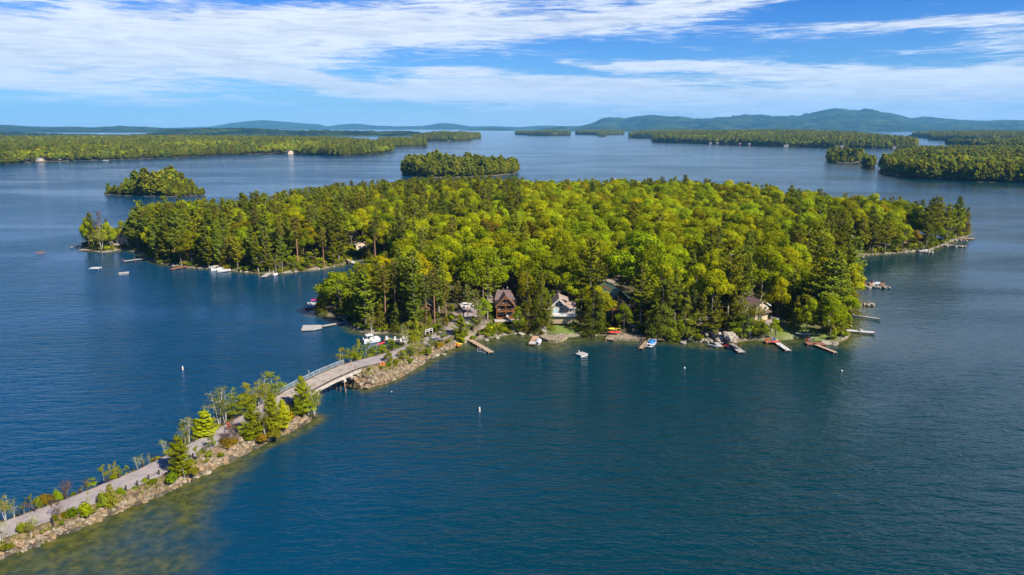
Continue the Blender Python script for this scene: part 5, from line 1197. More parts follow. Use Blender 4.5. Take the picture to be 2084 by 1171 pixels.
mdk_tan = boards('tan dock planks', (.31, .22, .145), .15, 0, .14); mdk_grey = boards('grey dock planks', (.30, .28, .265), .15, 0, .12); mdk_red = boards('red dock planks', (.20, .08, .05), .15, 0, .12); mdk_brn = boards('brown dock planks', (.33, .20, .13), .15, 0, .15); mdk_or = boards('orange cedar planks', (.40, .18, .06), .15, 0, .12); mdk_wht = boards('pale aluminium dock panels', (.40, .40, .39), .3, 0, .06)
mgel = mat('white gelcoat', (.47, .47, .45), .25, .03, 1, spec=.5); mblue = mat('blue boat canvas', (.02, .16, .50), .8, .15, 2); mnavy = mat('navy canvas', (.02, .03, .08), .8, .2, 2); mgreyc = mat('grey boat cover', (.33, .32, .36), .8, .15, 2); mmag = mat('magenta canvas', (.35, .02, .16), .8, .1, 2)
myel = mat('yellow plastic hull', (.85, .60, .03), .35, .08, 2); mredp = mat('red plastic', (.60, .04, .03), .4, .1, 2); morp = mat('orange plastic hull', (.85, .25, .03), .35, .1, 2); mbluep = mat('blue plastic', (.05, .20, .50), .4, .1, 2); mgrnp = mat('green plastic', (.12, .35, .14), .4, .1, 2); mblack = mat('black plastic', (.02, .02, .022), .5, .2, 2); mtanch = mat('tan wood', (.55, .28, .12), .6, .12, 3)
mstone = mat('grey brown boulder', (.19, .16, .13), .9, .4, .8, .5, col2=(.34, .30, .24))
WALLM = {}


def gable(name, label, px, py, w, l, h, rh, rz, wall, roof, trim=mwhite, base=0., over=.45, wins=(), chim=None, deck=None, cat='house', z=None, pos=None, doors=()):
    """gabled house whose front centre foot is seen at (px,py); ridge along local y; front looks down local -y"""
    if pos is None: p = GT(px, py) if z is None else np.array([*G(px, py, z), z])
    else: p = np.array(pos, float)
    c, s = math.cos(rz), math.sin(rz)
    o = empty(name, (p[0] - s * l / 2, p[1] + c * l / 2, p[2] - .05), rz, label, cat)
    P5 = [(-w / 2, -.6), (w / 2, -.6), (w / 2, h), (0, h + rh), (-w / 2, h)]
    part('wall', wall, o, lambda b: b.prism(P5, -l / 2, l / 2))
    th = .14
    for sg in (-1, 1):
        k = rh / (w / 2); e = w / 2 + over; ze = h - k * over
        q = [(0, h + rh + .02), (sg * e, ze + .02), (sg * e, ze + th), (0, h + rh + th)]
        if sg > 0: q = q[::-1]
        part('roof', roof, o, lambda b: b.prism(q, -l / 2 - over, l / 2 + over))
        part('trim', trim, o, lambda b: b.bar((sg * e * 1.0, -l / 2 - over - .04, ze + .0), (0, -l / 2 - over - .04, h + rh + .0), .07, .24))
        part('fascia', trim, o, lambda b: b.bar((sg * (e + .03), -l / 2 - over, ze + .04), (sg * (e + .03), l / 2 + over, ze + .04), .06, .2))
    for wi in wins:
        side, u, zc, ww, wh = wi[:5]; gm = wi[5] if len(wi) > 5 else mglass; tr = wi[6] if len(wi) > 6 else trim
        window(o, side, u, zc, ww, wh, w, l, gm, tr)
    for side, u, ww, wh in doors:
        d_ = part('door', trim, o, (lambda b: b.box((u, -l / 2 - .03, wh / 2), (ww, .08, wh))) if side == 'f' else (lambda b: b.box(((1 if side == 'r' else -1) * (w / 2 + .03), u, wh / 2), (.08, ww, wh))))
        part('handle', mblack, d_, (lambda b: b.box((u + ww * .35, -l / 2 - .09, wh * .45), (.06, .06, .12))) if side == 'f' else (lambda b: b.box(((1 if side == 'r' else -1) * (w / 2 + .09), u + ww * .35, wh * .45), (.06, .06, .12))))
    if chim: part('chimney', mstone, o, lambda b: b.box((chim[0], chim[1], h + rh * .6 + .5), (.6, .6, rh + 1.4)))
    return o


def window(o, side, u, zc, ww, wh, w, l, gm=None, tr=None, nx_=1, nz_=1):
    gm = gm or mglass; tr = tr or mwhite
    if side == 'f': M_ = lambda a, b_, d: (u + a, -l / 2 - d, zc + b_); sz = lambda a, b_, d: (a, d, b_)
    elif side == 'r': M_ = lambda a, b_, d: (w / 2 + d, u + a, zc + b_); sz = lambda a, b_, d: (d, a, b_)
    elif side == 'l': M_ = lambda a, b_, d: (-w / 2 - d, u + a, zc + b_); sz = lambda a, b_, d: (d, a, b_)
    b = MB(); f_ = .09
    for sg in (-1, 1):
        b.box(M_(sg * (ww / 2 + f_ / 2), 0, .04), sz(f_, wh + 2 * f_, .12)); b.box(M_(0, sg * (wh / 2 + f_ / 2), .04), sz(ww, f_, .11))
    wn = b.build('window', tr, o)
    g_ = MB().box(M_(0, 0, .012), sz(ww, wh, .03)); g_.build('pane', gm, wn)
    if ww > .9: MB().box(M_(0, 0, .045), sz(.06, wh, .07)).build('mullion', tr, wn)
    return wn


def rail(b, x0, y0, x1, y1, z, h=.95, step=.16, thick=.05):
    L = math.hypot(x1 - x0, y1 - y0); b.bar((x0, y0, z + h), (x1, y1, z + h), .09, .07); b.bar((x0, y0, z + .12), (x1, y1, z + .12), .06, .06)
    n = max(2, int(L / step))
    for i in range(n + 1):
        t = i / n; x, y = x0 + (x1 - x0) * t, y0 + (y1 - y0) * t
        b.bar((x, y, z), (x, y, z + h), thick if i % 8 else .1)


def chair_parts(o, m, recl=.35, s=1.):
    part('seat', m, o, lambda b: b.box((0, 0, .36 * s), (.55 * s, .55 * s, .05), 0, 0, .1))
    part('backrest', m, o, lambda b: [b.box((x * s, .34 * s + .0, .70 * s), (.12 * s, .05, .75 * s), 0, 0, -recl) for x in (-.22, -.07, .07, .22)])
    for x in (-.30, .30): part('armrest', m, o, lambda b: b.box((x * s, .02, .56 * s), (.12 * s, .62 * s, .04)))
    for x in (-.27, .27):
        for y in (-.25, .28): part('leg', m, o, lambda b: b.bar((x * s, y * s, 0), (x * s, y * s * .9, .56 * s), .07))


CH = {}
def chair(px, py, z, rz, m, label, group=None, s=1., pos=None):
    g = G(px, py, z) if pos is None else pos[:2]; zz_ = z if pos is None else pos[2]
    o = empty('adirondack_chair', (g[0], g[1], zz_), rz, label, 'chair', group)
    if m.name not in CH: chair_parts(o, m); CH[m.name] = [c for c in o.children]
    else:
        for c_ in CH[m.name]: q = c_.copy(); COL.objects.link(q); q.parent = o
    o.scale = (s, s, s); return o


# ------------------------------------------------------------------ dark brown log house with stacked porches
def log_house():
    w_, l_, h_, rh = 5.4, 9.5, 4.2, 2.9; p = GT(1029, 650); rz = R(6); c, s = math.cos(rz), math.sin(rz); z = 3.0; g = G(1029, 648, z)
    o = empty('house', (g[0], g[1], z), rz, 'dark brown log house with three stacked porches under a front gable and a maroon roof', 'house')
    P5 = [(-w_ / 2, -2.5), (w_ / 2, -2.5), (w_ / 2, h_), (0, h_ + rh), (-w_ / 2, h_)]
    part('wall', mlog, o, lambda b: b.prism(P5, 1.9, l_))
    for sg in (-1, 1):
        k = rh / (w_ / 2); e = w_ / 2 + .5; ze = h_ - k * .5; q = [(0, h_ + rh + .02), (sg * e, ze + .02), (sg * e, ze + .18), (0, h_ + rh + .18)]; q = q if sg < 0 else q[::-1]
        part('roof', mroofbr, o, lambda b: b.prism(q, -.7, l_ + .4))
        part('gable_beam', mlogtrim, o, lambda b: b.bar((sg * e, -.72, ze + .02), (0, -.72, h_ + rh + .05), .12, .34))
    # higher cross roof behind the front gable
    def cross(b):
        b.add([(-w_ / 2 - .6, 2.6, h_ + .9), (w_ / 2 + .6, 2.6, h_ + .9), (w_ / 2 + .6, l_ + .5, h_ + .9), (-w_ / 2 - .6, l_ + .5, h_ + .9), (-2.1, 6.0, h_ + rh + .35), (2.1, 6.0, h_ + rh + .35)], [(0, 1, 5, 4), (1, 2, 5), (2, 3, 4, 5), (3, 0, 4), (3, 2, 1, 0)])
    part('roof', mroofbr, o, cross)
    part('wall', mlog, o, lambda b: b.box((0, (2.4 + l_ + .1) / 2, h_ - .6), (w_ + .5, l_ - 2.5, 2.6)))
    for zf in (0., 2.15, 4.15):
        part('porch_floor', mlogtrim, o, lambda b: b.box((0, .75, zf), (w_ + .12, 2.3, .2)))
        if zf > 0: part('railing', mlogtrim, o, lambda b: rail(b, -w_ / 2 * (.62 if zf > 4 else 1), -.28, w_ / 2 * (.62 if zf > 4 else 1), -.28, zf + .1, .75, .2, .06))
    for x in (-w_ / 2, .0, w_ / 2): part('porch_post', mlogtrim, o, lambda b: b.bar((x, -.3, -2.0), (x, -.3, h_ + .2), .24))
    part('truss', mlogtrim, o, lambda b: [b.bar((-.85, -.70, h_ + rh - 1.0), (.85, -.70, h_ + rh - 1.0), .16), b.bar((0, -.7, h_ + rh - 1.0), (0, -.7, h_ + rh), .16), b.bar((-.4, -.7, h_ + rh - 1.), (0, -.7, h_ + rh - .45), .1), b.bar((.4, -.7, h_ + rh - 1.), (0, -.7, h_ + rh - .45), .1)])
    for (x, zc, ww, wh) in ((-1.35, 1.1, 1.9, 1.6), (1.35, 1.1, 1.9, 1.6), (-1.35, 3.15, 1.9, 1.5), (1.35, 3.15, 1.9, 1.5), (0, 5.1, 2.0, 1.3)):
        wn = part('window', mlogtrim, o, lambda b: b.box((x, 1.87, zc), (ww + .2, .06, wh + .2))); part('pane', mglass, wn, lambda b: [b.box((x - ww / 4, 1.82, zc), (ww / 2 - .06, .05, wh)), b.box((x + ww / 4, 1.82, zc), (ww / 2 - .06, .05, wh))])
    for y in (3.5, 6.5): part('window', mlogtrim, o, lambda b: b.box((w_ / 2 + .28, y, 3.2), (.08, 1.1, 1.1)))
    part('patio', mconc, o, lambda b: b.box((.3, -1.2, -.35), (w_ + 2.2, 2.6, .3)))
    part('chimney', mstone, o, lambda b: b.box((1.2, 6.4, h_ + rh + .6), (.35, .35, 1.2)))
    m_ = o.matrix_world if False else Matrix.Translation((g[0], g[1], z)) @ Matrix.Rotation(rz, 4, 'Z')
    for i, (x, y, zz_, lab) in enumerate(((-.75, .35, 4.25, 'left white chair in the top gable balcony of the log house'), (.45, .35, 4.25, 'right white chair in the top gable balcony of the log house'), (.6, .3, .1, 'white chair on the ground porch of the log house'), (-1.9, .4, 2.25, 'pale chair on the middle porch of the log house'))):
        q = m_ @ Vector((x, y, zz_)); chair(0, 0, 0, rz, mwhite, lab, None, 1., q)
    q = m_ @ Vector((2.1, .4, 2.25)); gr = empty('grill', q, rz, 'grey covered barbecue grill on the middle porch of the log house', 'grill'); part('cover', mgreyc, gr, lambda b: b.box((0, 0, .75), (.8, .5, .5))); part('leg', mblack, gr, lambda b: [b.bar((x, 0, 0), (x, 0, .5), .06) for x in (-.3, .3)])
    for x, y in ((3.1, -.5), (3.6, .6)):
        pass
    fn = empty('fence', m_ @ Vector((3.4, 1.5, -.2)), rz, 'low wooden railing running beside the right side of the log house', 'fence'); part('railing', mtan, fn, lambda b: rail(b, 0, -1.5, 1.3, 3.0, 0, 1., .25, .06))
log_house()


# ------------------------------------------------------------------ tan cottage with white deck rail
def cottage():
    z = 2.6; g = G(1140, 657, z); rz = R(-2)
    o = empty('house', (g[0], g[1], z), rz, 'small tan cottage with a steep brown roof and a white railed deck', 'house')
    part('foundation_wall', mtan, o, lambda b: b.box((.25, 1.6, .9), (7.6, 3.2, 2.4)))
    dk = part('deck', mwhite, o, lambda b: b.box((.4, 1.3, 2.2), (8.4, 4.0, .2)))
    part('railing', mwhite, o, lambda b: [rail(b, -3.8, -.65, 4.5, -.65, 2.3, .85, .22), rail(b, 4.5, -.65, 4.5, 3.2, 2.3, .85, .22)])
    hw = 2.9; cx_ = -.35
    part('wall', mtan, o, lambda b: b.prism([(cx_ - hw, 0), (cx_ + hw, 0), (cx_ + hw, 3.9), (cx_, 6.6), (cx_ - hw, 3.9)], 2.9, 10.5))
    for sg in (-1, 1):
        e = hw + .5; ze = 3.9 - 2.7 / hw * .5; q = [(cx_, 6.62), (cx_ + sg * e, ze + .02), (cx_ + sg * e, ze + .18), (cx_, 6.8)]; q = q if sg < 0 else q[::-1]
        part('roof', mrooftan, o, lambda b: b.prism(q, 2.0, 11.))
        part('trim', mwhite, o, lambda b: b.bar((cx_ + sg * e, 1.96, ze + .06), (cx_, 1.96, 6.7), .08, .30))
    # shed dormer
    part('dormer', mtan, o, lambda b: b.add([(cx_ + .2, 5.4, 5.2), (cx_ + 2.6, 5.4, 4.6), (cx_ + 2.6, 5.4, 5.5), (cx_ + .2, 5.4, 6.5), (cx_ + .2, 9, 5.2), (cx_ + 2.6, 9, 4.6), (cx_ + 2.6, 9, 5.5), (cx_ + .2, 9, 6.5)], [(0, 1, 2, 3), (4, 7, 6, 5), (1, 5, 6, 2), (3, 2, 6, 7)]))
    part('dormer_roof', mrooftan, o, lambda b: b.add([(cx_ + .1, 5.0, 6.55), (cx_ + 3.0, 5.0, 5.5), (cx_ + 3.0, 9.4, 5.5), (cx_ + .1, 9.4, 6.55), (cx_ + .1, 5.0, 6.70), (cx_ + 3.0, 5.0, 5.65), (cx_ + 3.0, 9.4, 5.65), (cx_ + .1, 9.4, 6.70)], [(3, 2, 1, 0), (4, 5, 6, 7), (0, 1, 5, 4), (1, 2, 6, 5), (2, 3, 7, 6)]))
    part('trim', mwhite, o, lambda b: b.bar((cx_ + .1, 4.96, 6.6), (cx_ + 3.05, 4.96, 5.55), .08, .2))
    # right wing
    part('wall', mtan, o, lambda b: b.box((3.2, 5.4, 2.9), (2.4, 5.0, 2.2)))
    part('roof', mrooftan, o, lambda b: b.add([(1.9, 2.5, 3.95), (4.8, 2.5, 3.95), (4.8, 5.4, 5.2), (1.9, 5.4, 5.2), (4.8, 8.3, 3.95), (1.9, 8.3, 3.95)], [(0, 1, 2, 3), (3, 2, 4, 5), (1, 4, 2), (0, 3, 5)]))
    part('trim', mwhite, o, lambda b: b.bar((1.9, 2.46, 3.9), (4.8, 2.46, 3.9), .07, .18)); part('corner_board', mwhite, o, lambda b: b.box((4.4, 2.9, 3.0), (.15, .1, 1.9)))
    def win(x, zc, ww, wh, y=2.9, gm=mglass):
        wn = part('window', mwhite, o, lambda b: b.box((x, y - .03, zc), (ww + .2, .07, wh + .2))); part('pane', gm, wn, lambda b: [b.box((x - ww / 4, y - .09, zc), (ww / 2 - .05, .06, wh)), b.box((x + ww / 4, y - .09, zc), (ww / 2 - .05, .06, wh))])
    win(cx_ - .95, 3.1, 1.5, 1.35, gm=mglassl); win(cx_ + .9, 3.1, 1.3, 1.35, gm=mglass); win(cx_ - .55, 4.7, .9, 1.0); win(cx_ + .55, 4.7, .9, 1.0); win(3.25, 3.2, .9, .8, 2.9)
    for x in (-1.6, 1.): pass
cottage()
wk = MB()
for i in range(9):
    a = GT(1107, 684 - i * 2.6); wk.box((a[0] + random.uniform(-.05, .05), a[1], a[2] + .04), (1.25, .75, .1), random.uniform(-.05, .05))
tag(wk.build('walkway', mconc), 'pale slab walkway from the lakeside terrace up to the tan cottage', 'walkway')
# terrace by the water
def terrace(pts, z, name, label, m, cat='terrace', h=.9):
    P = [G(a, b, z) for a, b in pts]; n = len(P); V = [(p[0], p[1], z) for p in P] + [(p[0], p[1], z - h) for p in P]
    return tag(link(name, mesh_np(name, V, [tuple(range(n))] + [(i, i + n, (i + 1) % n + n, (i + 1) % n) for i in range(n)], (m,))), label, cat)
terrace([(1096, 681), (1102, 687), (1115, 692), (1130, 693), (1145, 690), (1154, 685), (1157, 681), (1140, 678), (1110, 677)], .75, 'terrace', 'rounded pale stone terrace at the water in front of the tan cottage', mrock)
terrace([(1232, 688), (1275, 689), (1310, 690), (1312, 682), (1280, 677), (1240, 680)], .7, 'terrace', 'flat stone terrace with tan chairs below the green roofed house', mrock)


# ------------------------------------------------------------------ green roofed house with glazed gable
def green_house():
    z = 4.6; g = G(1262, 640, z); rz = R(18); w_, l_, h_, rh = 7.0, 11., 4.4, 3.1
    o = empty('house', (g[0], g[1], z), rz, 'house with a dark green metal roof and a brown framed glazed gable over a deck', 'house')
    part('wall', mnavy if False else mroofdk, o, lambda b: b.box((0, 1.6 + l_ / 2, 1.0), (w_ - .3, l_, 2.6)))
    part('wall', morw, o, lambda b: b.prism([(-w_ / 2, 2.1), (w_ / 2, 2.1), (w_ / 2, h_), (0, h_ + rh), (-w_ / 2, h_)], 1.5, l_ + 1.5))
    for sg in (-1, 1):
        e = w_ / 2 + .8; ze = h_ - rh / (w_ / 2) * .8; q = [(0, h_ + rh + .02), (sg * e, ze + .02), (sg * e, ze + .2), (0, h_ + rh + .2)]; q = q if sg < 0 else q[::-1]
        part('roof', mroofgr, o, lambda b: b.prism(q, .2, l_ + 2))
        part('trim', mroofgr, o, lambda b: b.bar((sg * e, .16, ze + .05), (0, .16, h_ + rh + .08), .1, .34))
    part('dormer', morw, o, lambda b: b.add([(-3.6, 4.0, 3.9), (-1.2, 4.0, 5.0), (-1.2, 4.0, 7.0), (-3.6, 4.0, 5.0), (-3.6, 11, 3.9), (-1.2, 11, 5.), (-1.2, 11, 7.), (-3.6, 11, 5.)], [(3, 2, 1, 0), (4, 5, 6, 7), (0, 4, 7, 3), (3, 7, 6, 2)]))
    part('dormer_roof', mroofgr, o, lambda b: b.add([(-4.2, 3.4, 4.85), (-.1, 3.4, 7.45), (-.1, 11.5, 7.45), (-4.2, 11.5, 4.85), (-4.2, 3.4, 5.0), (-.1, 3.4, 7.62), (-.1, 11.5, 7.62), (-4.2, 11.5, 5.0)], [(0, 3, 2, 1), (4, 5, 6, 7), (0, 1, 5, 4), (0, 4, 7, 3)]))
    # glazed front
    part('glazing', mglass, o, lambda b: b.prism([(-w_ / 2 + .25, 2.3), (w_ / 2 - .25, 2.3), (w_ / 2 - .25, h_ - .1), (0, h_ + rh - .35), (-w_ / 2 + .25, h_ - .1)], 1.40, 1.47))
    for x in (-2.6, -1.3, 0., 1.3, 2.6):
        zt = h_ + rh * (1 - abs(x) / (w_ / 2)) - .1; part('mullion', mlogtrim, o, lambda b: b.bar((x, 1.36, 2.2), (x, 1.36, zt), .17, .12))
    for zc, hwid in ((2.35, 3.4), (3.5, 3.4), (4.6, 3.1), (5.7, 1.8)): part('transom', mlogtrim, o, lambda b: b.bar((-hwid, 1.34, zc), (hwid, 1.34, zc), .14, .14))
    part('deck', mlogtrim, o, lambda b: b.box((.6, -.1, 2.1), (w_ + 2.2, 3.2, .2)))
    part('railing', mlogtrim, o, lambda b: [rail(b, -w_ / 2, -1.65, w_ / 2 + 1.6, -1.65, 2.2, .8, .28), rail(b, w_ / 2 + 1.6, -1.65, w_ / 2 + 1.6, 1.5, 2.2, .8, .3)])
    for x in (-3.2, -.8, 1.6, 4.6): part('deck_post', mlogtrim, o, lambda b: b.bar((x, -1.5, -1.4), (x, -1.5, 2.1), .18))
    for x in (-2.3, 0, 2.3):
        wn = part('window', mgreyw, o, lambda b: b.box((x, 1.56, 1.0), (1.7, .1, 1.5))); part('pane', mglass, wn, lambda b: [b.box((x - .4, 1.50, 1.), (.7, .08, 1.3)), b.box((x + .4, 1.50, 1.), (.7, .08, 1.3))])
    part('skirting', mroofgr, o, lambda b: b.box((0, 1.55, -.4), (w_, .12, .25)))
    T_ = Matrix.Translation((g[0], g[1], z)) @ Matrix.Rotation(rz, 4, 'Z'); q = T_ @ Vector((2.6, -.3, 2.2))
    tb = empty('table', q, rz, 'white outdoor table on the deck of the green roofed house', 'table'); part('tabletop', mwhite, tb, lambda b: b.box((0, 0, .72), (1.5, .8, .06))); part('leg', mwhite, tb, lambda b: [b.bar((x, y, 0), (x, y, .7), .07) for x in (-.6, .6) for y in (-.3, .3)])
    for x, lab in ((1.5, 'white chair left of the deck table at the green roofed house'), (3.7, 'white chair right of the deck table at the green roofed house')): chair(0, 0, 0, rz, mwhite, lab, None, .9, T_ @ Vector((x, -.3, 2.2)))
green_house()

# ------------------------------------------------------------------ tan two storey house on the right
hs = gable('house', 'tan two storey house with brown roof, small balcony and white porch', 1549, 655, 5.2, 7.5, 4.9, 1.5, R(28), mcream, mroofbr, z=4.0, wins=[('f', 1.2, 4.1, 1.0, 1.0, mglass), ('f', 1.5, 2.3, 1.1, .75, mglassl), ('f', -1.2, 4.0, .8, 1.5, mglass), ('f', -.8, 1.7, 1.6, 1.7, mglass), ('l', -1.5, 3.6, 1.0, 1.1, mglass), ('l', 1.5, 1.6, 1.0, 1.1, mglass), ('r', -1.5, 3.8, .9, 1.0, mglass)], cat='house')
part('balcony', mlogtrim, hs, lambda b: [b.box((-1.1, -4.3, 2.95), (1.7, 1.0, .15)), rail(b, -1.95, -4.8, -.25, -4.8, 3.0, .8, .2)])
part('porch_roof', mroofbr, hs, lambda b: b.add([(.3, -3.8, 3.2), (3.1, -3.8, 3.2), (3.1, -4.8, 2.75), (.3, -4.8, 2.75), (.3, -3.8, 3.32), (3.1, -3.8, 3.32), (3.1, -4.85, 2.88), (.3, -4.85, 2.88)], [(0, 3, 2, 1), (4, 5, 6, 7), (3, 7, 6, 2), (0, 4, 7, 3), (1, 2, 6, 5)]))
part('deck', mlogtrim, hs, lambda b: b.box((1.2, -5.2, .3), (5.4, 3.0, .2)))
part('railing', mwhite, hs, lambda b: [rail(b, -1.5, -6.7, 3.9, -6.7, .4, .8, .25), rail(b, 3.9, -6.7, 3.9, -3.7, .4, .8, .25)])
for x in (-1.3, .2, 1.6): part('porch_post', mwhite, hs, lambda b: b.bar((x, -6.5, -2.4), (x, -6.5, .3), .2))
part('lattice', mwhite, hs, lambda b: b.box((-.5, -6.55, -.2), (2.6, .08, .35)))
for a in [('house', 'brown roofed house mostly hidden behind the hemlocks above the rocky knoll', 1402, 622, 6.5, 6, 3.6, 1.9, R(12), mtan, mrooftan), ('house', 'small dark roofed cottage with white trim behind the tan two storey house', 1512, 622, 5, 5, 3.0, 1.3, R(15), mcream, mroofdk),
          ('house', 'low house with grey metal roof among the trees right of the tan two storey house', 1592, 622, 8, 5.5, 3.4, 1.3, R(75), mbrownw, mroofgrey), ('garage', 'orange brown garage at the drive behind the green roofed house', 1236, 557, 5, 5.5, 3.2, 1.6, R(-15), morw, mroofdk)]:
    gable(*a, wins=[('f', -1, 2, 1., 1.), ('f', 1, 2, 1., 1.)], cat='garage' if a[0] == 'garage' else 'house')
gable('house', 'bluish roofed low house half hidden behind the red pines by the cove', 868, 638, 5, 6, 2.2, 1.1, R(10), mbrownw, mroofgrey, trim=mroofdk, wins=[('f', 0, 1.3, 1.2, .8)])
gable('cabin', 'dark brown cabin with maroon roof and red railed deck on the western shore', 383, 525, 7, 7, 3.2, 2.2, R(20), mlog, mroofbr, wins=[('f', -1.6, 1.6, 1.6, 1.4), ('f', 1.6, 1.6, 1.6, 1.4)], trim=mlogtrim, cat='cabin')
cb = empty('deck', (*GT(392, 533)[:2], float(GT(392, 533)[2])), R(20), 'red brown railed deck in front of the dark brown western cabin', 'deck'); part('platform', mdk_red, cb, lambda b: b.box((0, 0, .8), (10, 3, .25))); part('railing', mlogtrim, cb, lambda b: rail(b, -5, -1.5, 5, -1.5, .9, .9, .5, .09)); part('post', mlogtrim, cb, lambda b: [b.bar((x, -1.3, -.8), (x, -1.3, .8), .2) for x in (-4.5, -1.5, 1.5, 4.5)])
gable('house', 'large tan gabled house behind the dark brown western cabin', 372, 510, 9, 9, 5, 3.6, R(35), mtan, mrooftan, wins=[('f', -2, 2, 1.6, 1.4), ('f', 2, 2, 1.6, 1.4), ('f', 0, 5.2, 1.3, 1.3)])
ht = gable('house', 'reddish tan house with a railed deck at the left tip of the island', 249, 500, 8, 8, 4.2, 4.0, R(-22), mcream, mredw, wins=[('f', -2.2, 2, 1.6, 1.5), ('f', 2.2, 2, 1.6, 1.5), ('f', 0, 4.9, 1.6, 1.4)])
part('deck', mdk_red, ht, lambda b: b.box((-1.5, -6, .7), (9, 4, .3))); part('railing', mwhite, ht, lambda b: [rail(b, -6, -8, 3, -8, .8, 1, .5, .09), rail(b, -6, -8, -6, -4, .8, 1, .5, .09)])
hg = gable('house', 'grey lakeside cottage with stone chimney front and white upper windows', 1728, 513, 7, 9, 5.2, 3.0, R(28), mgreyw, mroofgrey, z=1.6, wins=[('f', 1.4, 3.6, 3.0, 1.5, mglassl), ('f', 1.4, 1.2, 2.6, 1.4, mglass), ('f', 0, 6.4, .9, .9, mglass), ('r', -2, 3.6, 1.6, 1.4)])
part('chimney_front', mstone, hg, lambda b: b.box((-2.0, -4.7, 2.4), (2.4, .6, 5.2)))
gable('house', 'dark roofed orange brown cottage behind the rust coloured tree on the eastern shore', 1843, 497, 8, 8, 3.8, 2.4, R(40), morw, mroofdk, wins=[('f', -1.8, 1.9, 1.6, 1.4), ('f', 1.8, 1.9, 1.6, 1.4)])
gable('house', 'pale blue roofed house just showing over the back treetops', 1275, 380, 10, 9, 12, 2.6, R(60), mwhite, mdk_wht, z=7, pos=(*G(1273, 372, 17), 5.0))
gable('cabin', 'low tan cabin half hidden at the head of the cove', 738, 508, 6, 5, 2.6, 1.5, R(15), mcream, mroofdk, wins=[('f', -1.3, 1.4, 1.2, 1.), ('f', 1.3, 1.4, 1.2, 1.)], cat='cabin')

# ------------------------------------------------------------------ far shore houses
def fh(px, py, w_, l_, h_, rh, rz, wall, roof, label, name='house', z=1.8):
    return gable(name, label, px, py, w_, l_, h_, rh, R(rz), wall, roof, z=z, over=.6, wins=[('f', -w_ * .25, h_ * .5, w_ * .2, 1.6), ('f', w_ * .25, h_ * .5, w_ * .2, 1.6)])
FARH = [(357, 313.5, 16, 12, 5, 4, 70, mwhite, mwhite, 'white house left at the far green lawn'), (368, 311.5, 12, 10, 5, 5, 20, mwhite, mroofgrey, 'white gabled house behind the far green lawn'), (382, 312.0, 14, 10, 4.5, 4, 75, mwhite, mroofdk, 'long white house right of the far green lawn'),
        (497, 311.0, 34, 12, 8, 5, 88, mwhite, mrooftan, 'largest white house on the far left shore'), (192, 323.5, 12, 10, 8, 3, 15, mcream, mrooftan, 'tall beige house on the far left shore'), (201, 322.5, 10, 10, 7, 3, 15, mwhite, mroofgrey, 'white house beside the tall beige one'), (168, 323, 10, 8, 5, 3, 5, mcream, mroofdk, 'cream house left of the tall beige one'),
        (63, 327, 9, 8, 5, 4, 30, morw, mroofbr, 'orange brown gabled house at the left end of the far shore'), (84, 328, 12, 7, 3, 2.5, 80, mcream, mroofgrey, 'low pale boathouse at the left end of the far shore'), (285, 319.5, 16, 8, 5, 4, 60, mredw, mroofbr, 'brick red house on the far left shore'), (305, 317.5, 14, 8, 5, 3.5, 70, mredw, mroofdk, 'second dark red house on the far left shore'),
        (130, 325, 18, 7, 3.5, 2, 85, mwhite, mroofgrey, 'long low white boathouse on the far left shore'), (592, 314, 14, 9, 5, 3, 60, mcream, mroofdk, 'cream house in the trees of the far left shore')]
for a in FARH: fh(*a)
for i, (px_, w_, m_) in enumerate(((531, 20, mwhite), (543, 30, mwhite), (582, 22, mredw), (604, 24, mcream), (627, 20, mredw), (634, 16, mwhite))):
    fh(px_, 276.8, w_ * .75, 12, 6, 4, 80, m_, mroofgrey, ('white', 'larger white', 'reddish', 'cream', 'dark reddish', 'small white')[i] + f' house on the distant second shore, {("first", "second", "third", "fourth", "fifth", "last")[i]} from the left', z=1.5)
for i, (px_, py_, w_, m_) in enumerate(((1448, 293.5, 14, mgreyw), (1462, 294.2, 18, mredw), (1508, 295.5, 16, mredw), (1527, 296.5, 18, mredw), (1600, 299, 16, mwhite), (1604, 299, 12, mgreyw), (1706, 301.6, 18, mwhite), (1716, 301.8, 12, mredw), (1822, 302.8, 16, mcream))):
    fh(px_, py_ - .35, w_ * .6, 7, 3.5, 2.5, 75, m_, mroofgrey if i % 2 else mroofbr, f'{("grey", "reddish", "dark red", "brick red", "white", "small grey", "long white", "small red", "cream")[i]} waterside house on the long wooded island across the lake, {("first", "second", "third", "fourth", "fifth", "sixth", "seventh", "eighth", "ninth")[i]} from the left', z=1.6)
lw = G(375, 314, 1.9); tag(MB().box((lw[0] + 20, lw[1] + 22, 2.2), (120, 36, .3)).build('lawn', mat('far mown lawn', (.12, .19, .03), .95, .15, .05)), kind='structure')


# ------------------------------------------------------------------ docks
def dock(a, b, wd, m, label, z=.55, posts=None, name='dock', cat='dock', pm=None, ph=.9, step=3., zb=None):
    A_ = G(*a, z); B_ = G(*b, z); L = float(np.linalg.norm(B_ - A_)); rz = math.atan2(B_[1] - A_[1], B_[0] - A_[0])
    o = empty(name, (*A_, 0), rz, label, cat)
    part('deck_planks', m, o, lambda q: q.box((L / 2, 0, z), (L, wd, .1)))
    part('frame', mdark, o, lambda q: [q.box((L / 2, sg * (wd / 2 - .06), z - .14), (L - .05, .08, .18)) for sg in (-1, 1)])
    n = max(2, int(L / step) + 1)
    for i in range(n):
        x = .1 + (L - .2) * i / (n - 1)
        for sg in (-1, 1): part('post', pm or mpile, o, lambda q: q.cyl((x, sg * (wd / 2 + .07), -1), (x, sg * (wd / 2 + .07), z + (ph if posts is None or sg in posts else .05)), .07, k=6))
    return o
dock((957, 692), (1000, 717), 1.5, mdk_tan, 'tan plank dock at the end of the sandy footpath', ph=.5)
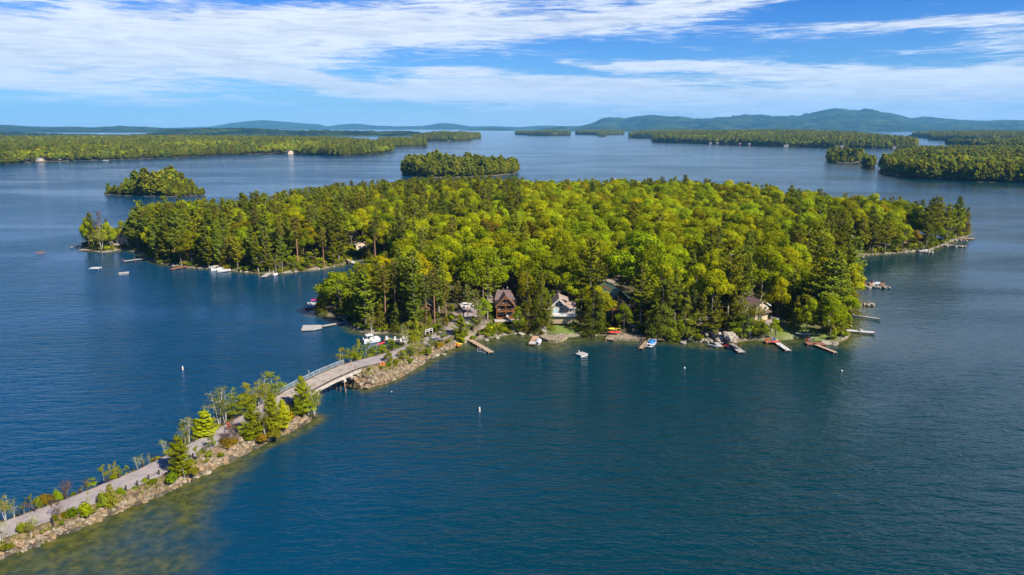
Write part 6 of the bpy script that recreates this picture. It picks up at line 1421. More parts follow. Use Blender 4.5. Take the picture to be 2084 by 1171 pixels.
d2 = dock((1091, 684), (1083, 701), 1.9, mdk_brn, 'brown plank dock with a white framed end below the tan cottage', ph=.3)
part('end_crate', mwhite, d2, lambda b: b.box((6.4, 0, .85), (.9, 1.7, .5)) if False else b.box((float(np.linalg.norm(G(1091, 684, .55) - G(1083, 701, .55))) - .4, 0, .8), (.5, 1.8, .5)))
dock((1243, 684), (1243, 691.5), 1.5, mdk_tan, 'short tan dock stub by the yellow and red kayaks', ph=.2)
dock((1318, 694), (1304, 709.5), 1.1, mdk_tan, 'narrow tan dock with pilings beside the blue canvas boat', ph=1.2, step=1.8)
dk3 = dock((1308, 688), (1352, 690.5), 1.8, mdk_brn, 'shoreline boardwalk holding the white lounge chairs', z=.7, ph=0.)
dock((1476, 686), (1482, 697), 1.6, mdk_or, 'orange cedar walkway coming down from the rocky knoll', z=.9, ph=.1, name='walkway', cat='walkway')
dock((1476, 696), (1498, 696.5), 1.6, mdk_or, 'orange cedar platform at the foot of the rocky knoll', z=.8, ph=.1, name='platform', cat='platform')
dock((1482, 697.5), (1510, 717), 1.9, mdk_grey, 'wide grey dock beside the lifted jet skis', ph=1.1, step=2.4)
dock((1457, 697), (1467, 706), 1.3, mdk_grey, 'short grey side dock left of the jet skis', ph=.2); dock((1464, 697.5), (1481, 698), .8, mdk_grey, 'grey catwalk linking the two docks below the rocky knoll', ph=.1)
dock((1557, 696), (1588, 695.5), 2.0, mdk_red, 'red brown deck at the water with blue chairs', ph=.1, name='platform', cat='platform'); dock((1581, 697), (1605, 713.5), 1.5, mdk_wht, 'pale aluminium dock in front of the right hand lawn', ph=.8)
dock((1641, 699), (1680, 700), 2.0, mdk_red, 'red brown deck with red, white and green chairs', ph=.05, name='platform', cat='platform'); dock((1655, 699.5), (1701, 717.5), 1.1, mdk_tan, 'long narrow tan dock at the right corner of the island', ph=.05)
dock((1718, 672), (1780, 677), 1.6, mdk_wht, 'pale dock with a white chair on the right shore', ph=.9, step=3.6); dock((1728, 640.5), (1791, 649), 1.0, mdk_grey, 'thin grey dock on the right shore', ph=.9, step=4.)
# western docks
ad = dock((708, 655), (655, 664), 1.2, mdk_grey, 'long pale dock with a wide angled platform left of the causeway', ph=.1)
PA = [G(655, 661.5, .6), G(655, 666.5, .6), G(637, 670.5, .6), G(613, 671.5, .6), G(617, 662, .6)]
tp = MB(); n_ = len(PA); tp.add([(p[0], p[1], .62) for p in PA] + [(p[0], p[1], .25) for p in PA], [tuple(range(n_))[::-1], tuple(range(n_, 2 * n_))] + [(i, (i + 1) % n_, (i + 1) % n_ + n_, i + n_) for i in range(n_)])
pf = tp.build('platform', mdk_grey, None); pf.parent = ad; pf.matrix_parent_inverse = (Matrix.Translation(ad.location) @ Matrix.Rotation(ad.rotation_euler[2], 4, 'Z')).inverted()
dock((646, 622), (622, 625.5), 2.8, mdk_wht, 'short wide pale dock at the outer tip of the point', ph=.3)
dock((297, 526), (251, 532), 1.6, mdk_grey, 'grey dock with tall pilings on the western shore', ph=1.2, step=4); dock((384, 541), (347, 548.5), 1.8, mdk_red, 'red painted dock on the western shore', ph=.1); dock((469, 546), (448, 550), 2.2, mdk_or, 'orange plank dock between two boats on the western shore', ph=.3)
dock((549, 556), (536, 564), 2.2, mdk_grey, 'short grey dock in the middle of the western shore', ph=.5); dock((172, 501), (143, 503.5), 1.8, mdk_grey, 'grey dock beyond the far left tip of the island', ph=.4); dock((186, 509), (163, 508.5), 3, mdk_tan, 'low stone coloured landing at the far left tip', z=.4, ph=0)
dock((711, 532), (728, 537.5), 2.0, mdk_wht, 'small white dock at the head of the cove', ph=.1); dock((703, 522), (712, 532), 1.2, mdk_tan, 'brown steps leading down to the small white dock', z=1.6, ph=.1, name='steps', cat='steps')
dock((858, 684), (800, 697), 1.4, mdk_grey, 'grey marina dock stem beyond the trees by the cove', ph=.6); dock((786, 690), (838, 697), 2.2, mdk_grey, 'grey marina cross dock with white dock boxes', ph=.8, pm=mlogtrim)
for (a, b), lab in (((787, 690), 'white dock box at the left end of the marina cross dock'), ((804, 691), 'white dock box in the middle of the marina cross dock'), ((816, 694), 'white dock box at the right end of the marina cross dock')):
    g = G(a, b, .6); o = empty('dock_box', (*g, .6), .2, lab, 'dock box'); part('box', mwhite, o, lambda q: q.box((0, 0, .35), (.55, .5, .7))); part('lid', mwhite, o, lambda q: q.box((0, 0, .73), (.62, .58, .07)))
# eastern docks
dock((1733, 513), (1752, 518), 2.6, mdk_wht, 'white landing in front of the grey lakeside cottage', z=1.2, ph=.6); dock((1736, 516), (1747, 524), 1.8, mdk_wht, 'white ramp dock below the grey lakeside cottage', ph=.1); dock((1732, 500), (1742, 513), 1.2, mdk_wht, 'white stairs beside the grey lakeside cottage', z=2.4, ph=.6, name='stairs', cat='stairs')
dock((1715, 517), (1725, 516.5), 2.2, mdk_wht, 'small white float left of the grey lakeside cottage landing', ph=0.)
dock((1925, 484), (1983, 486), 2.4, mdk_brn, 'brown dock at the very right tip of the island', ph=.1); dock((1900, 496), (1940, 499), 1.4, mdk_grey, 'grey dock before the right tip of the island', ph=.2)
rl_ = empty('fence', (*G(866, 678, 3.2), 3.0), math.atan2(*(G(880, 673, 3.4) - G(866, 678, 3.2))[::-1]), 'white wooden rail beside the road where the causeway reaches the island', 'fence')
L_ = float(np.linalg.norm(G(880, 673, 3.4) - G(866, 678, 3.2)))
part('rail', mwhite, rl_, lambda b: [b.bar((0, 0, z_), (L_, 0, z_ + .1), .12) for z_ in (.55, 1.05)]); part('post', mwhite, rl_, lambda b: [b.bar((x, 0, -.3), (x, 0, 1.15), .16) for x in (0, L_ / 2, L_)])

# rafts and buoys
def raft(a, b, w_, m, label, rz=.2):
    g = G(a, b, .35); o = empty('swim_raft', (*g, 0), rz, label, 'swim raft'); part('deck_planks', m, o, lambda q: q.box((0, 0, .42), (w_, w_ * .9, .12))); part('float', mwhite, o, lambda q: [q.box((0, s_ * w_ * .3, .18), (w_ * .94, .5, .36)) for s_ in (-1, 1)])
    return o
rf = raft(1184, 721, 2.6, mdk_grey, 'square grey swim raft with a ladder off the tan cottage', R(38)); part('ladder', mwhite, rf, lambda q: [q.bar((x, 1.1, .1), (x, 1.1, 1.1), .06) for x in (-.2, .2)] + [q.bar((-.2, 1.1, z_), (.2, 1.1, z_), .05) for z_ in (.7, 1.05)])
raft(194, 546, 4.0, mdk_wht, 'pale swim raft off the left tip of the island', .1); raft(252, 556, 3.8, mdk_grey, 'grey white swim raft nearest the grey western dock', .5); raft(82, 514, 3.4, mdk_red, 'reddish swim raft far off to the left', .2)
for a, b, h_, lab in ((372, 753, 1.0, 'white buoy in the bay left of the causeway'), (976, 838, 1.1, 'white and dark hazard buoy in the open water right of the bridge'), (1393, 750, .4, 'small white mooring ball off the lounge chairs'), (1713, 756, .4, 'small white mooring ball off the right corner'), (797, 798, .22, 'tiny white float near the stony bank')):
    g = G(a, b, 0); o = empty('buoy', (*g, 0), 0, lab, 'buoy')
    if h_ > .9: part('float', mwhite, o, lambda q: q.cyl((0, 0, -.3), (0, 0, h_ * .8), .2, .16, 10)); part('band', morp, o, lambda q: q.cyl((0, 0, h_ * .4), (0, 0, h_ * .5), .195, .19, 10)); part('top', mwhite, o, lambda q: q.cyl((0, 0, h_ * .8), (0, 0, h_), .16, .06, 10))
    else:
        bm = bmesh.new(); bmesh.ops.create_uvsphere(bm, u_segments=10, v_segments=7, radius=h_ * .6); me = bpy.data.meshes.new('float'); bm.to_mesh(me); bm.free(); me.materials.append(mwhite); link('float', me, o, (0, 0, h_ * .3)); part('ring', mgreyc, o, lambda q: q.cyl((0, 0, h_ * .85), (0, 0, h_ * 1.0), .05, .05, 6))
# ------------------------------------------------------------------ boats
def hull_mesh(L, Wd, H, m, tip=.0, sheer=.25, pts=9):
    """open-bowed planing hull, bow towards +x, keel at z=0"""
    V = []; F = []
    for i in range(pts + 1):
        t = i / pts; x = -L / 2 + L * t; wd = Wd / 2 * (1 if t < .45 else max(.02, 1 - ((t - .45) / .55) ** 2.2)); k = 0 if t < .6 else (t - .6) / .4; zk = .45 * H * k ** 2; zs = H + sheer * t ** 2
        V += [(x, -wd, zs), (x, -wd * .93, zs * .45 + zk * .5), (x, 0, zk), (x, wd * .93, zs * .45 + zk * .5), (x, wd, zs)]
    for i in range(pts):
        for j in range(4): F.append((i * 5 + j, i * 5 + j + 1, (i + 1) * 5 + j + 1, (i + 1) * 5 + j))
        F.append((i * 5 + 4, i * 5, (i + 1) * 5, (i + 1) * 5 + 4))
    F.append((0, 1, 2, 3, 4)[::-1]); return mesh_np('hull', V, F, (m,))


def dome(L, Wd, H, z, m, x0=0., pts=8):
    V = []; F = []; K = 7
    for i in range(pts + 1):
        t = i / pts; x = x0 - L / 2 + L * t; e = math.sin(math.pi * min(1, max(0, .08 + .84 * t))) ** .5
        for j in range(K): a = math.pi * j / (K - 1); V.append((x, -math.cos(a) * Wd / 2 * e, z + math.sin(a) ** .7 * H * e))
    for i in range(pts):
        for j in range(K - 1): F.append((i * K + j, i * K + j + 1, (i + 1) * K + j + 1, (i + 1) * K + j))
    F += [tuple(range(K))[::-1], tuple(range(pts * K, pts * K + K))]; return mesh_np('cover', V, F, (m,), True)


def boat(a, b, rz, L, Wd, label, kind='cover', canvas=None, z=0., cat='boat', hm=None, name='motorboat'):
    g = G(a, b, .4); o = empty(name, (*g, -.18 + z), rz, label, cat); link('hull', hull_mesh(L, Wd, .95, hm or mgel), o)
    part('stripe', mnavy, o, lambda q: [q.box((-L * .1, s_ * Wd * .492, .72), (L * .78, .03, .08)) for s_ in (-1, 1)])
    part('outboard_motor', mblack, o, lambda q: [q.box((-L / 2 - .25, 0, .85), (.4, .35, .5)), q.box((-L / 2 - .2, 0, .35), (.15, .12, .7))])
    if kind == 'cover': link('cover', dome(L * .86, Wd * .96, .45, .9, canvas or mgreyc, -L * .03), o)
    if kind == 'cruiser':
        link('foredeck', dome(L * .42, Wd * .8, .28, 1.02, canvas or mblue, L * .24), o); link('canvas', dome(L * .34, Wd * .84, .55, 1.0, canvas or mblue, -L * .13), o)
        part('windshield', mglass, o, lambda q: [q.bar((L * .06, -Wd * .42, 1.0), (L * .02, -Wd * .38, 1.45), .6, .04), q.bar((L * .06, Wd * .42, 1.), (L * .02, Wd * .38, 1.45), .6, .04), q.box((L * .09, 0, 1.22), (.05, Wd * .75, .45), 0, -.5)])
        part('wake_arch', mgel, o, lambda q: [q.bar((-L * .02, -Wd * .5, .9), (L * .02, -Wd * .4, 1.75), .14), q.bar((-L * .02, Wd * .5, .9), (L * .02, Wd * .4, 1.75), .14), q.bar((L * .02, -Wd * .4, 1.75), (L * .02, Wd * .4, 1.75), .14)])
        part('swim_platform', mgel, o, lambda q: q.box((-L / 2 - .4, 0, .5), (.8, Wd * .8, .08)))
    if kind == 'bimini':
        part('canopy', canvas or mnavy, o, lambda q: q.box((-.2, 0, 1.95), (L * .4, Wd * .9, .1))); part('canopy_pole', mwhite, o, lambda q: [q.bar((x, s_ * Wd * .42, .9), (x, s_ * Wd * .42, 1.92), .05) for x in (-L * .2, L * .1) for s_ in (-1, 1)])
        part('seat', mgel, o, lambda q: [q.box((-L * .25, 0, 1.1), (.6, Wd * .7, .4)), q.box((L * .05, 0, 1.1), (.5, .5, .5))])
    return o


def pontoon(a, b, rz, L, Wd, label, canopy=mwhite):
    g = G(a, b, .5); o = empty('pontoon_boat', (*g, 0), rz, label, 'boat')
    for s_ in (-1, 1): part('pontoon', mrail, o, lambda q: [q.cyl((-L / 2, s_ * Wd * .38, .15), (L / 2 - .5, s_ * Wd * .38, .15), .28, k=8), q.cyl((L / 2 - .5, s_ * Wd * .38, .15), (L / 2 + .1, s_ * Wd * .38, .3), .28, .05, 8)])
    part('deck', mgreyc, o, lambda q: q.box((0, 0, .5), (L, Wd, .1)))
    part('side_panel', mwhite, o, lambda q: [q.box((0, s_ * Wd * .49, .85), (L * .96, .05, .6)) for s_ in (-1, 1)] + [q.box((s_ * L * .48, 0, .85), (.05, Wd * .6, .6)) for s_ in (-1, 1)])
    for x, y in ((-L * .36, Wd * .25), (-L * .36, -Wd * .25), (L * .3, Wd * .3), (L * .3, -Wd * .3)): part('seat', mwhite, o, lambda q: [q.box((x, y, .8), (1.1, .6, .45)), q.box((x, y * 1.35, 1.1), (1.1, .15, .5))])
    part('canopy', canopy, o, lambda q: q.box((-L * .12, 0, 2.2), (L * .42, Wd * .95, .12))); part('canopy_pole', mwhite, o, lambda q: [q.bar((x, s_ * Wd * .46, .6), (x, s_ * Wd * .46, 2.15), .06) for x in (-L * .3, L * .06) for s_ in (-1, 1)])
    part('outboard_motor', mblack, o, lambda q: q.box((-L / 2 - .3, 0, .8), (.4, .35, .7))); return o


boat(1327, 699, R(62), 5.2, 2.3, 'white motorboat with bright blue canvas tied to the narrow tan dock', 'cruiser', mblue)
boat(1096, 696, R(80), 3.6, 1.8, 'small white boat under a grey cover beside the brown plank dock', 'cover', mgreyc)
pontoon(756, 693, R(28), 4.9, 1.9, 'white pontoon boat with pale canopy moored left of the marina dock')
boat(641, 618, R(20), 5., 2.1, 'white boat with magenta canopy behind the short wide pale dock', 'bimini', mmag); boat(1779, 578, R(10), 5., 2.1, 'white boat with navy canopy behind the outer stone jetty', 'bimini', mnavy)
pontoon(443, 549, R(20), 5.2, 2., 'white pontoon boat moored left of the orange plank dock', mtan); boat(456, 552, R(30), 5.5, 2.2, 'grey white motorboat at the outer side of the orange plank dock', 'cover', mgreyc); boat(435, 545, R(10), 3.6, 2., 'small boat with pale blue cover behind the western pontoon boat', 'cover', mrail)
boat(561, 560, R(80), 3.2, 1.6, 'small white boat by the short grey western dock', 'cover', mgel); boat(1878, 511, R(15), 6., 2.4, 'white boat under a black canopy on the eastern shore', 'bimini', mblack); boat(1916, 494, R(8), 6., 2.2, 'pale covered boat at the stone jetty before the right tip', 'cover', mwhite)
boat(497, 312.2, R(10), 7, 2.6, 'tiny white boat in front of the largest far white house', 'cover', mwhite); boat(215, 327, R(10), 9, 3, 'white boat moored along the far left shore', 'cover', mwhite); boat(798, 308.5, R(90), 7, 2.6, 'tiny white sail-less boat off the point of the left mainland', 'cover', mwhite); boat(886, 284, R(0), 9, 3, 'tiny white boat off the mid lake islet', 'cover', mwhite)


def kayak(pos, rz, L, m, label, name='kayak', tilt=0., cat='kayak'):
    o = empty(name, pos, rz, label, cat); V = []; F = []; K = 8; n = 10
    for i in range(n + 1):
        t = i / n; x = -L / 2 + L * t; w_ = .36 * math.sin(math.pi * t) ** .7 + .01; zc = .16 + .14 * (2 * t - 1) ** 2
        for j in range(K): a = 2 * math.pi * j / K; V.append((x, math.cos(a) * w_, zc + math.sin(a) * .17 * (w_ / .36 + .1)))
    for i in range(n):
        for j in range(K): F.append((i * K + j, i * K + (j + 1) % K, (i + 1) * K + (j + 1) % K, (i + 1) * K + j))
    link('hull', mesh_np('hull', V, F, (m,), True), o); part('cockpit', mblack, o, lambda q: q.cyl((0, 0, .28), (0, 0, .36), .26, .22, 10)); o.rotation_euler[0] = tilt; return o


g = G(1251, 672, 1.9); kayak((*g, 2.2), 0.03, 4.0, myel, 'yellow kayak on the rack below the green roofed house', tilt=.5); kayak((*G(1251, 677, 1.5), 1.45), .02, 3.9, mredp, 'red kayak on the rack under the yellow one', tilt=.4)
rk = empty('kayak_rack', (g[0], g[1] - .05, 1.0), 0, 'wooden rack carrying the yellow and red kayaks', 'rack'); part('upright', mdark, rk, lambda q: [q.bar((x, .1, -.4), (x, .1, 1.75), .09) for x in (-1.1, 1.1)]); part('arm', mdark, rk, lambda q: [q.bar((x, .1, z_), (x, -.5, z_), .07) for x in (-1.1, 1.1) for z_ in (.3, 1.1)])
kayak((*G(931, 704, .5), .55), R(-40), 2.8, morp, 'orange kayak drawn up beside the tan plank dock', tilt=.6); kayak((*G(934, 702, .6), .75), R(-30), 2.8, myel, 'yellow kayak drawn up beside the orange one', tilt=-.3)
kayak((*G(775, 699, .3), .1), R(52), 3.2, mredp, 'red and white canoe moored behind the marina dock', 'canoe', cat='canoe'); kayak((*G(1636, 680, 1.4), float(GT(1636, 680)[2]) + .3), R(-12), 4.6, mgel, 'overturned white boat on the right hand lawn', 'rowing_boat', cat='boat')
kayak((*G(1576, 696, .9), .75), R(10), 2.6, mredp, 'small red hull lying on the red brown deck', 'kayak')


def jetski(a, b, rz, m, label):
    o = empty('jet_ski', (*G(a, b, .6), .35), rz, label, 'jet ski'); link('hull', hull_mesh(2.9, 1.1, .5, m), o); part('seat', mblack, o, lambda q: q.box((-.5, 0, .75), (1.3, .38, .35))); part('handlebar', mblack, o, lambda q: [q.box((.35, 0, .95), (.12, .7, .08)), q.box((.5, 0, .7), (.5, .5, .35))])
    fr = empty('boat_lift', (*G(a, b + 1.5, .2), 0), rz, 'white frame lift carrying ' + label, 'boat lift'); part('cradle', mwhite, fr, lambda q: [q.bar((-1.3, s_, .3), (1.3, s_, .3), .09) for s_ in (-.7, .7)]); part('post', mwhite, fr, lambda q: [q.bar((x, s_, -.8), (x, s_, .9), .09) for x in (-1.3, 1.3) for s_ in (-.7, .7)])
jetski(1485, 706, R(-40), mredp, 'the red jet ski at the wide grey dock'); jetski(1491, 709, R(-40), mnavy, 'the dark jet ski right of the red one'); jetski(1452, 704, R(-40), mgel, 'the white jet ski left of the short grey side dock')

for i, (a, b) in enumerate(((1319, 682), (1325, 684), (1330, 684.5), (1336, 687))): chair(a, b, .75, R(-8 + i * 6), mwhite, f'white lounge chair on the shoreline boardwalk, {("first", "second", "third", "last")[i]} from the left', 'white lounge chairs on the boardwalk')
for a, b, lab in ((1289, 677, 'left tan wooden chair on the stone terrace'), (1296, 677, 'right tan wooden chair on the stone terrace')): chair(a, b, .75, R(20), mtanch, lab, 'tan chairs on the stone terrace')
for a, b, m_, lab in ((1643, 695, mredp, 'red chair on the red brown deck at the right corner'), (1649, 695, mwhite, 'white chair on the red brown deck at the right corner'), (1655, 695, mgrnp, 'green chair on the red brown deck at the right corner')): chair(a, b, .65, R(160), m_, lab)
for a, b, m_, lab in ((1574, 694, mbluep, 'blue chair on the red brown deck by the lawn'), (1566, 694, mtanch, 'wooden chair left of the blue one on the red brown deck'), (1560, 695, morp, 'orange chair at the left end of the red brown deck')): chair(a, b, .65, R(170), m_, lab)
for a, b, lab in ((1467, 685, 'left white chair on the rocky knoll above the orange platform'), (1474, 685, 'right white chair on the rocky knoll above the orange platform')):
    p = GT(a, b); chair(0, 0, 0, R(10), mwhite, lab, None, 1., (p[0], p[1], p[2]))
p = GT(1456, 661); chair(0, 0, 0, R(10), mredp, 'red chair on the lawn on top of the rocky knoll', None, 1., tuple(p)); p = GT(1452, 661); chair(0, 0, 0, R(10), mbluep, 'blue chair beside the red one on top of the rocky knoll', None, 1., tuple(p))
for a, b, lab in ((822, 692, 'white chair on the marina dock, left of a pair'), (830, 693, 'white chair on the marina dock, right of a pair')): chair(a, b, .6, R(30), mwhite, lab)
chair(1752, 674, .6, R(-60), mwhite, 'white reclined chair on the pale right shore dock')
# lattice frame, metal frame, sand pit, retaining wall by the knoll
p = G(1408, 688, 1.2); o = empty('lattice_frame', (*p, 1.4), R(20), 'white lattice frame leaning on the shore bank', 'frame'); part('frame', mwhite, o, lambda q: [q.bar((-.9, 0, -.7), (.9, 0, -.7), .1), q.bar((.9, 0, -.7), (.9, .3, .7), .1), q.bar((.9, .3, .7), (-.9, .3, .7), .1), q.bar((-.9, .3, .7), (-.9, 0, -.7), .1)]); part('cross_bar', mwhite, o, lambda q: [q.bar((-.9, 0, -.7), (.9, .3, .7), .12), q.bar((.9, 0, -.7), (-.9, .3, .7), .12)])
p = G(1050, 674, .8); o = empty('metal_rack', (*p, .8), R(30), 'grey metal dock frame standing on the shore left of the dark cedars', 'frame'); part('upright', mrail, o, lambda q: [q.bar((x, 0, -.6), (x, .2, 1.2), .08) for x in (-.7, .7)]); part('cross_bar', mrail, o, lambda q: [q.bar((-.7, .1 * k, .2 + .4 * k), (.7, .1 * k, .2 + .4 * k), .07) for k in (0, 1, 2)])
p = GT(1290, 663); v, f = tubes([([(math.cos(a) * 1.1, math.sin(a) * .8, .1) for a in np.linspace(0, 6.283, 17)], [.14] * 17)], 5); o = empty('garden_bed', tuple(p), 0, 'white oval ring of a garden bed below the green roofed house', 'garden bed'); link('ring', mesh_np('ring', v, f, (mwhite,)), o); part('soil', mat('planted soil', (.06, .10, .03), .95, .3, 2), o, lambda q: q.cyl((0, 0, 0), (0, 0, .12), .75, .7, 14))
p = GT(1442, 664); o = empty('retaining_wall', tuple(p), R(8), 'pale stone retaining wall on top of the rocky knoll', 'wall')
for i in range(9): part('stone', mrock, o, lambda q: q.box((-2.6 + i * .65, 0, .15), (.6, .5, .5), random.uniform(-.1, .1)))
o = empty('deck', (*GT(1438, 657)[:2], float(GT(1438, 657)[2])), R(8), 'white railed deck of the hidden house above the rocky knoll', 'deck'); part('platform', mdk_brn, o, lambda q: q.box((0, 1, .8), (4.6, 2.4, .2))); part('railing', mwhite, o, lambda q: rail(q, -2.3, -.2, 2.3, -.2, .9, .8, .3)); part('post', mwhite, o, lambda q: [q.bar((x, 0, -1), (x, 0, .8), .14) for x in (-2.2, 0, 2.2)])
# cars
def car(p, rz, m, label):
    o = empty('parked_car', tuple(p), rz, label, 'car')
    part('body', m, o, lambda q: [q.prism([(-2.1, .3), (2.1, .3), (2.15, .75), (1.2, .92), (.55, 1.42), (-1.25, 1.45), (-1.95, .95), (-2.15, .85)], -.85, .85)])
    part('window', mglass, o, lambda q: [q.prism([(-1.6, .98), (.95, .98), (.5, 1.34), (-1.2, 1.36)], -.87, .87)])
    for x in (-1.3, 1.3):
        for y in (-.8, .8): part('wheel', mblack, o, lambda q: q.cyl((x, y - .1, .33), (x, y + .1, .33), .33, k=10))
    return o
car(GT(950, 626) + np.array([0, 0, .05]), R(15), mwhite, 'white car parked behind the thin red pines beside the log house'); car(GT(1148, 603) + np.array([0, 0, .1]), R(95), mblack, 'dark car parked on the grey drive behind the tan cottage')
# flag
p = GT(1932, 484); o = empty('flagpole', tuple(p), 0, 'flagpole with a small blue flag near the right tip of the island', 'flagpole'); part('pole', mwhite, o, lambda q: q.cyl((0, 0, -.2), (0, 0, 5.2), .06, .04, 6)); part('flag', mbluep, o, lambda q: q.box((-.65, 0, 4.6), (1.2, .03, .8), .1)); 

# ------------------------------------------------------------------ jetties and shore boulders
SHR = [rock_mesh(400 + i, mstone) for i in range(6)]
def jetty(a, b, wd, n, label):
    A_ = G(*a, .3); B_ = G(*b, .3); o = empty('stone_jetty', (*((A_ + B_) / 2), 0), 0, label, 'jetty'); c_ = (A_ + B_) / 2
    for i in range(n):
        t = random.random(); q = A_ + (B_ - A_) * t - c_ + np.array([0, random.uniform(-.5, .5) * wd]); r_ = random.uniform(.4, .85); s_ = link('stone', random.choice(SHR), o, (q[0], q[1], .28 + random.uniform(-.2, .25))); s_.scale = (r_, r_, r_ * .8); s_.rotation_euler = (random.random(), 0, random.uniform(0, 6))
jetty((1738, 582), (1810, 585), 3.2, 90, 'stone jetty with wooden loungers and a boat on the right shore'); jetty((1728, 619), (1776, 621), 2.2, 60, 'stone jetty with wooden posts on the right shore'); jetty((1900, 500), (1970, 502), 2.4, 60, 'low stone jetty before the right tip of the island'); jetty((1935, 488), (1975, 490), 2.4, 30, 'stones under the brown dock at the right tip'); jetty((1875, 512), (1898, 514), 4, 30, 'pale stone landing beside the black canopied boat'); jetty((1745, 524), (1758, 524), 2.5, 16, 'stone pile beside the white ramp dock')
for i, (a, lab) in enumerate(((1758, 'left'), (1772, 'middle'), (1795, 'right'))): chair(a, 581, .8, R(-60), mtanch, f'{lab} wooden lounger on the stone jetty', 'wooden loungers on the stone jetty', 1.5)
for i, a in enumerate((1733, 1741, 1750, 1757, 1766)): g = G(a, 619, .6); o = empty('post', (*g, .3), 0, f'wooden post on the second stone jetty, {("first", "second", "third", "fourth", "last")[i]} from the left', 'post', 'posts on the second stone jetty'); part('shaft', mpile, o, lambda q: q.cyl((0, 0, 0), (0, 0, 1.7), .1, k=6)); part('cap', mpile, o, lambda q: q.cyl((0, 0, 1.7), (0, 0, 1.78), .13, k=6))
g = G(1728, 616, .8); o = empty('chair_pair', (*g, .7), 0, 'turquoise bin on the second stone jetty', 'bin'); o.name = 'bin'; part('body', mat('turquoise plastic', (.02, .35, .28), .5, .05), o, lambda q: q.cyl((0, 0, 0), (0, 0, .8), .3, .34, 10)); part('lid', mat('turquoise lid', (.02, .30, .24), .5, .05), o, lambda q: q.cyl((0, 0, .8), (0, 0, .88), .37, k=10))
for i, (a, b) in enumerate(((527, 559), (557, 563))): g = G(a, b, 0); o = empty('post', (*g, 0), 0, f'{("yellowish", "white")[i]} mooring post {("left", "right")[i]} of the short grey western dock', 'post'); part('shaft', (mtan, mwhite)[i], o, lambda q: q.cyl((0, 0, -.5), (0, 0, 2.4), .14, k=7)); part('cap', mwhite, o, lambda q: q.cyl((0, 0, 2.4), (0, 0, 2.5), .17, k=7))
g = G(982, 716, .1); o = empty('boat_lift', (*g, 0), R(-30), 'white boat lift frame beside the tan plank dock', 'boat lift'); part('post', mwhite, o, lambda q: [q.bar((x, y, -.8), (x, y, 1.3), .08) for x in (-1.2, 1.2) for y in (-.6, .6)]); part('cradle', mwhite, o, lambda q: [q.bar((-1.2, y, .2), (1.2, y, .2), .08) for y in (-.6, .6)])
def big_rock(seed):
    rng = np.random.default_rng(seed); bm = bmesh.new(); bmesh.ops.create_icosphere(bm, subdivisions=2, radius=1); P0 = rng.normal(size=(9, 3)); P0 /= np.linalg.norm(P0, axis=1, keepdims=True); D0 = rng.uniform(.55, .85, 9)
    for v in bm.verts:
        c = np.array(v.co)
        for n_, d_ in zip(P0, D0):
            e_ = c @ n_ - d_
            if e_ > 0: c = c - n_ * e_ * .9
        v.co = Vector(c * rng.uniform(.96, 1.05))
    me = bpy.data.meshes.new('block'); bm.to_mesh(me); bm.free(); me.materials.append(mstone); return me
BIGR = [big_rock(i) for i in range(5)]
# boulders with names of their own
for a, b, r_, lab in ((1103 - 42, 680, 1.1, 'large pale boulder in the water right of the metal dock frame'), (1680, 699, 1.5, 'big flat lichen pale boulder at the right corner of the island'), (1697, 700, 1.3, 'second flat boulder at the right corner shore'), (888, 722, .9, 'submerged ochre boulder off the end of the causeway'), (903, 720, .8, 'submerged rock right of the ochre one'), (990, 692, .8, 'boulder on the grassy shore right of the tan dock'), (1012, 688, .7, 'small pale boulder on the shore below the log house'), (1390, 698, 1., 'grey boulder at the water left of the bright bush tree')):
    g = G(a, b, .2); o = tag(link('boulder', random.choice(BIGR), None, (*g, .15 if b < 715 else -.12)), lab, 'boulder'); o.scale = (r_ * 1.3, r_, r_ * .62); o.rotation_euler[2] = random.uniform(0, 6)
# knoll ledge: big broken blocks
kn = empty('rock_ledge', (*G(1480, 690, 1.5), 0), 0, 'grey granite ledge of big broken blocks beside the orange platform', 'rock')
k0 = Vector(kn.location)
for px_, py_, zz_, r_ in [(1478, 678, 3.2, 1.5), (1485, 684, 2.6, 1.7), (1492, 690, 1.6, 1.6), (1488, 676, 3.4, 1.4), (1495, 683, 2.2, 1.5), (1470, 682, 2.4, 1.1), (1462, 688, 1.6, 1.1), (1455, 680, 2.2, 1.0), (1446, 690, 1.2, 1.0), (1438, 692, .9, 1.1), (1428, 688, 1.2, .9), (1472, 692, 1.2, 1.0), (1464, 676, 3.2, 1.0), (1450, 672, 3.2, 1.1), (1437, 676, 2.6, 1.0), (1484, 692, 1.2, 1.2)]:
    g = G(px_, py_, zz_); r_ *= .82; s_ = link('block', random.choice(BIGR), kn, (g[0] - k0.x, g[1] - k0.y, zz_ - .7)); s_.scale = (r_ * 1.25, r_, r_ * .85); s_.rotation_euler = (random.uniform(-.4, .4), random.uniform(-.4, .4), random.uniform(0, 6))
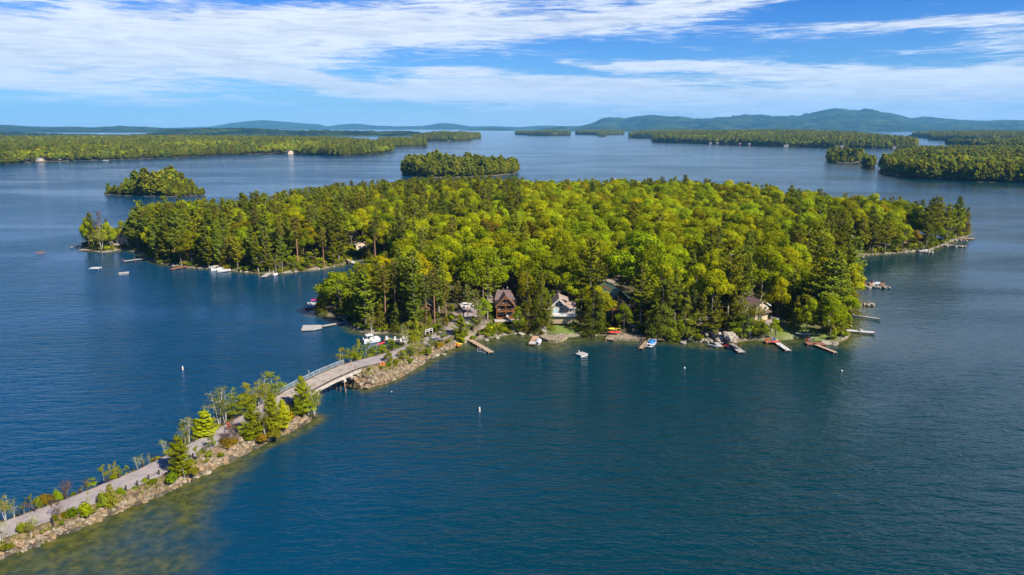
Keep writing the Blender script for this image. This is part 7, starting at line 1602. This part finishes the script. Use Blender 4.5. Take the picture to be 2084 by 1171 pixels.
# shoreline stones along the whole island: a share as single stones, the rest joined
SB = []; per = np.array(ISL); n_ = len(per)
for i in range(n_):
    a, b = per[i], per[(i + 1) % n_]; L = np.linalg.norm(b - a)
    if (a[1] + b[1]) / 2 > 395: continue
    for k in range(int(L / .75)):
        t = random.random(); q = a + (b - a) * t; r_ = random.choice((.25, .35, .45, .6)) * random.uniform(.8, 1.3); nrm = np.array([-(b - a)[1], (b - a)[0]]) / (L + 1e-9)
        q = q + nrm * random.uniform(-.5, 1.1); SB.append((r_, q[0], q[1], .05 + random.uniform(-.1, .15)))
SB = [s_ for s_ in SB if vnoise(s_[1], s_[2], 7, 11) > .38]
SB.sort(key=lambda s_: -s_[0] / math.hypot(s_[1], s_[2])); isl_o = bpy.data.objects['island_ground']; V_ = []; F_ = []
for i, (r_, x, y, z) in enumerate(SB):
    me = random.choice(SHR); rot = Matrix.Rotation(random.uniform(0, 6.28), 4, 'Z') @ Matrix.Rotation(random.uniform(-.5, .5), 4, 'X')
    if i < 200: o = link('stone', me, isl_o, (x, y, z)); o.rotation_euler = rot.to_euler(); o.scale = (r_ * 1.2, r_, r_ * .8)
    else: n0 = len(V_); V_ += [tuple(rot @ (v.co * r_) + Vector((x, y, z))) for v in me.vertices]; F_ += [tuple(a + n0 for a in f.vertices) for f in me.polygons]
tag(link('shore_stones', mesh_np('shore stones', V_, F_, (mstone,)), isl_o), kind='stuff')

# low brush along the shore and under the trees: uncountable, one object
rng3 = np.random.default_rng(91); cand = rng3.uniform((-225, 180), (260, 420), (90000, 2)); dcn = dshore(cand[:, 0], cand[:, 1])
keep = (dcn > .3) & (dcn < 22) & (vnoise(cand[:, 0], cand[:, 1], 5, 13) > np.where(dcn < 5, .22, .42)) & (seg_dist(cand, CW[:, :2], False) > 4.2)
dk_ = dcn[keep]; C = cand[keep]
OPEN = [(1035, 650, 4), (1140, 650, 5), (1165, 672, 6), (1107, 675, 1.5), (1262, 655, 4), (1260, 684, 4), (1285, 680, 4), (1320, 688, 3), (1335, 688, 3), (1625, 680, 7), (1655, 688, 5), (970, 684, 1.5), (985, 666, 1.5), (1130, 685, 4), (1475, 690, 4), (1573, 694, 3), (1545, 655, 5), (920, 665, 3), (1728, 510, 6), (1905, 488, 5)]
for a, b, r_ in OPEN: g = GT(a, b); k2 = ((C[:, 0] - g[0]) ** 2 + (C[:, 1] - g[1]) ** 2) > r_ ** 2; C = C[k2]; dk_ = dk_[k2]
thin = rng3.random(len(C)) < .5; C = C[thin]; print('brush', len(C))
BS = [bpy.data.objects.new('brush source', bush_mesh(500 + i, 1, 1, 130, .20, m_)) for i, m_ in enumerate(('bright', 'birch', 'hemlock', 'broad', 'pine'))]
instancer('undergrowth', np.stack([C[:, 0], C[:, 1], terr(C[:, 0], C[:, 1]) - .1], 1), rng3.integers(0, 5, len(C)), rng3.uniform(.7, 1.8, len(C)), rng3.uniform(0, 6.28, len(C)), BS, 'low mixed brush and ferns under the trees along the island shore', 'undergrowth')

for o in S.objects:
    l = o.get('label')
    if l and len(l.replace('-', ' ').split()) > 16: print('LONG', o.name, l)
